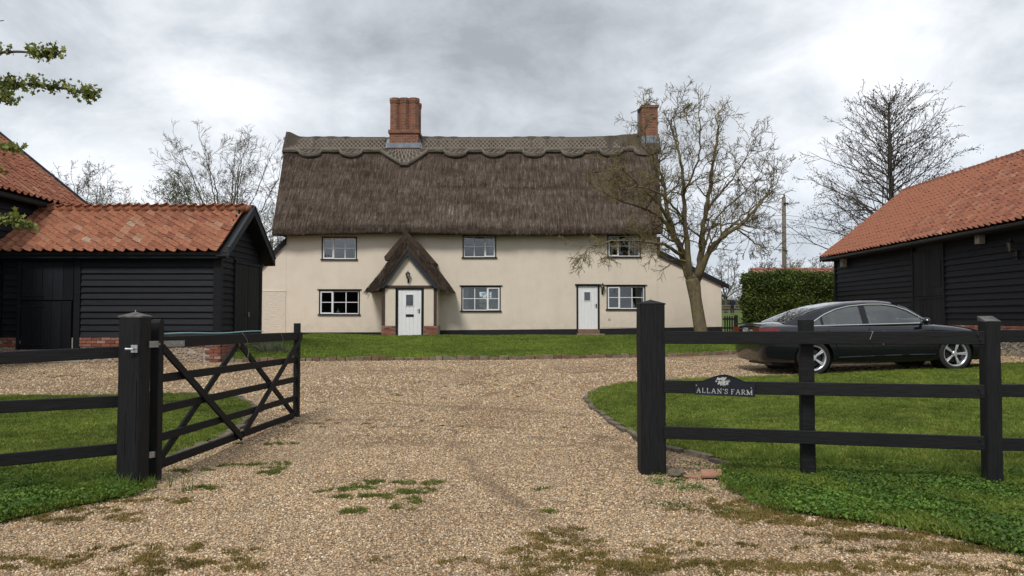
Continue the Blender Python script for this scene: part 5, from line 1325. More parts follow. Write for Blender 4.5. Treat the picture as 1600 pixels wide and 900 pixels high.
# hook on the left post face
q = P(206, 545, 6.07)
MB().tube([q + Vector((.02, .03, 0)), q + Vector((.02, -.035, 0)), q + Vector((-.03, -.045, 0))], .009, 6).build('bolt', 'galvanised', LT)
MB().box(q.x - .005, q.x + .045, 6.064, 6.078, q.z - .03, q.z + .03).build('bolt_plate', 'galvanised', LT)
def left_fence():
    t = thing('post_and_rail_fence', 'black post and rail fence left of the open gate', 'fence', (-4.5, 6, gz(-4.5, 6)))
    for (y0, y1) in ((559.5, 550), (636, 627), (719, 701)):
        B = P(188, y1, 6.2); A = P(0, y0, 5.75); d = A - B; A2 = B + d * 2.6
        MB().bar(B, A2, .038, .092, ch=.004).build('rail', 'fence_timber', t)
    q = P(-160, 600, 5.7); post(t, 'post', q.x, q.y + .05, .15, 1.4, d=.15)
left_fence()
def field_gate():
    H = G(242, 752); T = G(464, 651); H = Vector((H.x, H.y, 0)); T = Vector((T.x, T.y, 0)); d = (T - H).normalized(); n = Vector((-d.y, d.x, 0))
    if n.y > 0: n = -n     # towards the camera side
    t = thing('field_gate', 'black five bar field gate standing open at the left of the drive', 'gate', (H.x, H.y, gz(H.x, H.y)))
    hp = lambda px, py, off=0: HIT(px, py, H + n * off, n) 
    # stiles
    a, b = hp(242, 750), hp(242, 506); MB().bar(a, Vector((a.x, a.y, b.z)), .075, .085, up=d, ch=.006).build('hanging_stile', 'post_timber', t)
    MB().tube([Vector((a.x, a.y, b.z - .002)) - n * .037, Vector((a.x, a.y, b.z - .002)) + n * .037], .040, 14).build('stile_top', 'fence_timber', t)
    a2, b2 = hp(463, 651), hp(467, 505); MB().bar(a2, Vector((a2.x, a2.y, b2.z)), .07, .075, up=d, ch=.006).build('closing_stile', 'post_timber', t)
    rails = (((248, 535), (470, 525), .098), ((248, 591.5), (463, 562), .072), ((248, 639.5), (462, 592.5), .068), ((248, 684), (461, 622), .068), ((248, 726), (459, 649), .072))
    for k, ((x0, y0), (x1, y1), h) in enumerate(rails):
        A, B = hp(x0, y0), hp(x1, y1); MB().bar(A, B, .05 if k == 0 else .024, h, ch=.003).build('rail', 'fence_timber', t)
    for (p0, p1, off) in (((254, 543), (378, 684), .03), ((469, 530), (380, 679), .03), ((371, 538), (250, 717), -.03), ((375, 538), (459, 648), -.03)):
        A, B = hp(p0[0], p0[1], off), hp(p1[0], p1[1], off); MB().bar(A, B, .022, .07, up=n, ch=.002).build('brace', 'fence_timber', t) if False else MB().bar(A, B, .068, .022, up=n, ch=.002).build('brace', 'fence_timber', t)
    A, B = hp(233, 538, .032), hp(288, 536.5, .032); MB().bar(A, B, .006, .052).build('strap_hinge', 'galvanised', t)
    for f in (.25, .62, .9): q = A.lerp(B, f) + n * .006; MB().tube([q, q + n * .006], .009, 8).build('bolt', 'galvanised', t)
    q = hp(236, 711, 0); MB().bar(hp(233, 711, .02), hp(247, 709, .02), .006, .05).build('lower_hinge', 'galvanised', t)
    q = hp(249, 707, .02); MB().box(q.x - .006, q.x + .006, q.y - .01, q.y + .0, q.z - .03, q.z + .03).build('hinge_plate', 'galvanised', t)
    # latch chain end
    A, B = hp(249, 524.5, 0), hp(412, 519.5, 0); L = []
    for i in range(14): f = i / 13; L.append(A.lerp(B, f) + Vector((0, 0, .012 + .006 * math.sin(f * 9))) + n * .01 * math.sin(f * 5))
    o = MB().tube(L, .006, 6).build('rope', 'blue_rope'); tag(o, 'pale blue rope lying along the top rail of the open gate', 'rope')
    for (x0, y0, pts) in ((378, 520, ((379, 521), (386, 530), (389, 545), (387, 560), (390, 566))), (440, 519, ((439, 519), (441, 526), (443, 533)))):
        MB().tube([hp(a_, b_, .045) for a_, b_ in pts], .0022, 4).build('wire_tie', 'galvanised', t)
field_gate()

# house sign on the middle rail
def sign():
    Y = 6.458; yf = Y
    c = P(1131, 607, Y); X = lambda px: P(px, 607, Y).x; Z = lambda py: P(1131, py, Y).z
    t = thing('house_sign', 'black arched house sign lettered in white on the middle fence rail', 'sign', tuple(c)); t.rotation_euler = (0, 0, -math.atan(.251))
    out = [(1086.5, 617), (1086.5, 596)]
    for i in range(21):
        f = i / 20; px = 1087 + 90 * f; out.append((px, 596.5 - 11.5 * (math.sin(max(0, min(1, (f - .08) / .84)) * math.pi) ** 1.6) + 1.5 * f))
    out += [(1177.5, 619)]
    ang = .01
    MB().prism([(X(a), yf, Z(b)) for a, b in out], (0, .012, 0)).build('board', 'sign_black', t)
    rim = MB().tube([(X(a), yf - .001, Z(b)) for a, b in out + out[:1]], .0035, 5).build('rim', 'sign_black', t)
    # serif capitals from thin bars; unit cell 1 wide 1 high
    GL = {'A': [((.08, 0), (.48, 1), .07), ((.92, 0), (.5, 1), .13), ((.25, .35), (.75, .35), .06), ((-.04, 0), (.24, 0), .06), ((.72, 0), (1.04, 0), .06)],
          'L': [((.22, 0), (.22, 1), .14), ((.05, 0), (.9, 0), .07), ((.9, 0), (.9, .22), .06), ((.05, 1), (.42, 1), .06)],
          'N': [((.14, 0), (.14, 1), .07), ((.14, 1), (.86, 0), .15), ((.86, 0), (.86, 1), .07), ((0, 0), (.3, 0), .06), ((0, 1), (.2, 1), .06), ((.7, 1), (1, 1), .06)],
          'F': [((.22, 0), (.22, 1), .14), ((.05, 1), (.85, 1), .07), ((.85, 1), (.85, .8), .06), ((.22, .52), (.62, .52), .07), ((.05, 0), (.42, 0), .06)],
          'R': [((.2, 0), (.2, 1), .14), ((.05, 1), (.6, 1), .06), ((.6, 1), (.8, .78), .12), ((.8, .78), (.6, .5), .12), ((.6, .5), (.2, .5), .06), ((.45, .5), (.88, 0), .14), ((.05, 0), (.38, 0), .06), ((.8, 0), (1, 0), .06)],
          'M': [((.1, 0), (.12, 1), .07), ((.12, 1), (.5, .05), .14), ((.5, .05), (.88, 1), .06), ((.88, 1), (.9, 0), .14), ((-.04, 0), (.25, 0), .06), ((.74, 0), (1.06, 0), .06), ((-.02, 1), (.14, 1), .06), ((.86, 1), (1.02, 1), .06)],
          'S': [((.82, .82), (.6, 1), .07), ((.6, 1), (.35, .98), .08), ((.35, .98), (.2, .78), .12), ((.2, .78), (.42, .55), .12), ((.42, .55), (.68, .42), .13), ((.68, .42), (.82, .22), .12), ((.82, .22), (.6, 0), .09), ((.6, 0), (.3, .02), .08), ((.3, .02), (.16, .2), .07), ((.84, .7), (.84, .98), .06), ((.14, .05), (.14, .32), .06)],
          "'": [((.5, 1.05), (.42, .78), .16)]}
    text = [('A', 1089.5, 6.3), ('L', 1097.8, 5.6), ('L', 1105, 5.6), ('A', 1112.2, 6.6), ('N', 1121, 6.6), ("'", 1128.6, 3.0), ('S', 1131.4, 6.2), ('F', 1141.6, 5.8), ('A', 1148.8, 6.6), ('R', 1157, 6.4), ('M', 1165, 8.4)]
    for ch, px, w in text:
        zb = 614.2 + (px - 1089) * .022; h = 7.2; m = MB(); sx = X(px + w) - X(px); sz = Z(zb - h) - Z(zb)
        for (a, b, th) in GL[ch]:
            A = Vector((X(px) + a[0] * sx, yf - .003, Z(zb) + a[1] * sz)); B = Vector((X(px) + b[0] * sx, yf - .003, Z(zb) + b[1] * sz))
            dd = (B - A).normalized() * th * sx * .3; m.bar(A - dd, B + dd, max(.0034, th * sx * 1.15), .004, up=(0, 1, 0))
        m.build('letter', 'sign_white', t)
    # embossed hydrangea-like emblem
    em = MB(); cc = (X(1129), Z(596))
    for i in range(46):
        a = rnd.uniform(0, 6.28); r = .043 * math.sqrt(rnd.random()); em.blob((cc[0] + r * math.cos(a) * 1.25, yf - .003, cc[1] + r * math.sin(a) * .82), (.0085, .004, .0085), i, 1)
    em.build('flower_emblem', 'sign_white', t)
    em = MB()
    for i in range(26):
        a = rnd.uniform(-1.6, 1.0); r = rnd.uniform(.02, .052); q = Vector((cc[0] + r * math.cos(a) * 1.15, yf - .004, cc[1] + r * math.sin(a) * .8)); e = q + Vector((rnd.uniform(-.012, .012), -.001, rnd.uniform(-.01, .01))); em.bar(q, e, .004, .003, up=(0, 1, 0))
    em.build('leaf_emblem', 'sign_green', t)
    for px, py in ((1089.5, 603), (1172, 605.5)): q = P(px, py, yf - .002); MB().lathe((q.x, yf - .004, q.z), [(0, 0), (.005, 0), (.006, .004), (0, .004)], 8, 'y').build('screw', 'sign_green', t)
sign()

# bits lying by the right gatepost
q = G(1112, 748); o = MB().box(-.085, .085, -.07, .07, 0, .028).mesh('terracotta_tile'); o = link('terracotta_tile', o, 'terracotta', None, (q.x, q.y, gz(q.x, q.y) + .03), (R(10), R(-4), R(-12))); tag(o, 'broken terracotta floor tile lying on the gravel', 'tile'); o.modifiers.new('b', 'BEVEL').width = .006
q = G(1082, 747); o = link('brick_piece', MB().box(-.075, .075, -.03, .03, 0, .022).mesh('brick_piece'), 'terracotta', None, (q.x, q.y, gz(q.x, q.y)), (0, R(5), R(4))); tag(o, 'flat piece of reddish brick between the gatepost and the tile', 'brick'); o.modifiers.new('b', 'BEVEL').width = .008
q = G(1057, 744); o = link('stone', MB().blob((0, 0, .02), (.085, .07, .04), 4, 2).mesh('stone_lump'), 'stone', None, (q.x, q.y, gz(q.x, q.y))); tag(o, 'pale rough stone at the foot of the right gatepost', 'stone')
q = G(238, 758); o = link('stone', MB().blob((0, 0, .02), (.04, .035, .03), 9, 2).mesh('stone_lump'), 'stone', None, (q.x, q.y, gz(q.x, q.y))); tag(o, 'small pale stone between the left gatepost and the gate', 'stone')

# ================================================================== TREES
class Grow:
    """branches collected as polylines, written out as tapered tubes"""
    def __init__(s, seed): s.r = random.Random(seed); s.lines = []; s.tips = []
    def rv(s, k): return Vector((s.r.gauss(0, k), s.r.gauss(0, k), s.r.gauss(0, k)))
    def branch(s, p, d, length, rad, depth, up=.10, wob=.22, kids=(3, 5), ang=(.5, .95), ratio=(.45, .75), minr=.006, flat=1.0, step=None, sub0=.25):
        n = max(3, int(length / (step or max(.12, length / 7)))); pts = [Vector(p)]; d = Vector(d).normalized(); seg = length / n; ds = []
        for i in range(n):
            d = (d + s.rv(wob) * (1 if depth > 1 else .62) + Vector((0, 0, up))).normalized(); pts.append(pts[-1] + d * seg); ds.append(d.copy())
        rads = [max(minr * .8, rad * (1 - .72 * i / n)) for i in range(n + 1)]
        s.lines.append((pts, rads, depth))
        if depth <= 0: s.tips.append((pts[-1], ds[-1])); return
        k = s.r.randint(*kids)
        for j in range(k):
            f = sub0 + (1 - sub0) * (j + s.r.random()) / k; i = min(n - 1, int(f * n)); q = pts[i].lerp(pts[i + 1], f * n - i) if i < n else pts[-1]
            a = s.r.uniform(*ang); ax = s.rv(1); ax = (ax - ds[i] * ax.dot(ds[i])).normalized(); dd = (ds[i] * math.cos(a) + ax * math.sin(a)); dd.y *= flat
            s.branch(q, dd, length * s.r.uniform(*ratio) * (1.1 - .4 * f), max(minr, rads[i] * .6), depth - 1, up, wob, kids, ang, ratio, minr, flat, None, .15)
        s.tips.append((pts[-1], ds[-1]))
    def limb(s, pts, r0, r1, depth, nk, length, **kw):
        """a limb drawn through given points, with side branches"""
        L = smooth_line(pts, 2); n = len(L); rads = [r0 + (r1 - r0) * (i / (n - 1)) ** .8 for i in range(n)]
        # small irregularities
        L = [p + (s.rv(.018) if 0 < i < n - 1 else Vector()) for i, p in enumerate(L)]
        s.lines.append((L, rads, 9)); st = kw.pop('start', .2)
        for j in range(nk):
            f = st + (1 - st) * (j + s.r.random()) / nk; i = min(n - 2, int(f * (n - 1))); q = L[i].lerp(L[i + 1], f * (n - 1) - i); d = (L[i + 1] - L[i]).normalized()
            a = s.r.uniform(.5, 1.15); ax = s.rv(1); ax = (ax - d * ax.dot(d)).normalized(); s.branch(q, d * math.cos(a) + ax * math.sin(a), length * s.r.uniform(.55, 1.1) * (1.1 - .35 * f), max(.008, rads[i] * .42), depth, **kw)
        s.branch(L[-1], (L[-1] - L[-2]), length * .8, r1, depth, **kw)
    def write(s, t, tm, bm, nbig=8, thr=3):
        big = MB(); med = MB(); tw = MB()
        for pts, rads, dp in s.lines:
            if dp >= 9: continue
            elif dp >= thr: med.tube(pts, rads, 5, cap=False)
            else: tw.tube(pts, rads, 3, cap=False)
        first = True
        for pts, rads, dp in s.lines:
            if dp >= 9: MB().tube(pts, rads, nbig).build('trunk' if first else 'limb', tm, t, smooth=True, fix=False); first = False
        if med.v: med.build('branches', bm, t, smooth=True, fix=False)['kind'] = 'stuff'
        if tw.v: tw.build('crown', bm, t, fix=False)['kind'] = 'stuff'
def walnut():
    t0 = G(1097, 538); Y = t0.y; z0 = gz(t0.x, Y); t = thing('bare_tree', 'large bare tree with lichened branches growing in the lawn before the cottage', 'tree', (t0.x, Y, z0))
    g = Grow(5); Q = lambda px, py, dy=0: P(px, py, Y + dy)
    tr = [Q(1098, 545), Q(1097, 530), Q(1093, 505), Q(1089, 480), Q(1086, 462), Q(1084, 448), Q(1082, 436)]
    g.lines.append((smooth_line(tr, 1), list(np.interp(np.linspace(0, 1, len(smooth_line(tr, 1))), [0, .12, .3, .6, .78, 1], [.33, .255, .225, .205, .235, .25])), 9))
    kw = dict(up=.05, wob=.20, kids=(2, 4), ang=(.5, 1.1), ratio=(.55, .85), minr=.0082)
    # three main stems
    g.limb([Q(1082, 446), Q(1074, 425, .1), Q(1066, 400, .2), Q(1056, 372, .3), Q(1046, 345, .4), Q(1040, 318, .5), Q(1036, 285, .5), Q(1028, 255, .4)], .16, .035, 3, 13, 1.20, **kw)
    g.limb([Q(1080, 440), Q(1076, 415, -.2), Q(1074, 385, -.3), Q(1070, 345, -.3), Q(1068, 305, -.5), Q(1066, 268, -.5), Q(1060, 232, -.4), Q(1048, 200, -.3)], .13, .025, 3, 14, 1.15, **kw)
    g.limb([Q(1086, 446), Q(1092, 425, .1), Q(1097, 395, .1), Q(1097, 362, .2), Q(1103, 330, .2), Q(1109, 290, .1), Q(1112, 262, 0), Q(1119, 225, 0), Q(1122, 195, 0)], .15, .025, 3, 15, 1.15, **kw)
    g.limb([Q(1089, 440), Q(1099, 415, -.4), Q(1112, 388, -.7), Q(1128, 370, -.9), Q(1150, 357, -1.1), Q(1172, 338, -1.2), Q(1192, 312, -1.2), Q(1208, 288, -1.2)], .13, .02, 3, 14, 1.11, **kw)
    g.limb([Q(1150, 357, -1.1), Q(1166, 368, -1.2), Q(1182, 382, -1.3), Q(1200, 392, -1.3)], .035, .012, 3, 8, 0.77, up=-.02, wob=.2, kids=(2, 4), ang=(.5, 1), ratio=(.45, .7), minr=.0082)
    # long limbs to the left, over the wall
    g.limb([Q(1054, 372, .3), Q(1040, 345, -.2), Q(1022, 332, -.5), Q(1000, 324, -.8), Q(976, 316, -1.0), Q(956, 308, -1.2)], .09, .02, 3, 14, 1.11, up=.03, wob=.20, kids=(2, 4), ang=(.5, 1.1), ratio=(.55, .85), minr=.0082)
    g.limb([Q(1066, 400, .0), Q(1052, 388, -.6), Q(1030, 380, -1.0), Q(1005, 377, -1.3), Q(975, 375, -1.5), Q(945, 380, -1.6), Q(918, 388, -1.7)], .075, .014, 3, 18, 0.92, up=-.03, wob=.20, kids=(2, 4), ang=(.5, 1.1), ratio=(.55, .85), minr=.0082)
    g.limb([Q(1046, 345, .2), Q(1030, 320, -.2), Q(1010, 300, -.6), Q(990, 280, -.8), Q(970, 262, -1.0)], .07, .016, 3, 13, 1.15, **kw)
    g.limb([Q(1036, 290, .5), Q(1022, 262, .3), Q(1012, 235, .2), Q(1008, 205, 0), Q(1010, 178, 0)], .05, .012, 3, 13, 0.92, **kw)
    g.limb([Q(1068, 305, -.5), Q(1078, 282, -1.0), Q(1090, 255, -1.3), Q(1095, 220, -1.4), Q(1092, 185, -1.4)], .05, .012, 3, 13, 0.96, **kw)
    g.limb([Q(1103, 330, .2), Q(1122, 305, .6), Q(1142, 282, .9), Q(1160, 258, 1.0), Q(1172, 232, 1.0)], .06, .012, 3, 14, 1.06, **kw)
    g.limb([Q(1097, 395, .1), Q(1115, 345, .5), Q(1138, 320, .9), Q(1165, 300, 1.1), Q(1185, 275, 1.1)], .045, .012, 3, 13, 1.01, **kw)
    g.limb([Q(1070, 345, -.3), Q(1050, 320, -.9), Q(1030, 300, -1.4), Q(1000, 290, -1.7), Q(975, 295, -1.9)], .05, .012, 3, 13, 0.96, up=.02, wob=.20, kids=(2, 4), ang=(.5, 1.1), ratio=(.55, .85), minr=.0082)
    g.limb([Q(1060, 232, -.4), Q(1058, 210, -.4), Q(1052, 185, -.4), Q(1060, 165, -.3)], .03, .01, 3, 9, 0.77, **kw)
    g.limb([Q(1128, 370, -.9), Q(1150, 345, -.4), Q(1175, 325, 0), Q(1200, 308, .3), Q(1216, 282, .5)], .04, .011, 3, 9, .85, **kw)
    g.limb([Q(1097, 362, .2), Q(1120, 352, .8), Q(1145, 348, 1.2), Q(1172, 352, 1.4), Q(1195, 360, 1.4)], .035, .011, 3, 9, .8, **kw)
    g.write(t, 'bark_lichen', 'twig_lichen', 10, 3)
    # knuckles on the trunk
    k = MB(); 
    for px, py, r in ((1084, 463, .1), (1090, 458, .09), (1080, 440, .12), (1088, 438, .11)): c = Q(px, py, -.08); k.blob(c, (r, r, r * .8), px, 2)
    k.build('burr', 'bark_lichen', t, smooth=True, fix=False)
walnut()
def alder():
    Y = 42.0; q = P(1392, 500, Y); t = thing('bare_tree', 'bare cone shaped alder with dark catkins behind the right barn', 'tree', (q.x, Y, gz(q.x, Y)))
    g = Grow(21); b = Vector((q.x + .3, Y, gz(q.x, Y))); top = P(1388, 160, Y)
    L = [b, b.lerp(top, .3) + Vector((.12, 0, 0)), b.lerp(top, .6) + Vector((-.05, 0, 0)), b.lerp(top, .85), top]
    L = smooth_line(L, 2); n = len(L); g.lines.append((L, [.21 * (1 - i / (n - 1)) ** .85 + .012 for i in range(n)], 9))
    H = (top - b).length
    for j in range(120):
        f = .27 + .71 * (j / 119); i = min(n - 2, int(f * (n - 1))); p = L[i].lerp(L[i + 1], f * (n - 1) - i)
        a = j * 2.4 + rnd.uniform(-.3, .3); ln = (7.0 * (1 - f) ** .68) * rnd.uniform(.75, 1.12); up = .32 + .55 * f
        g.branch(p, (math.cos(a), math.sin(a), up), ln, .012 + .055 * (1 - f), 2, up=.035 if f > .45 else .012, wob=.10, kids=(6, 9) if f < .6 else ((4, 6) if f < .82 else (2, 3)), ang=(.4, .9), ratio=(.24, .42), minr=.0115, sub0=.12)
    g.write(t, 'bark_dark', 'bark_dark', 8, 2)
    cm = MB(); rr = random.Random(3); k = 0
    for p, d in g.tips:
        for _ in range(rr.randint(1, 3)):
            if rr.random() < .75 - .5 * sst(8, 13, p.z): q_ = p + Vector((rr.gauss(0, .10), rr.gauss(0, .10), rr.gauss(-.03, .08))); s = rr.uniform(.014, .030); cm.raw([q_ + Vector((s, 0, 0)), q_ + Vector((-s * .6, s, 0)), q_ + Vector((-s * .6, -s, 0)), q_ + Vector((0, 0, -s * 2.2)), q_ + Vector((0, 0, s))], [(0, 1, 3), (1, 2, 3), (2, 0, 3), (1, 0, 4), (2, 1, 4), (0, 2, 4)])
    cm.build('catkins', 'catkin', t, fix=False)
alder()
def spread_tree(px, pbase, ptop, Y, w, seed, label, tm='bark_pale', bm='bark_pale', nl=9, depth=3, leaf=None, nleaf=0, group=None, minr=.009, lean=0, rtr=.16, name='bare_tree', fork=.28, lsz=.09, kids=(2, 4)):
    q = P(px, 495, Y); b = Vector((q.x, Y, gz(q.x, Y))); top = P(px + lean, ptop, Y); H = top.z - b.z; t = thing(name, label, 'tree', tuple(b), group)
    g = Grow(seed); fk = b + Vector((0, 0, H * fork)); wid = w * Y / 1200 / 2
    g.lines.append((smooth_line([b, b.lerp(fk, .5) + Vector((.06, 0, 0)), fk], 2), [rtr * 1.15] + [rtr * .8] * 8, 9)) if False else g.lines.append(([b, b.lerp(fk, .5) + Vector((.05, 0, 0)), fk], [rtr * 1.2, rtr, rtr * .85], 9))
    for j in range(nl):
        a = 6.283 * j / nl + g.r.uniform(-.4, .4); k = g.r.uniform(.15, 1); e = fk + Vector((math.cos(a) * wid * k, math.sin(a) * wid * k, (H - H * fork) * (1.0 - .55 * k * k) * g.r.uniform(.75, .95)))
        m = fk.lerp(e, .5) + Vector((math.cos(a) * wid * .12 * k, math.sin(a) * wid * .12 * k, -H * .03)) + g.rv(H * .02)
        g.limb([fk - Vector((0, 0, .1)), fk.lerp(m, .5) + g.rv(H * .012), m, m.lerp(e, .5) + g.rv(H * .02), e], rtr * .42, .016, depth, 9, H * .19, up=.04, wob=.2, kids=kids, ang=(.45, 1.0), ratio=(.45, .72), minr=minr)
    g.write(t, tm, bm, 7, 2)
    if leaf:
        me = [leaf_mesh(leaf, 70 + seed + i, 5, .22, lsz) for i in range(3)]; c = proto_collection('leaf_sprays_%d' % seed, me)
        tp = [p for p, d in g.tips]; pts = [tp[g.r.randrange(len(tp))] + g.rv(.15) for _ in range(nleaf)]
        k = len(pts); scatter('foliage', pts, nr.uniform(0, 6.28, (k, 3)), nr.uniform(.6, 1.2, k), c, parent=t)
    return t
spread_tree(352, 560, 216, 44, 235, 31, 'bare spreading tree with yellowish twigs rising behind the shed roof', nl=15, fork=.42, lean=-8, depth=3, kids=(2, 4))
spread_tree(270, 560, 288, 40, 55, 37, 'small ivy green tree behind the shed roof, left of the spreading bare tree', leaf='hedge_leaf', nleaf=900, nl=6, fork=.4, lsz=.07, rtr=.10)
spread_tree(128, 560, 252, 46, 105, 33, 'grey twiggy tree behind the barn roof at the left', tm='bark_dark', bm='bark_dark', nl=9, leaf='spring_leaf', nleaf=500, lsz=.06, rtr=.12)
spread_tree(172, 560, 288, 45, 70, 34, 'small tree in pale spring leaf behind the left end of the shed ridge', nl=7, leaf='spring_leaf', nleaf=1500, lsz=.075, rtr=.10)
spread_tree(424, 540, 322, 40, 60, 35, 'thin twiggy tree filling the gap between shed and cottage', nl=8, leaf='spring_leaf', nleaf=700, lsz=.06, rtr=.09, fork=.2)
spread_tree(1134, 540, 385, 88, 105, 41, 'small bare orchard tree beyond the picket gate, behind the standing person', nl=10, depth=3, minr=.014, rtr=.17, tm='bark_dark', bm='bark_pale', fork=.22)
spread_tree(1166, 540, 432, 86, 60, 42, 'young twiggy tree in the field just right of the standing person', nl=8, rtr=.10, tm='bark_dark', bm='bark_pale', leaf='spring_leaf', nleaf=400, lsz=.06, fork=.15)
spread_tree(1198, 540, 410, 62, 60, 43, 'low bare tree showing above the left end of the clipped hedge', nl=7, rtr=.10, tm='bark_dark', bm='bark_dark', fork=.3)
spread_tree(1245, 540, 402, 62, 80, 44, 'low bushy tree above the clipped hedge beside the utility pole', nl=8, rtr=.10, tm='bark_dark', bm='bark_dark', leaf='spring_leaf', nleaf=700, lsz=.07, fork=.3)
spread_tree(1290, 540, 400, 60, 60, 45, 'low bushy tree between the utility pole and the right barn', nl=8, rtr=.10, tm='bark_dark', bm='bark_dark', leaf='spring_leaf', nleaf=600, lsz=.07, fork=.3)

def maple():
    b = Vector((-7.6, 8.2, gz(-7.6, 8.2))); t = thing('field_maple', 'small leaved tree reaching its leafy branches in from the left edge of the photo', 'tree', tuple(b))
    g = Grow(9); Y = 8.2; Q = lambda px, py, dy=0: P(px, py, Y + dy); top = b + Vector((.1, 0, 5.6))
    L = smooth_line([b, b + Vector((.12, 0, 1.3)), b + Vector((-.05, .1, 2.8)), b + Vector((.1, 0, 4.2)), top], 2); g.lines.append((L, [.13 * (1 - .8 * i / (len(L) - 1)) for i in range(len(L))], 9))
    leafy = []
    def bough(pts, r, n):
        L = smooth_line(pts, 2); g.lines.append((L, [r * (1 - .8 * i / (len(L) - 1)) + .002 for i in range(len(L))], 9))
        for _ in range(n):
            i = g.r.randrange(max(1, int((len(L) - 1) * .25)), len(L) - 1); f = g.r.random(); q = L[i].lerp(L[i + 1], f); e = q + Vector((g.r.gauss(.02, .035), g.r.gauss(0, .05), g.r.gauss(.02, .035)))
            g.lines.append(([q, e], [.004, .0025], 0)); leafy.append(e); leafy.append(q.lerp(e, .4))
    tb = lambda z: b + Vector((.05, 0, z))
    bough([tb(3.4), Q(-120, 92), Q(-40, 84), Q(0, 82), Q(40, 80), Q(66, 88), Q(86, 84)], .022, 46)
    bough([tb(3.0), Q(-110, 140, .2), Q(-30, 136, .2), Q(10, 130, .2), Q(60, 132, .2), Q(100, 138, .2), Q(128, 143, .2), Q(146, 151, .2)], .024, 66)
    bough([tb(2.9), Q(-90, 160, -.3), Q(-30, 154, -.3), Q(-5, 152, -.3), Q(12, 156, -.3)], .016, 22)
    bough([tb(2.6), Q(-90, 230, 0), Q(-20, 228, 0), Q(5, 230, 0), Q(26, 234, 0)], .012, 20)
    bough([tb(1.9), Q(-100, 320, .4), Q(-30, 338, .4), Q(5, 340, .4), Q(28, 348, .4), Q(44, 360, .4)], .014, 34)
    bough([tb(1.9), Q(-80, 350, .1), Q(-20, 352, .1), Q(2, 346, .1), Q(16, 338, .1)], .010, 14)
    bough([tb(3.6), Q(-110, 50, 0), Q(-30, 36, 0), Q(6, 32, 0)], .010, 3)
    bough([tb(2.2), Q(-80, 260, -.2), Q(-20, 262, -.2), Q(3, 268, -.2)], .010, 8)
    for j in range(24):       # rest of the crown, outside the frame
        f = .4 + .6 * j / 24; i = int(f * (len(L) - 1)); a = g.r.uniform(1.7, 4.6); e = L[i] + Vector((math.cos(a) * 1.8 * (1.2 - f), math.sin(a) * 1.8, .6)); bough([L[i], L[i].lerp(e, .5) + Vector((0, 0, .1)), e], .014, 16)
    g.write(t, 'bark_dark', 'bark_dark', 6, 3)
    c = proto_collection('maple_sprays', [leaf_mesh('maple_leaf', 90 + i, 6, .065, .052, True) for i in range(4)]); k = len(leafy)
    scatter('foliage', leafy, nr.uniform(0, 6.28, (k, 3)), nr.uniform(.75, 1.2, k), c, parent=t)
maple()

# ================================================================== HEDGE, POLE, FAR THINGS
def hedge():
    x0, x1 = P(1167, 450, 34.0).x, 15.2; y0, y1 = 33.5, 34.5; z0 = gz(12, 34) - .1; z1 = P(1235, 431, 33.8).z
    t = thing('clipped_hedge', 'dense dark green clipped hedge behind the parked car', 'hedge', ((x0 + x1) / 2, 34.0, z0))
    mb = MB(); mb.box(x0 + .2, x1, y0 + .2, y1 - .2, z0, z1 - .22).build('hedge_core', 'soil', t)
    pts = []
    def lump(x, z): return .09 * math.sin(x * 3.1 + z * 2) + .06 * math.sin(x * 7 - z * 5) + .05 * math.sin(z * 8)
    for _ in range(9000):
        x = rnd.uniform(x0, x1); z = z0 + .05 + (z1 - z0) * rnd.random(); y = y0 + .08 + lump(x, z) + abs(rnd.gauss(0, .08)); e = sst(x0 + .35, x0, x) ; y += .25 * e + .25 * sst(z1 - .35, z1, z); pts.append((x, y, z + .06 * math.sin(x * 2.2)))
    for _ in range(3200):
        x = rnd.uniform(x0, x1); pts.append((x, rnd.uniform(y0 + .1, y1), z1 + .07 * math.sin(x * 2.2) + rnd.gauss(0, .06) - .05))
    for _ in range(1800):
        z = rnd.uniform(z0, z1); pts.append((x0 + .05 + abs(rnd.gauss(0, .08)) + lump(z, z) * .6, rnd.uniform(y0 + .15, y1), z))
    k = len(pts); c = proto_collection('hedge_sprays', [leaf_mesh('hedge_leaf', 50 + i, 12, .17, .085, False, 1) for i in range(4)])
    scatter('hedge_leaves', pts, nr.uniform(0, 6.28, (k, 3)), nr.uniform(.7, 1.2, k), c, parent=t)
hedge()
def pole():
    Y = 56.0; q = P(1226, 450, Y); z1 = P(1226, 308, Y).z; t = thing('utility_pole', 'wooden utility pole standing behind the clipped hedge', 'pole', (q.x, Y, gz(q.x, Y)))
    MB().tube([(q.x, Y, gz(q.x, Y)), (q.x, Y, (z1 + 1) / 2), (q.x + .03, Y, z1)], [.19, .165, .14], 12).build('pole', 'pole_wood', t, smooth=True)
    MB().box(q.x - .05, q.x + .30, Y - .2, Y - .12, z1 - .55, z1 - .43).build('bracket', 'dark_metal', t)
    for dz in (0.02, -.12): MB().lathe((q.x + .04, Y - .05, z1 + dz), [(0, 0), (.06, 0), (.06, .12), (.03, .2), (0, .2)], 8).build('insulator', 'dark_metal', t)
    g = 'overhead wires at the utility pole'
    for i, (py, lab) in enumerate(((336, 'uppermost'), (342, 'second'), (350, 'lowest'))):
        a = P(1226, py, Y); pts = []
        for k in range(41):
            f = k / 20 - 1; x = a.x + f * 34; pts.append((x, Y + .1 * i + f * 6, a.z - .9 * (1 - (abs(f) * 2 - 1) ** 2) * (1 if abs(f) <= 1 else 0) + abs(f) * .2))
        o = MB().tube(pts, .012, 4).build('overhead_wire', 'dark_metal'); tag(o, lab + ' of the thin overhead wires running past the utility pole', 'wire', g)
pole()
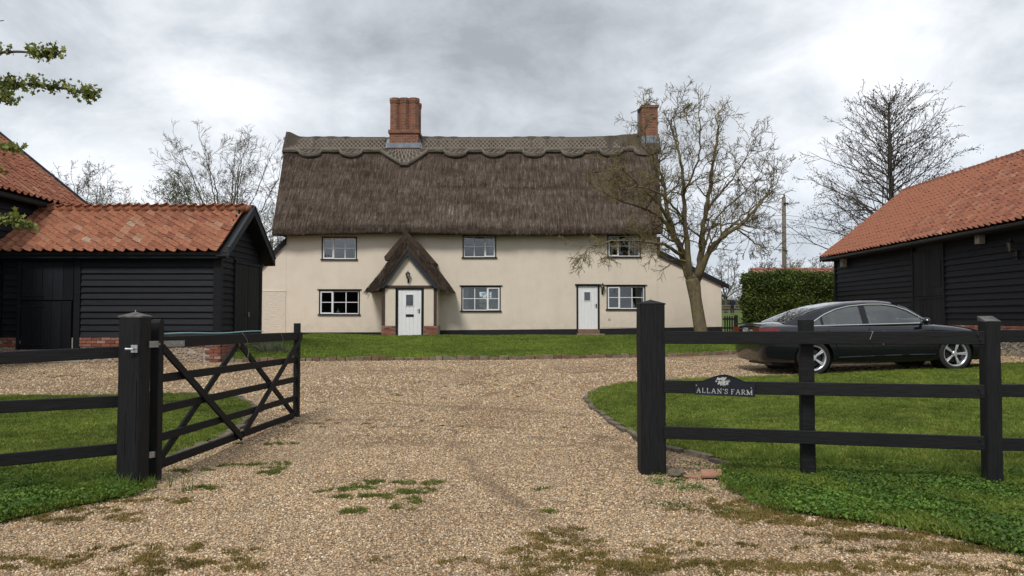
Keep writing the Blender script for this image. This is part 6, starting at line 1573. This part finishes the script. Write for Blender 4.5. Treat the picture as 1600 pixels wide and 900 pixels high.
def far_barn():
    Y = 52; x0 = P(1196, 425, Y).x; x1 = P(1430, 425, Y).x; zt = P(1200, 421, Y + 3).z; ze = P(1200, 434, Y).z; g = gz(x0, Y)
    t = thing('far_shed', 'low building with a rusty red roof seen over the clipped hedge', 'shed', (x0 + 4, Y, g))
    MB().box(x0 + .3, x1, Y + .3, Y + 5.7, g, ze).build('wall', 'brickwork', t)
    MB().prism([(x0, Y, ze - .05), (x0, Y + 3, zt), (x0, Y + 6, ze - .05), (x0, Y + 6, ze - .15), (x0, Y + 3, zt - .12), (x0, Y, ze - .15)], (x1 - x0, 0, 0)).build('roof', 'rust_roof', t)
    MB().tube([(x0 - .1, Y + 3, zt + .03), (x1, Y + 3, zt + .03)], .09, 8).build('ridge', 'rust_roof', t)
    k = 0; x = x0 + .3
    me = MB().bar((0, Y - .02, ze - .02), (0, Y + 2.95, zt + .03), .05, .05).mesh('roof_rib'); me.materials.append(MATS['rust_roof'])
    while x < x1 - .1: link('roof_rib', me, None, t, (x, 0, 0)); x += .6
far_barn()
# field hedgerows at the horizon, joined into one mass each
def hedgerow(label, x0, x1, y, h, n, seed, mat='field_hedge'):
    t = thing('hedgerow', label, 'hedge', ((x0 + x1) / 2, y, gz(0, y)))
    core = MB(); m = int((x1 - x0) / 2) + 2; rr = random.Random(seed); vs = []
    for i in range(m):
        x = x0 + (x1 - x0) * i / (m - 1); hh = h * rr.uniform(.45, .75); vs += [(x, y, gz(x, y) - .3), (x, y + .2, gz(x, y) + hh), (x, y + 1.2, gz(x, y) + hh * .9), (x, y + 1.5, gz(x, y) - .3)]
    core.raw(vs, [(4 * i + a, 4 * i + 4 + a, 4 * i + 5 + a, 4 * i + 1 + a) for i in range(m - 1) for a in range(3)]); core.build('hedge_core', mat, t)
    c = PROTO.get('hedgerow_sprays') or proto_collection('hedgerow_sprays', [leaf_mesh(q, 60 + i, 14, .8, .18, False, 1) for i, q in enumerate(('spring_leaf', 'hedge_leaf', 'hedge_leaf', 'lavender_leaf'))])
    X = nr.uniform(x0, x1, n); Z = h * nr.uniform(0, 1, n) ** .8 * (.75 + .3 * np.sin(X * .7) * np.sin(X * .23)); Yv = y + nr.uniform(-.4, 1.2, n)
    pts = np.stack([X, Yv, gz(0, y) + Z], 1); scatter('hedge_leaves', pts, nr.uniform(0, 6.28, (n, 3)), nr.uniform(.6, 1.4, n), c, parent=t)
hedgerow('field hedgerow on the skyline behind the standing person', 8, 60, 112, 2.7, 2600, 5)
hedgerow('field hedgerow far behind the shed and the cottage', -90, 8, 118, 3.5, 2600, 6)
# post and rail line behind the person
def rear_fence():
    Y = 80; t = thing('field_fence', 'weathered wooden field fence running behind the standing person', 'fence', (22, Y, gz(22, Y)))
    for i in range(8):
        x = 19.5 + i * 1.7; MB().box(x - .05, x + .05, Y, Y + .1, gz(x, Y) - .1, gz(x, Y) + .95).build('post', 'pole_wood', t)
    for z in (.3, .6, .88): MB().bar((19, Y - .03, gz(20, Y) + z), (32, Y - .03, gz(32, Y) + z), .04, .11).build('rail', 'pole_wood', t)
rear_fence()
def picket_gate():
    Y = 31.75; x0 = P(1129.5, 500, Y).x; x1 = P(1152, 500, Y).x; zt = P(1140, 493, Y).z; g = gz(x0, Y)
    t = thing('picket_gate', 'small black picket gate between cottage corner and hedge', 'gate', ((x0 + x1) / 2, Y, g))
    n = 5; me = MB().prism([(-.028, 0, 0), (.028, 0, 0), (.028, 0, zt - g - .1), (0, 0, zt - g - .05), (-.028, 0, zt - g - .1)], (0, .02, 0)).mesh('picket'); me.materials.append(MATS['black_paint'])
    for i in range(n): link('picket', me, None, t, (x0 + .08 + i * (x1 - x0 - .2) / (n - 1), Y - .025, g + .05))
    for z in (.28, zt - g - .18): MB().box(x0, x1 - .1, Y, Y + .04, g + z, g + z + .07).build('rail', 'black_paint', t)
    MB().box(x1 - .09, x1 + .02, Y - .03, Y + .08, g - .1, zt + .02).build('post', 'black_paint', t, bevel=.01)
picket_gate()
q = P(1167, 490, 45); t = thing('field_gate', 'dark metal gate partly hidden by the end of the clipped hedge', 'gate', (q.x, 45, gz(q.x, 45)))
for z in (.2, .5, .8, 1.1, 1.35): MB().tube([(q.x - .2, 45, gz(0, 45) + z), (q.x + 1.4, 45, gz(0, 45) + z)], .03, 6).build('rail', 'dark_metal', t)
for dx in (-.2, .5): MB().tube([(q.x + dx, 45, gz(0, 45)), (q.x + dx, 45, gz(0, 45) + 1.5)], .045, 6).build('post', 'dark_metal', t)

# person standing in the field
def person():
    Y = 76.5; q = P(1144, 480, Y); x, g = q.x, gz(q.x, Y); s = 1.0
    t = thing('person', 'grey haired person in a dark navy coat standing in the field beyond the picket gate', 'person', (x, Y, g))
    def skin(name, verts, edges, rad, mat, root=0):
        me = bpy.data.meshes.new(name); me.from_pydata([(v[0] , v[1], v[2]) for v in verts], edges, []); me.materials.append(MATS[mat])
        o = bpy.data.objects.new(name, me); COL.objects.link(o); o.parent = t; o.modifiers.new('skin', 'SKIN')
        for i, d in enumerate(me.skin_vertices[0].data): r = rad[i]; d.radius = r if isinstance(r, tuple) else (r, r); d.use_root = (i == root)
        m = o.modifiers.new('sub', 'SUBSURF'); m.levels = 1; m.render_levels = 2; return o
    # facing away and slightly left, arms hanging
    V = [(0, 0, .93), (0, 0, 1.15), (0, .01, 1.38), (0, .0, 1.50), (0, -.01, 1.60), (0, -.01, 1.70),
         (-.17, 0, 1.40), (-.22, .01, 1.12), (-.21, -.05, .88), (-.21, -.07, .80), (.17, 0, 1.40), (.22, .01, 1.12), (.21, -.05, .88), (.21, -.07, .80),
         (-.09, 0, .88), (-.10, .01, .48), (-.10, .02, .09), (-.11, -.12, .05), (.09, 0, .88), (.11, .02, .48), (.12, .03, .09), (.14, -.10, .05)]
    E = [(0, 1), (1, 2), (2, 3), (3, 4), (4, 5), (2, 6), (6, 7), (7, 8), (8, 9), (2, 10), (10, 11), (11, 12), (12, 13), (0, 14), (14, 15), (15, 16), (16, 17), (0, 18), (18, 19), (19, 20), (20, 21)]
    Rr = [(.14, .10), (.13, .10), (.15, .09), .05, (.075, .09), (.06, .075), .06, .045, .035, .03, .06, .045, .035, .03, .085, .06, .04, .035, .085, .06, .04, .035]
    skin('body', V, E, Rr, 'skin')
    Vc = [V[i] for i in (0, 1, 2, 6, 7, 8, 10, 11, 12)] + [(0, 0, .72), (0, 0, 1.47)]
    skin('coat', Vc, [(9, 0), (0, 1), (1, 2), (2, 10), (2, 3), (3, 4), (4, 5), (2, 6), (6, 7), (7, 8)], [(.19, .15), (.17, .14), (.19, .13), .09, .07, .055, .09, .07, .055, (.19, .15), .08], 'coat', 1)
    skin('trousers', [V[i] for i in (0, 14, 15, 16, 18, 19, 20)], [(0, 1), (1, 2), (2, 3), (0, 4), (4, 5), (5, 6)], [(.15, .12), .11, .085, .06, .11, .085, .06], 'trousers')
    for k in (17, 21): MB().blob((x + V[k][0], Y + V[k][1] + .05, g + .045), (.05, .13, .05), k, 2).build('shoe', 'black_paint', t, smooth=True)
    MB().blob((x, Y + .02, g + 1.70), (.095, .105, .085), 3, 2).build('hair', 'grey_hair', t, smooth=True)
    MB().blob((x, Y - .105, g + 1.645), (.018, .03, .03), 5, 1).build('nose', 'skin', t, smooth=True)
person()

# lavender bush at the lawn edge, and dry stalks by the barn
c_lav = proto_collection('lavender_sprays', [tuft_mesh('lavender_leaf', 80 + i, 26, .34, .10, .010, .7) for i in range(3)])
def bush(px, py, n, r, label, s=(.7, 1.1), coll=c_lav, hf=None):
    q = G(px, py); pts = [(q.x + rnd.gauss(0, r), q.y + rnd.gauss(0, r * .6)) for _ in range(n)]; pts = [(x, y, (hf or front_h)(x, y) - .03) for x, y in pts]
    t = thing('shrub', label, 'shrub', (q.x, q.y, (hf or front_h)(q.x, q.y))); k = len(pts)
    scatter('foliage', pts, np.stack([nr.uniform(-.6, .6, k), nr.uniform(-.6, .6, k), nr.uniform(0, 6.28, k)], 1), nr.uniform(s[0], s[1], k), coll, parent=t)
bush(424, 561, 26, .22, 'grey green lavender bush at the front edge of the cottage lawn')
c_dry = proto_collection('dry_sprays', [leaf_mesh('dry_leaf', 85 + i, 9, .22, .07, False, 1.6) for i in range(3)])
bush(1534, 572, 14, .16, 'yellowing leafy stalks beside the front wheel of the car', (.5, .9), c_dry, lambda x, y: gz(x, y) + rnd.uniform(.05, .45))
bush(1585, 578, 10, .2, 'yellowing leafy stalks at the lawn edge by the barn plinth', (.5, .8), c_dry, lambda x, y: gz(x, y) + rnd.uniform(.05, .3))
clumps('weeds', 'weeds along the foot of the tree and the far wall', [(1097, 540, 26, .25, .2), (640, 528, 10, 1.0, .1), (880, 527, 16, 2, .1)], C_far, .8, 1.5, front_h)

# ================================================================== THE CAR
def car():
    # local frame: x forward, y left, z up ; origin between the wheels on the ground
    WB0, WB1 = -1.455, 1.455; WR = .335; HWD = .925
    wy = 15.75 + .0; pxr, pxf = 1270, 1491
    ynr = 15.2; xr = (pxr - 800) * ynr / 1200; yaw = R(4.0)
    # position so that the near rear wheel falls where it should
    near = Vector((xr, ynr, 0)); f = Vector((math.cos(yaw), math.sin(yaw), 0)); lft = Vector((-f.y, f.x, 0))
    o = near - f * WB0 + lft * (HWD - .08); zr_ = gz(near.x, near.y); fr = near + f * 2.91; zf_ = gz(fr.x, fr.y) 
    pitch = math.atan2(zf_ - zr_, 2.91); zc = (zr_ + zf_) / 2 + .012
    root = thing('parked_car', 'dark blue black saloon car parked on the gravel before the right barn', 'car', (o.x, o.y, zc)); root.rotation_euler = (0, -pitch, yaw)
    def B(mb, name, mat, parent=root, smooth=True, sub=0, bev=0):
        me = mb.mesh(name, (0, 0, 0), smooth); ob = bpy.data.objects.new(name, me); COL.objects.link(ob); me.materials.append(MATS[mat]); ob.parent = parent
        if bev: m = ob.modifiers.new('b', 'BEVEL'); m.width = bev; m.segments = 2; m.limit_method = 'ANGLE'; m.angle_limit = R(45)
        if sub: m = ob.modifiers.new('s', 'SUBSURF'); m.levels = sub; m.render_levels = sub
        if smooth:
            try: me.set_sharp_from_angle(angle=R(38))
            except Exception: pass
        return ob
    ip = lambda x, xs_, vs_: float(np.interp(x, xs_, vs_))
    # longitudinal curves
    XT = [-2.46, -2.42, -2.3, -2.0, -1.75, -1.2, -.4, .4, .85, 1.1, 1.6, 2.0, 2.25, 2.40, 2.47]
    ZT = [.80, 1.015, 1.04, 1.055, 1.06, 1.03, 1.0, .99, 1.0, .975, .92, .855, .77, .66, .55]     # centre line of boot, waist, bonnet
    ZS = [.76, .955, .965, .965, .96, .955, .945, .935, .925, .91, .86, .79, .70, .60, .50]        # shoulder
    ZB = [.30, .27, .25, .23, .21, .19, .18, .18, .18, .18, .20, .21, .22, .23, .26]               # underside
    HW = [.72, .81, .86, .895, .905, .925, .935, .935, .93, .925, .91, .88, .82, .70, .55]
    mb = MB(); xs_ = sorted(set(XT + list(np.linspace(-2.2, 2.2, 23).round(3)))); ring = 14
    for x in xs_:
        zt, zs, zb, hw = ip(x, XT, ZT), ip(x, XT, ZS), ip(x, XT, ZB), ip(x, XT, HW)
        half = [(0, zb), (hw * .72, zb), (hw * .93, zb + .02), (hw * .975, zb + .10), (hw * .995, zb + (zs - zb) * .35), (hw, zb + (zs - zb) * .58), (hw * .985, zs - .14), (hw * .955, zs - .05), (hw * .90, zs), (hw * .80, zs + (zt - zs) * .45), (hw * .45, zt - .006), (0, zt)]
        pts = half + [(-y, z) for y, z in half[-2:0:-1]]
        for y, z in pts: mb.v.append((x, y, z))
    n = 22; m = len(xs_)
    for i in range(m - 1):
        for k in range(n): mb.f.append((i * n + k, i * n + (k + 1) % n, (i + 1) * n + (k + 1) % n, (i + 1) * n + k))
    mb.f += [tuple(range(n)), tuple((m - 1) * n + k for k in range(n))]
    body = B(mb, 'body', 'car_paint', sub=1)
    # wheel arches cut out of the body
    cut = MB()
    for wx in (WB0, WB1):
        for s in (-1, 1): cut.tube([(wx, s * .58, WR + .01), (wx, s * 1.2, WR + .01)], .385, 36)
    cme = cut.mesh('cut'); co_ = bpy.data.objects.new('cut', cme); COL.objects.link(co_)
    bo = body.modifiers.new('bool', 'BOOLEAN'); bo.operation = 'DIFFERENCE'; bo.object = co_; bo.solver = 'EXACT'
    body.parent = None; dg = bpy.context.evaluated_depsgraph_get(); dg.update(); me2 = bpy.data.meshes.new_from_object(body.evaluated_get(dg)); body.modifiers.clear(); body.data = me2; body.parent = root
    bpy.data.objects.remove(co_, do_unlink=True); me2.materials.clear(); me2.materials.append(MATS['car_paint'])
    for p in me2.polygons: p.use_smooth = True; p.material_index = 0
    try: me2.set_sharp_from_angle(angle=R(35))
    except Exception: pass
    for wx in (WB0, WB1):
        for s in (-1, 1):
            q = MB().lathe((wx, 0, WR + .01), [(.385, s * .60), (.383, s * .86)], 32, 'y'); B(q, 'wheel_arch', 'trim_black')
            q = MB().lathe((wx, 0, WR + .01), [(0, s * .58), (.39, s * .585)], 32, 'y'); B(q, 'wheel_well', 'trim_black')
    # greenhouse
    XR_ = [-1.93, -1.6, -1.25, -.95, -.6, -.2, .1, .35, .6, .85, 1.10]
    ZR_ = [1.045, 1.18, 1.31, 1.385, 1.435, 1.455, 1.45, 1.42, 1.33, 1.17, .985]     # centre line of roof and screens
    ZE_ = [1.03, 1.135, 1.255, 1.33, 1.38, 1.40, 1.395, 1.36, 1.265, 1.12, .97]      # side roof rail
    yw = lambda x: ip(x, [-1.95, -1.5, -1, .3, .8, 1.15], [.70, .79, .825, .83, .80, .74])
    zw = .945
    sy = lambda x, z: yw(x) - max(0, z - zw) * .46 - max(0, z - 1.25) * .12
    gh = MB(); gx = sorted(set(XR_ + list(np.linspace(-1.9, 1.08, 25).round(3)))); rowsn = 0
    for x in gx:
        zc_, ze = ip(x, XR_, ZR_), ip(x, XR_, ZE_); ye = sy(x, ze)
        half = [(yw(x), zw - .03), (sy(x, (zw + ze) / 2), (zw + ze) / 2), (ye, ze - .01), (ye * .93, ze + (zc_ - ze) * .45), (ye * .72, ze + (zc_ - ze) * .83), (ye * .35, zc_ - .004), (0, zc_)]
        pts = half + [(-y, z) for y, z in half[-2::-1]]; rowsn = len(pts)
        for y, z in pts: gh.v.append((x, y, z))
    for i in range(len(gx) - 1):
        for k in range(rowsn - 1): gh.f.append((i * rowsn + k, i * rowsn + k + 1, (i + 1) * rowsn + k + 1, (i + 1) * rowsn + k))
    # leave the glass areas open: faces wholly in window zones are skipped
    DL = [(-1.50, .97), (-1.38, 1.045), (-1.15, 1.175), (-.9, 1.27), (-.6, 1.33), (-.2, 1.358), (.1, 1.352), (.35, 1.31), (.6, 1.215), (.80, 1.09), (.99, .965)]
    xs2, zs2 = [p[0] for p in DL], [p[1] for p in DL]
    zt_side = lambda x: ip(x, xs2, zs2)
    keep = []
    for fc in gh.f:
        c = sum((Vector(gh.v[i]) for i in fc), Vector()) / 4; k_ = [i % rowsn for i in fc]; lowrow = min(k_)
        side = lowrow in (0, 1) or lowrow in (rowsn - 2, rowsn - 3)
        if side and -1.38 < c.x < .80: continue
        if not side and (c.x < -1.12 or c.x > .32) and abs(c.y) < .62 and (-1.82 < c.x < 1.02): continue
        keep.append(fc)
    gh.f = keep; roof_ = B(gh, 'roof', 'car_paint')
    # side glazing as one strip per door light, pillars between
    def sidepatch(xa, xb, name, mat, off, zlo=.965, top=None, s=-1, par=root, inset=0):
        q = MB(); nn = 8
        for i in range(nn + 1):
            x = xa + (xb - xa) * i / nn; zt_ = (top or zt_side)(x) - inset
            for j in range(5): z = zlo + max(.002, zt_ - zlo) * j / 4; q.v.append((x, s * (sy(x, z) + off), z))
        q.f = [(i * 5 + j, (i + 1) * 5 + j, (i + 1) * 5 + j + 1, i * 5 + j + 1) for i in range(nn) for j in range(4)]; return B(q, name, mat, par)
    ztop = lambda x: ip(x, XR_, ZE_) - .004
    for s in (-1, 1):
        # dark frame area, open where glass is
        for xa, xb in ((-1.385, -1.22),): sidepatch(-1.47, -1.24, 'quarter_window', 'car_glass', .004, s=s)
        sidepatch(-1.19, -.40, 'rear_door_window', 'car_glass', .004, s=s)
        sidepatch(-.27, .93, 'front_door_window', 'car_glass', .004, s=s)
        sidepatch(-1.24, -1.19, 'pillar', 'trim_black', .007, s=s); sidepatch(-.40, -.27, 'pillar', 'trim_black', .007, s=s)
        q = MB(); N_ = 40      # painted rail above the glass
        for i in range(N_ + 1):
            x = -1.52 + (1.02 + 1.52) * i / N_; a, b = zt_side(x), ztop(x)
            q.v += [(x, s * (sy(x, a) + .002), a - .002), (x, s * (sy(x, b) - .002), max(b, a + .004)), ]
        q.f = [(2 * i, 2 * i + 2, 2 * i + 3, 2 * i + 1) for i in range(N_)]; B(q, 'roof_rail', 'car_paint')
        # bright trim: waist and arch
        q = MB().tube([(x, s * (sy(x, .962) + .010), .962) for x in np.linspace(-1.52, 1.0, 14)], .014, 6); B(q, 'waist_trim', 'chrome')
        q = MB().tube([(x, s * (sy(x, z) + .010), z + .006) for x, z in [(x, zt_side(x)) for x in np.linspace(-1.50, .99, 40)]], .014, 6); B(q, 'window_trim', 'chrome')
        # lower crease, sill, door gaps, handles
        ipb = lambda x, fz: (ip(x, XT, HW))
        q = MB().tube([(x, s * (ip(x, XT, HW) * .988 + .002), .33 + .015 * math.sin((x + 1) * 1.2)) for x in np.linspace(-1.0, 1.0, 12)], .012, 5); B(q, 'sill_crease', 'car_paint')
        for xg, top_ in ((-.33, .93), (.98, .90)):
            q = MB().tube([(xg + .02, s * (ip(xg, XT, HW) * .962 + .001), top_), (xg + .05, s * (ip(xg, XT, HW) + .0015), .72), (xg + .05, s * (ip(xg, XT, HW) * .995 + .0015), .45), (xg + .03, s * (ip(xg, XT, HW) * .978), .30)], .0045, 4); B(q, 'door_gap', 'trim_black')
        q = MB().tube([(-1.16, s * .91, .90), (-1.06, s * .937, .76), (-1.02, s * .937, .60), (-.96, s * .935, .45), (-.95, s * .915, .30)], .0045, 4); B(q, 'door_gap', 'trim_black')
        for xh in (-1.0, .0): q = MB().bar((xh, s * .935, .80), (xh + .22, s * .94, .80), .03, .028, ch=.008); B(q, 'door_handle', 'car_paint', bev=.006)
        # mirror
        q = MB().blob((.80, s * .985, 1.005), (.085, .11, .075), 4, 2); mr = B(q, 'wing_mirror', 'car_paint'); q = MB().bar((.82, s * .82, .965), (.80, s * .95, .985), .05, .03); B(q, 'mirror_arm', 'trim_black', mr)
    def glasspatch(xa, xb, wa, wb, name, mat, off=.004):
        q = MB(); nx_, ny_ = 8, 8
        for i in range(nx_ + 1):
            x = xa + (xb - xa) * i / nx_; zc_, ze = ip(x, XR_, ZR_), ip(x, XR_, ZE_); ye = sy(x, ze); hw = (wa + (wb - wa) * i / nx_)
            for j in range(ny_ + 1):
                u = -1 + 2 * j / ny_; y = u * min(hw, ye * .985); r = abs(y) / ye; z = ip(r, [0, .35, .72, .93, 1], [zc_, zc_ - .004, ze + (zc_ - ze) * .83, ze + (zc_ - ze) * .45, ze - .01]) + off; q.v.append((x, y, z))
        q.f = [(i * (ny_ + 1) + j, (i + 1) * (ny_ + 1) + j, (i + 1) * (ny_ + 1) + j + 1, i * (ny_ + 1) + j + 1) for i in range(nx_) for j in range(ny_)]; return B(q, name, mat)
    glasspatch(-1.88, -1.08, .62, .60, 'rear_window', 'car_glass'); glasspatch(.30, 1.06, .60, .70, 'windscreen', 'car_glass')
    # interior
    q = MB().box(-1.75, 1.0, -.72, .72, .55, .93); B(q, 'cabin_floor', 'trim_black', smooth=False)
    for sx_, sy_ in ((-.95, -.36), (-.95, .36), (.02, -.38), (.02, .38)):
        q = MB().bar((sx_ + .1, sy_, .7), (sx_ - .12, sy_, 1.12), .46, .14, up=(0, 1, 0)); q = MB().prism([(sx_, sy_ - .23, .75), (sx_ - .16, sy_ - .23, 1.14), (sx_ - .28, sy_ - .23, 1.12), (sx_ - .14, sy_ - .23, .75)], (0, .46, 0)); st_ = B(q, 'car_seat', 'seat', bev=.03)
        q = MB().box(sx_ - .29, sx_ - .20, sy_ - .13, sy_ + .13, 1.15, 1.32); B(q, 'headrest', 'seat', st_, bev=.03)
    q = MB(); L_ = [(.62 + .06 * math.cos(a), -.38 + .18 * math.cos(a), .98 + .17 * math.sin(a)) for a in np.linspace(0, 6.283, 20)]; L_ = [(.52 + .05 * math.sin(a), -.38 + .18 * math.cos(a), .99 + .15 * math.sin(a)) for a in np.linspace(0, 6.283, 20)]; q.tube(L_, .014, 6); B(q, 'steering_wheel', 'trim_black')
    q = MB().prism([(.62, -.72, .9), (1.02, -.72, .9), (1.0, -.72, .97), (.66, -.72, 1.01)], (0, 1.44, 0)); B(q, 'dashboard', 'trim_black', bev=.02)
    # rear: lamps, spoiler lip, number plate, badge, lower valance, exhausts
    def bodyx_rear(y, z): return 0
    for s in (-1, 1):
        q = MB(); pts = []
        for (x, z0_, z1_) in ((-2.475, .84, .955), (-2.455, .83, .962), (-2.36, .83, .962), (-2.24, .845, .957), (-2.12, .87, .94)):
            hw = ip(x, XT, HW) * 1.0 + .006; pts.append((x, s * (hw - .0), z0_, z1_))
        pts = [(-2.468, s * .38, .85, .955)] + [(x, y, a, b) for x, y, a, b in pts]
        for x, y, a, b in pts: q.v += [(x - .004, y, a), (x - .004, y * .985, b)]
        q.f = [(2 * i, 2 * i + 2, 2 * i + 3, 2 * i + 1) for i in range(len(pts) - 1)]; B(q, 'tail_lamp', 'tail_lens')
        q = MB(); pts = [(2.475, .30, .56, .64), (2.40, .55, .57, .68), (2.28, .74, .60, .72), (2.08, .865, .66, .76)]
        for x, y, a, b in pts: q.v += [(x + .012, s * (y + .02), a), (x, s * (y + .01), b)]
        q.f = [(2 * i, 2 * i + 2, 2 * i + 3, 2 * i + 1) for i in range(3)]; B(q, 'headlight', 'lens')
    q = MB().tube([(-2.44, y, 1.03 - .05 * abs(y) ** 2) for y in np.linspace(-.68, .68, 12)], .016, 6); B(q, 'boot_lip', 'car_paint')
    q = MB().box(-2.49, -2.478, -.26, .26, .70, .81); B(q, 'number_plate', 'sign_white', bev=.004)
    q = MB()
    for k in range(4): cy_ = -.09 + k * .06; q.tube([(-2.474 - .006, cy_ + .036 * math.cos(a), .905 + .036 * math.sin(a)) for a in np.linspace(0, 6.283, 18)], .005, 5)
    B(q, 'badge', 'chrome')
    q = MB().box(2.44, 2.485, -.38, .38, .30, .62); B(q, 'grille', 'trim_black', bev=.02)
    # wheels
    for wx in (WB0, WB1):
        for s in (-1, 1):
            yo = s * .895
            hub = MB().lathe((wx, 0, WR), [(.0, yo - s * .10), (.17, yo - s * .10), (.17, yo - s * .08), (0, yo - s * .08)], 24, 'y'); w = B(hub, 'wheel', 'dark_metal')
            ty = [(.235, yo - s * .22), (.30, yo - s * .225), (.33, yo - s * .20), (WR + .002, yo - s * .17), (WR + .002, yo - s * .04), (.328, yo - s * .012), (.30, yo + s * .004), (.262, yo - s * .0), (.245, yo - s * .008), (.235, yo - s * .02), (.235, yo - s * .22)]
            q = MB().lathe((wx, 0, WR), ty, 44, 'y'); B(q, 'tyre', 'tyre', w)
            q = MB().lathe((wx, 0, WR), [(.236, yo - s * .20), (.222, yo - s * .18), (.222, yo - s * .02), (.236, yo - s * .008), (.246, yo - s * .006), (.246, yo - s * .012)], 40, 'y')
            rot0 = .3 if wx < 0 else -.31
            for k in range(5):
                a0 = rot0 + k * 2 * math.pi / 5 + math.pi / 2
                for da, w0, w1 in ((-.085, .022, .030), (.085, .022, .030)):
                    a1 = a0 + da * 2.0; ax_ = a0 + da * .55
                    p0 = Vector((wx + .045 * math.cos(ax_), yo - s * .035, WR + .045 * math.sin(ax_))); p1 = Vector((wx + .228 * math.cos(a0 + da * 1.0), yo - s * .018, WR + .228 * math.sin(a0 + da * 1.0)))
                    q.bar(p0, p1, .026, .022, up=(0, 1, 0), ch=.005)
            q.lathe((wx, 0, WR), [(.0, yo - s * .012), (.045, yo - s * .014), (.062, yo - s * .03), (.06, yo - s * .06)], 20, 'y')
            B(q, 'rim', 'alloy', w)
            q = MB()
            for k in range(5):
                a = rot0 + (k + .5) * 2 * math.pi / 5 + math.pi / 2; q.tube([(wx + .056 * math.cos(a), yo - s * .03, WR + .056 * math.sin(a)), (wx + .056 * math.cos(a), yo - s * .014, WR + .056 * math.sin(a))], .008, 6)
            B(q, 'wheel_bolts', 'dark_metal', w)
    q = MB().box(-2.2, 2.2, -.60, .60, .19, .5); B(q, 'underside', 'trim_black', smooth=False)
    return root
car()
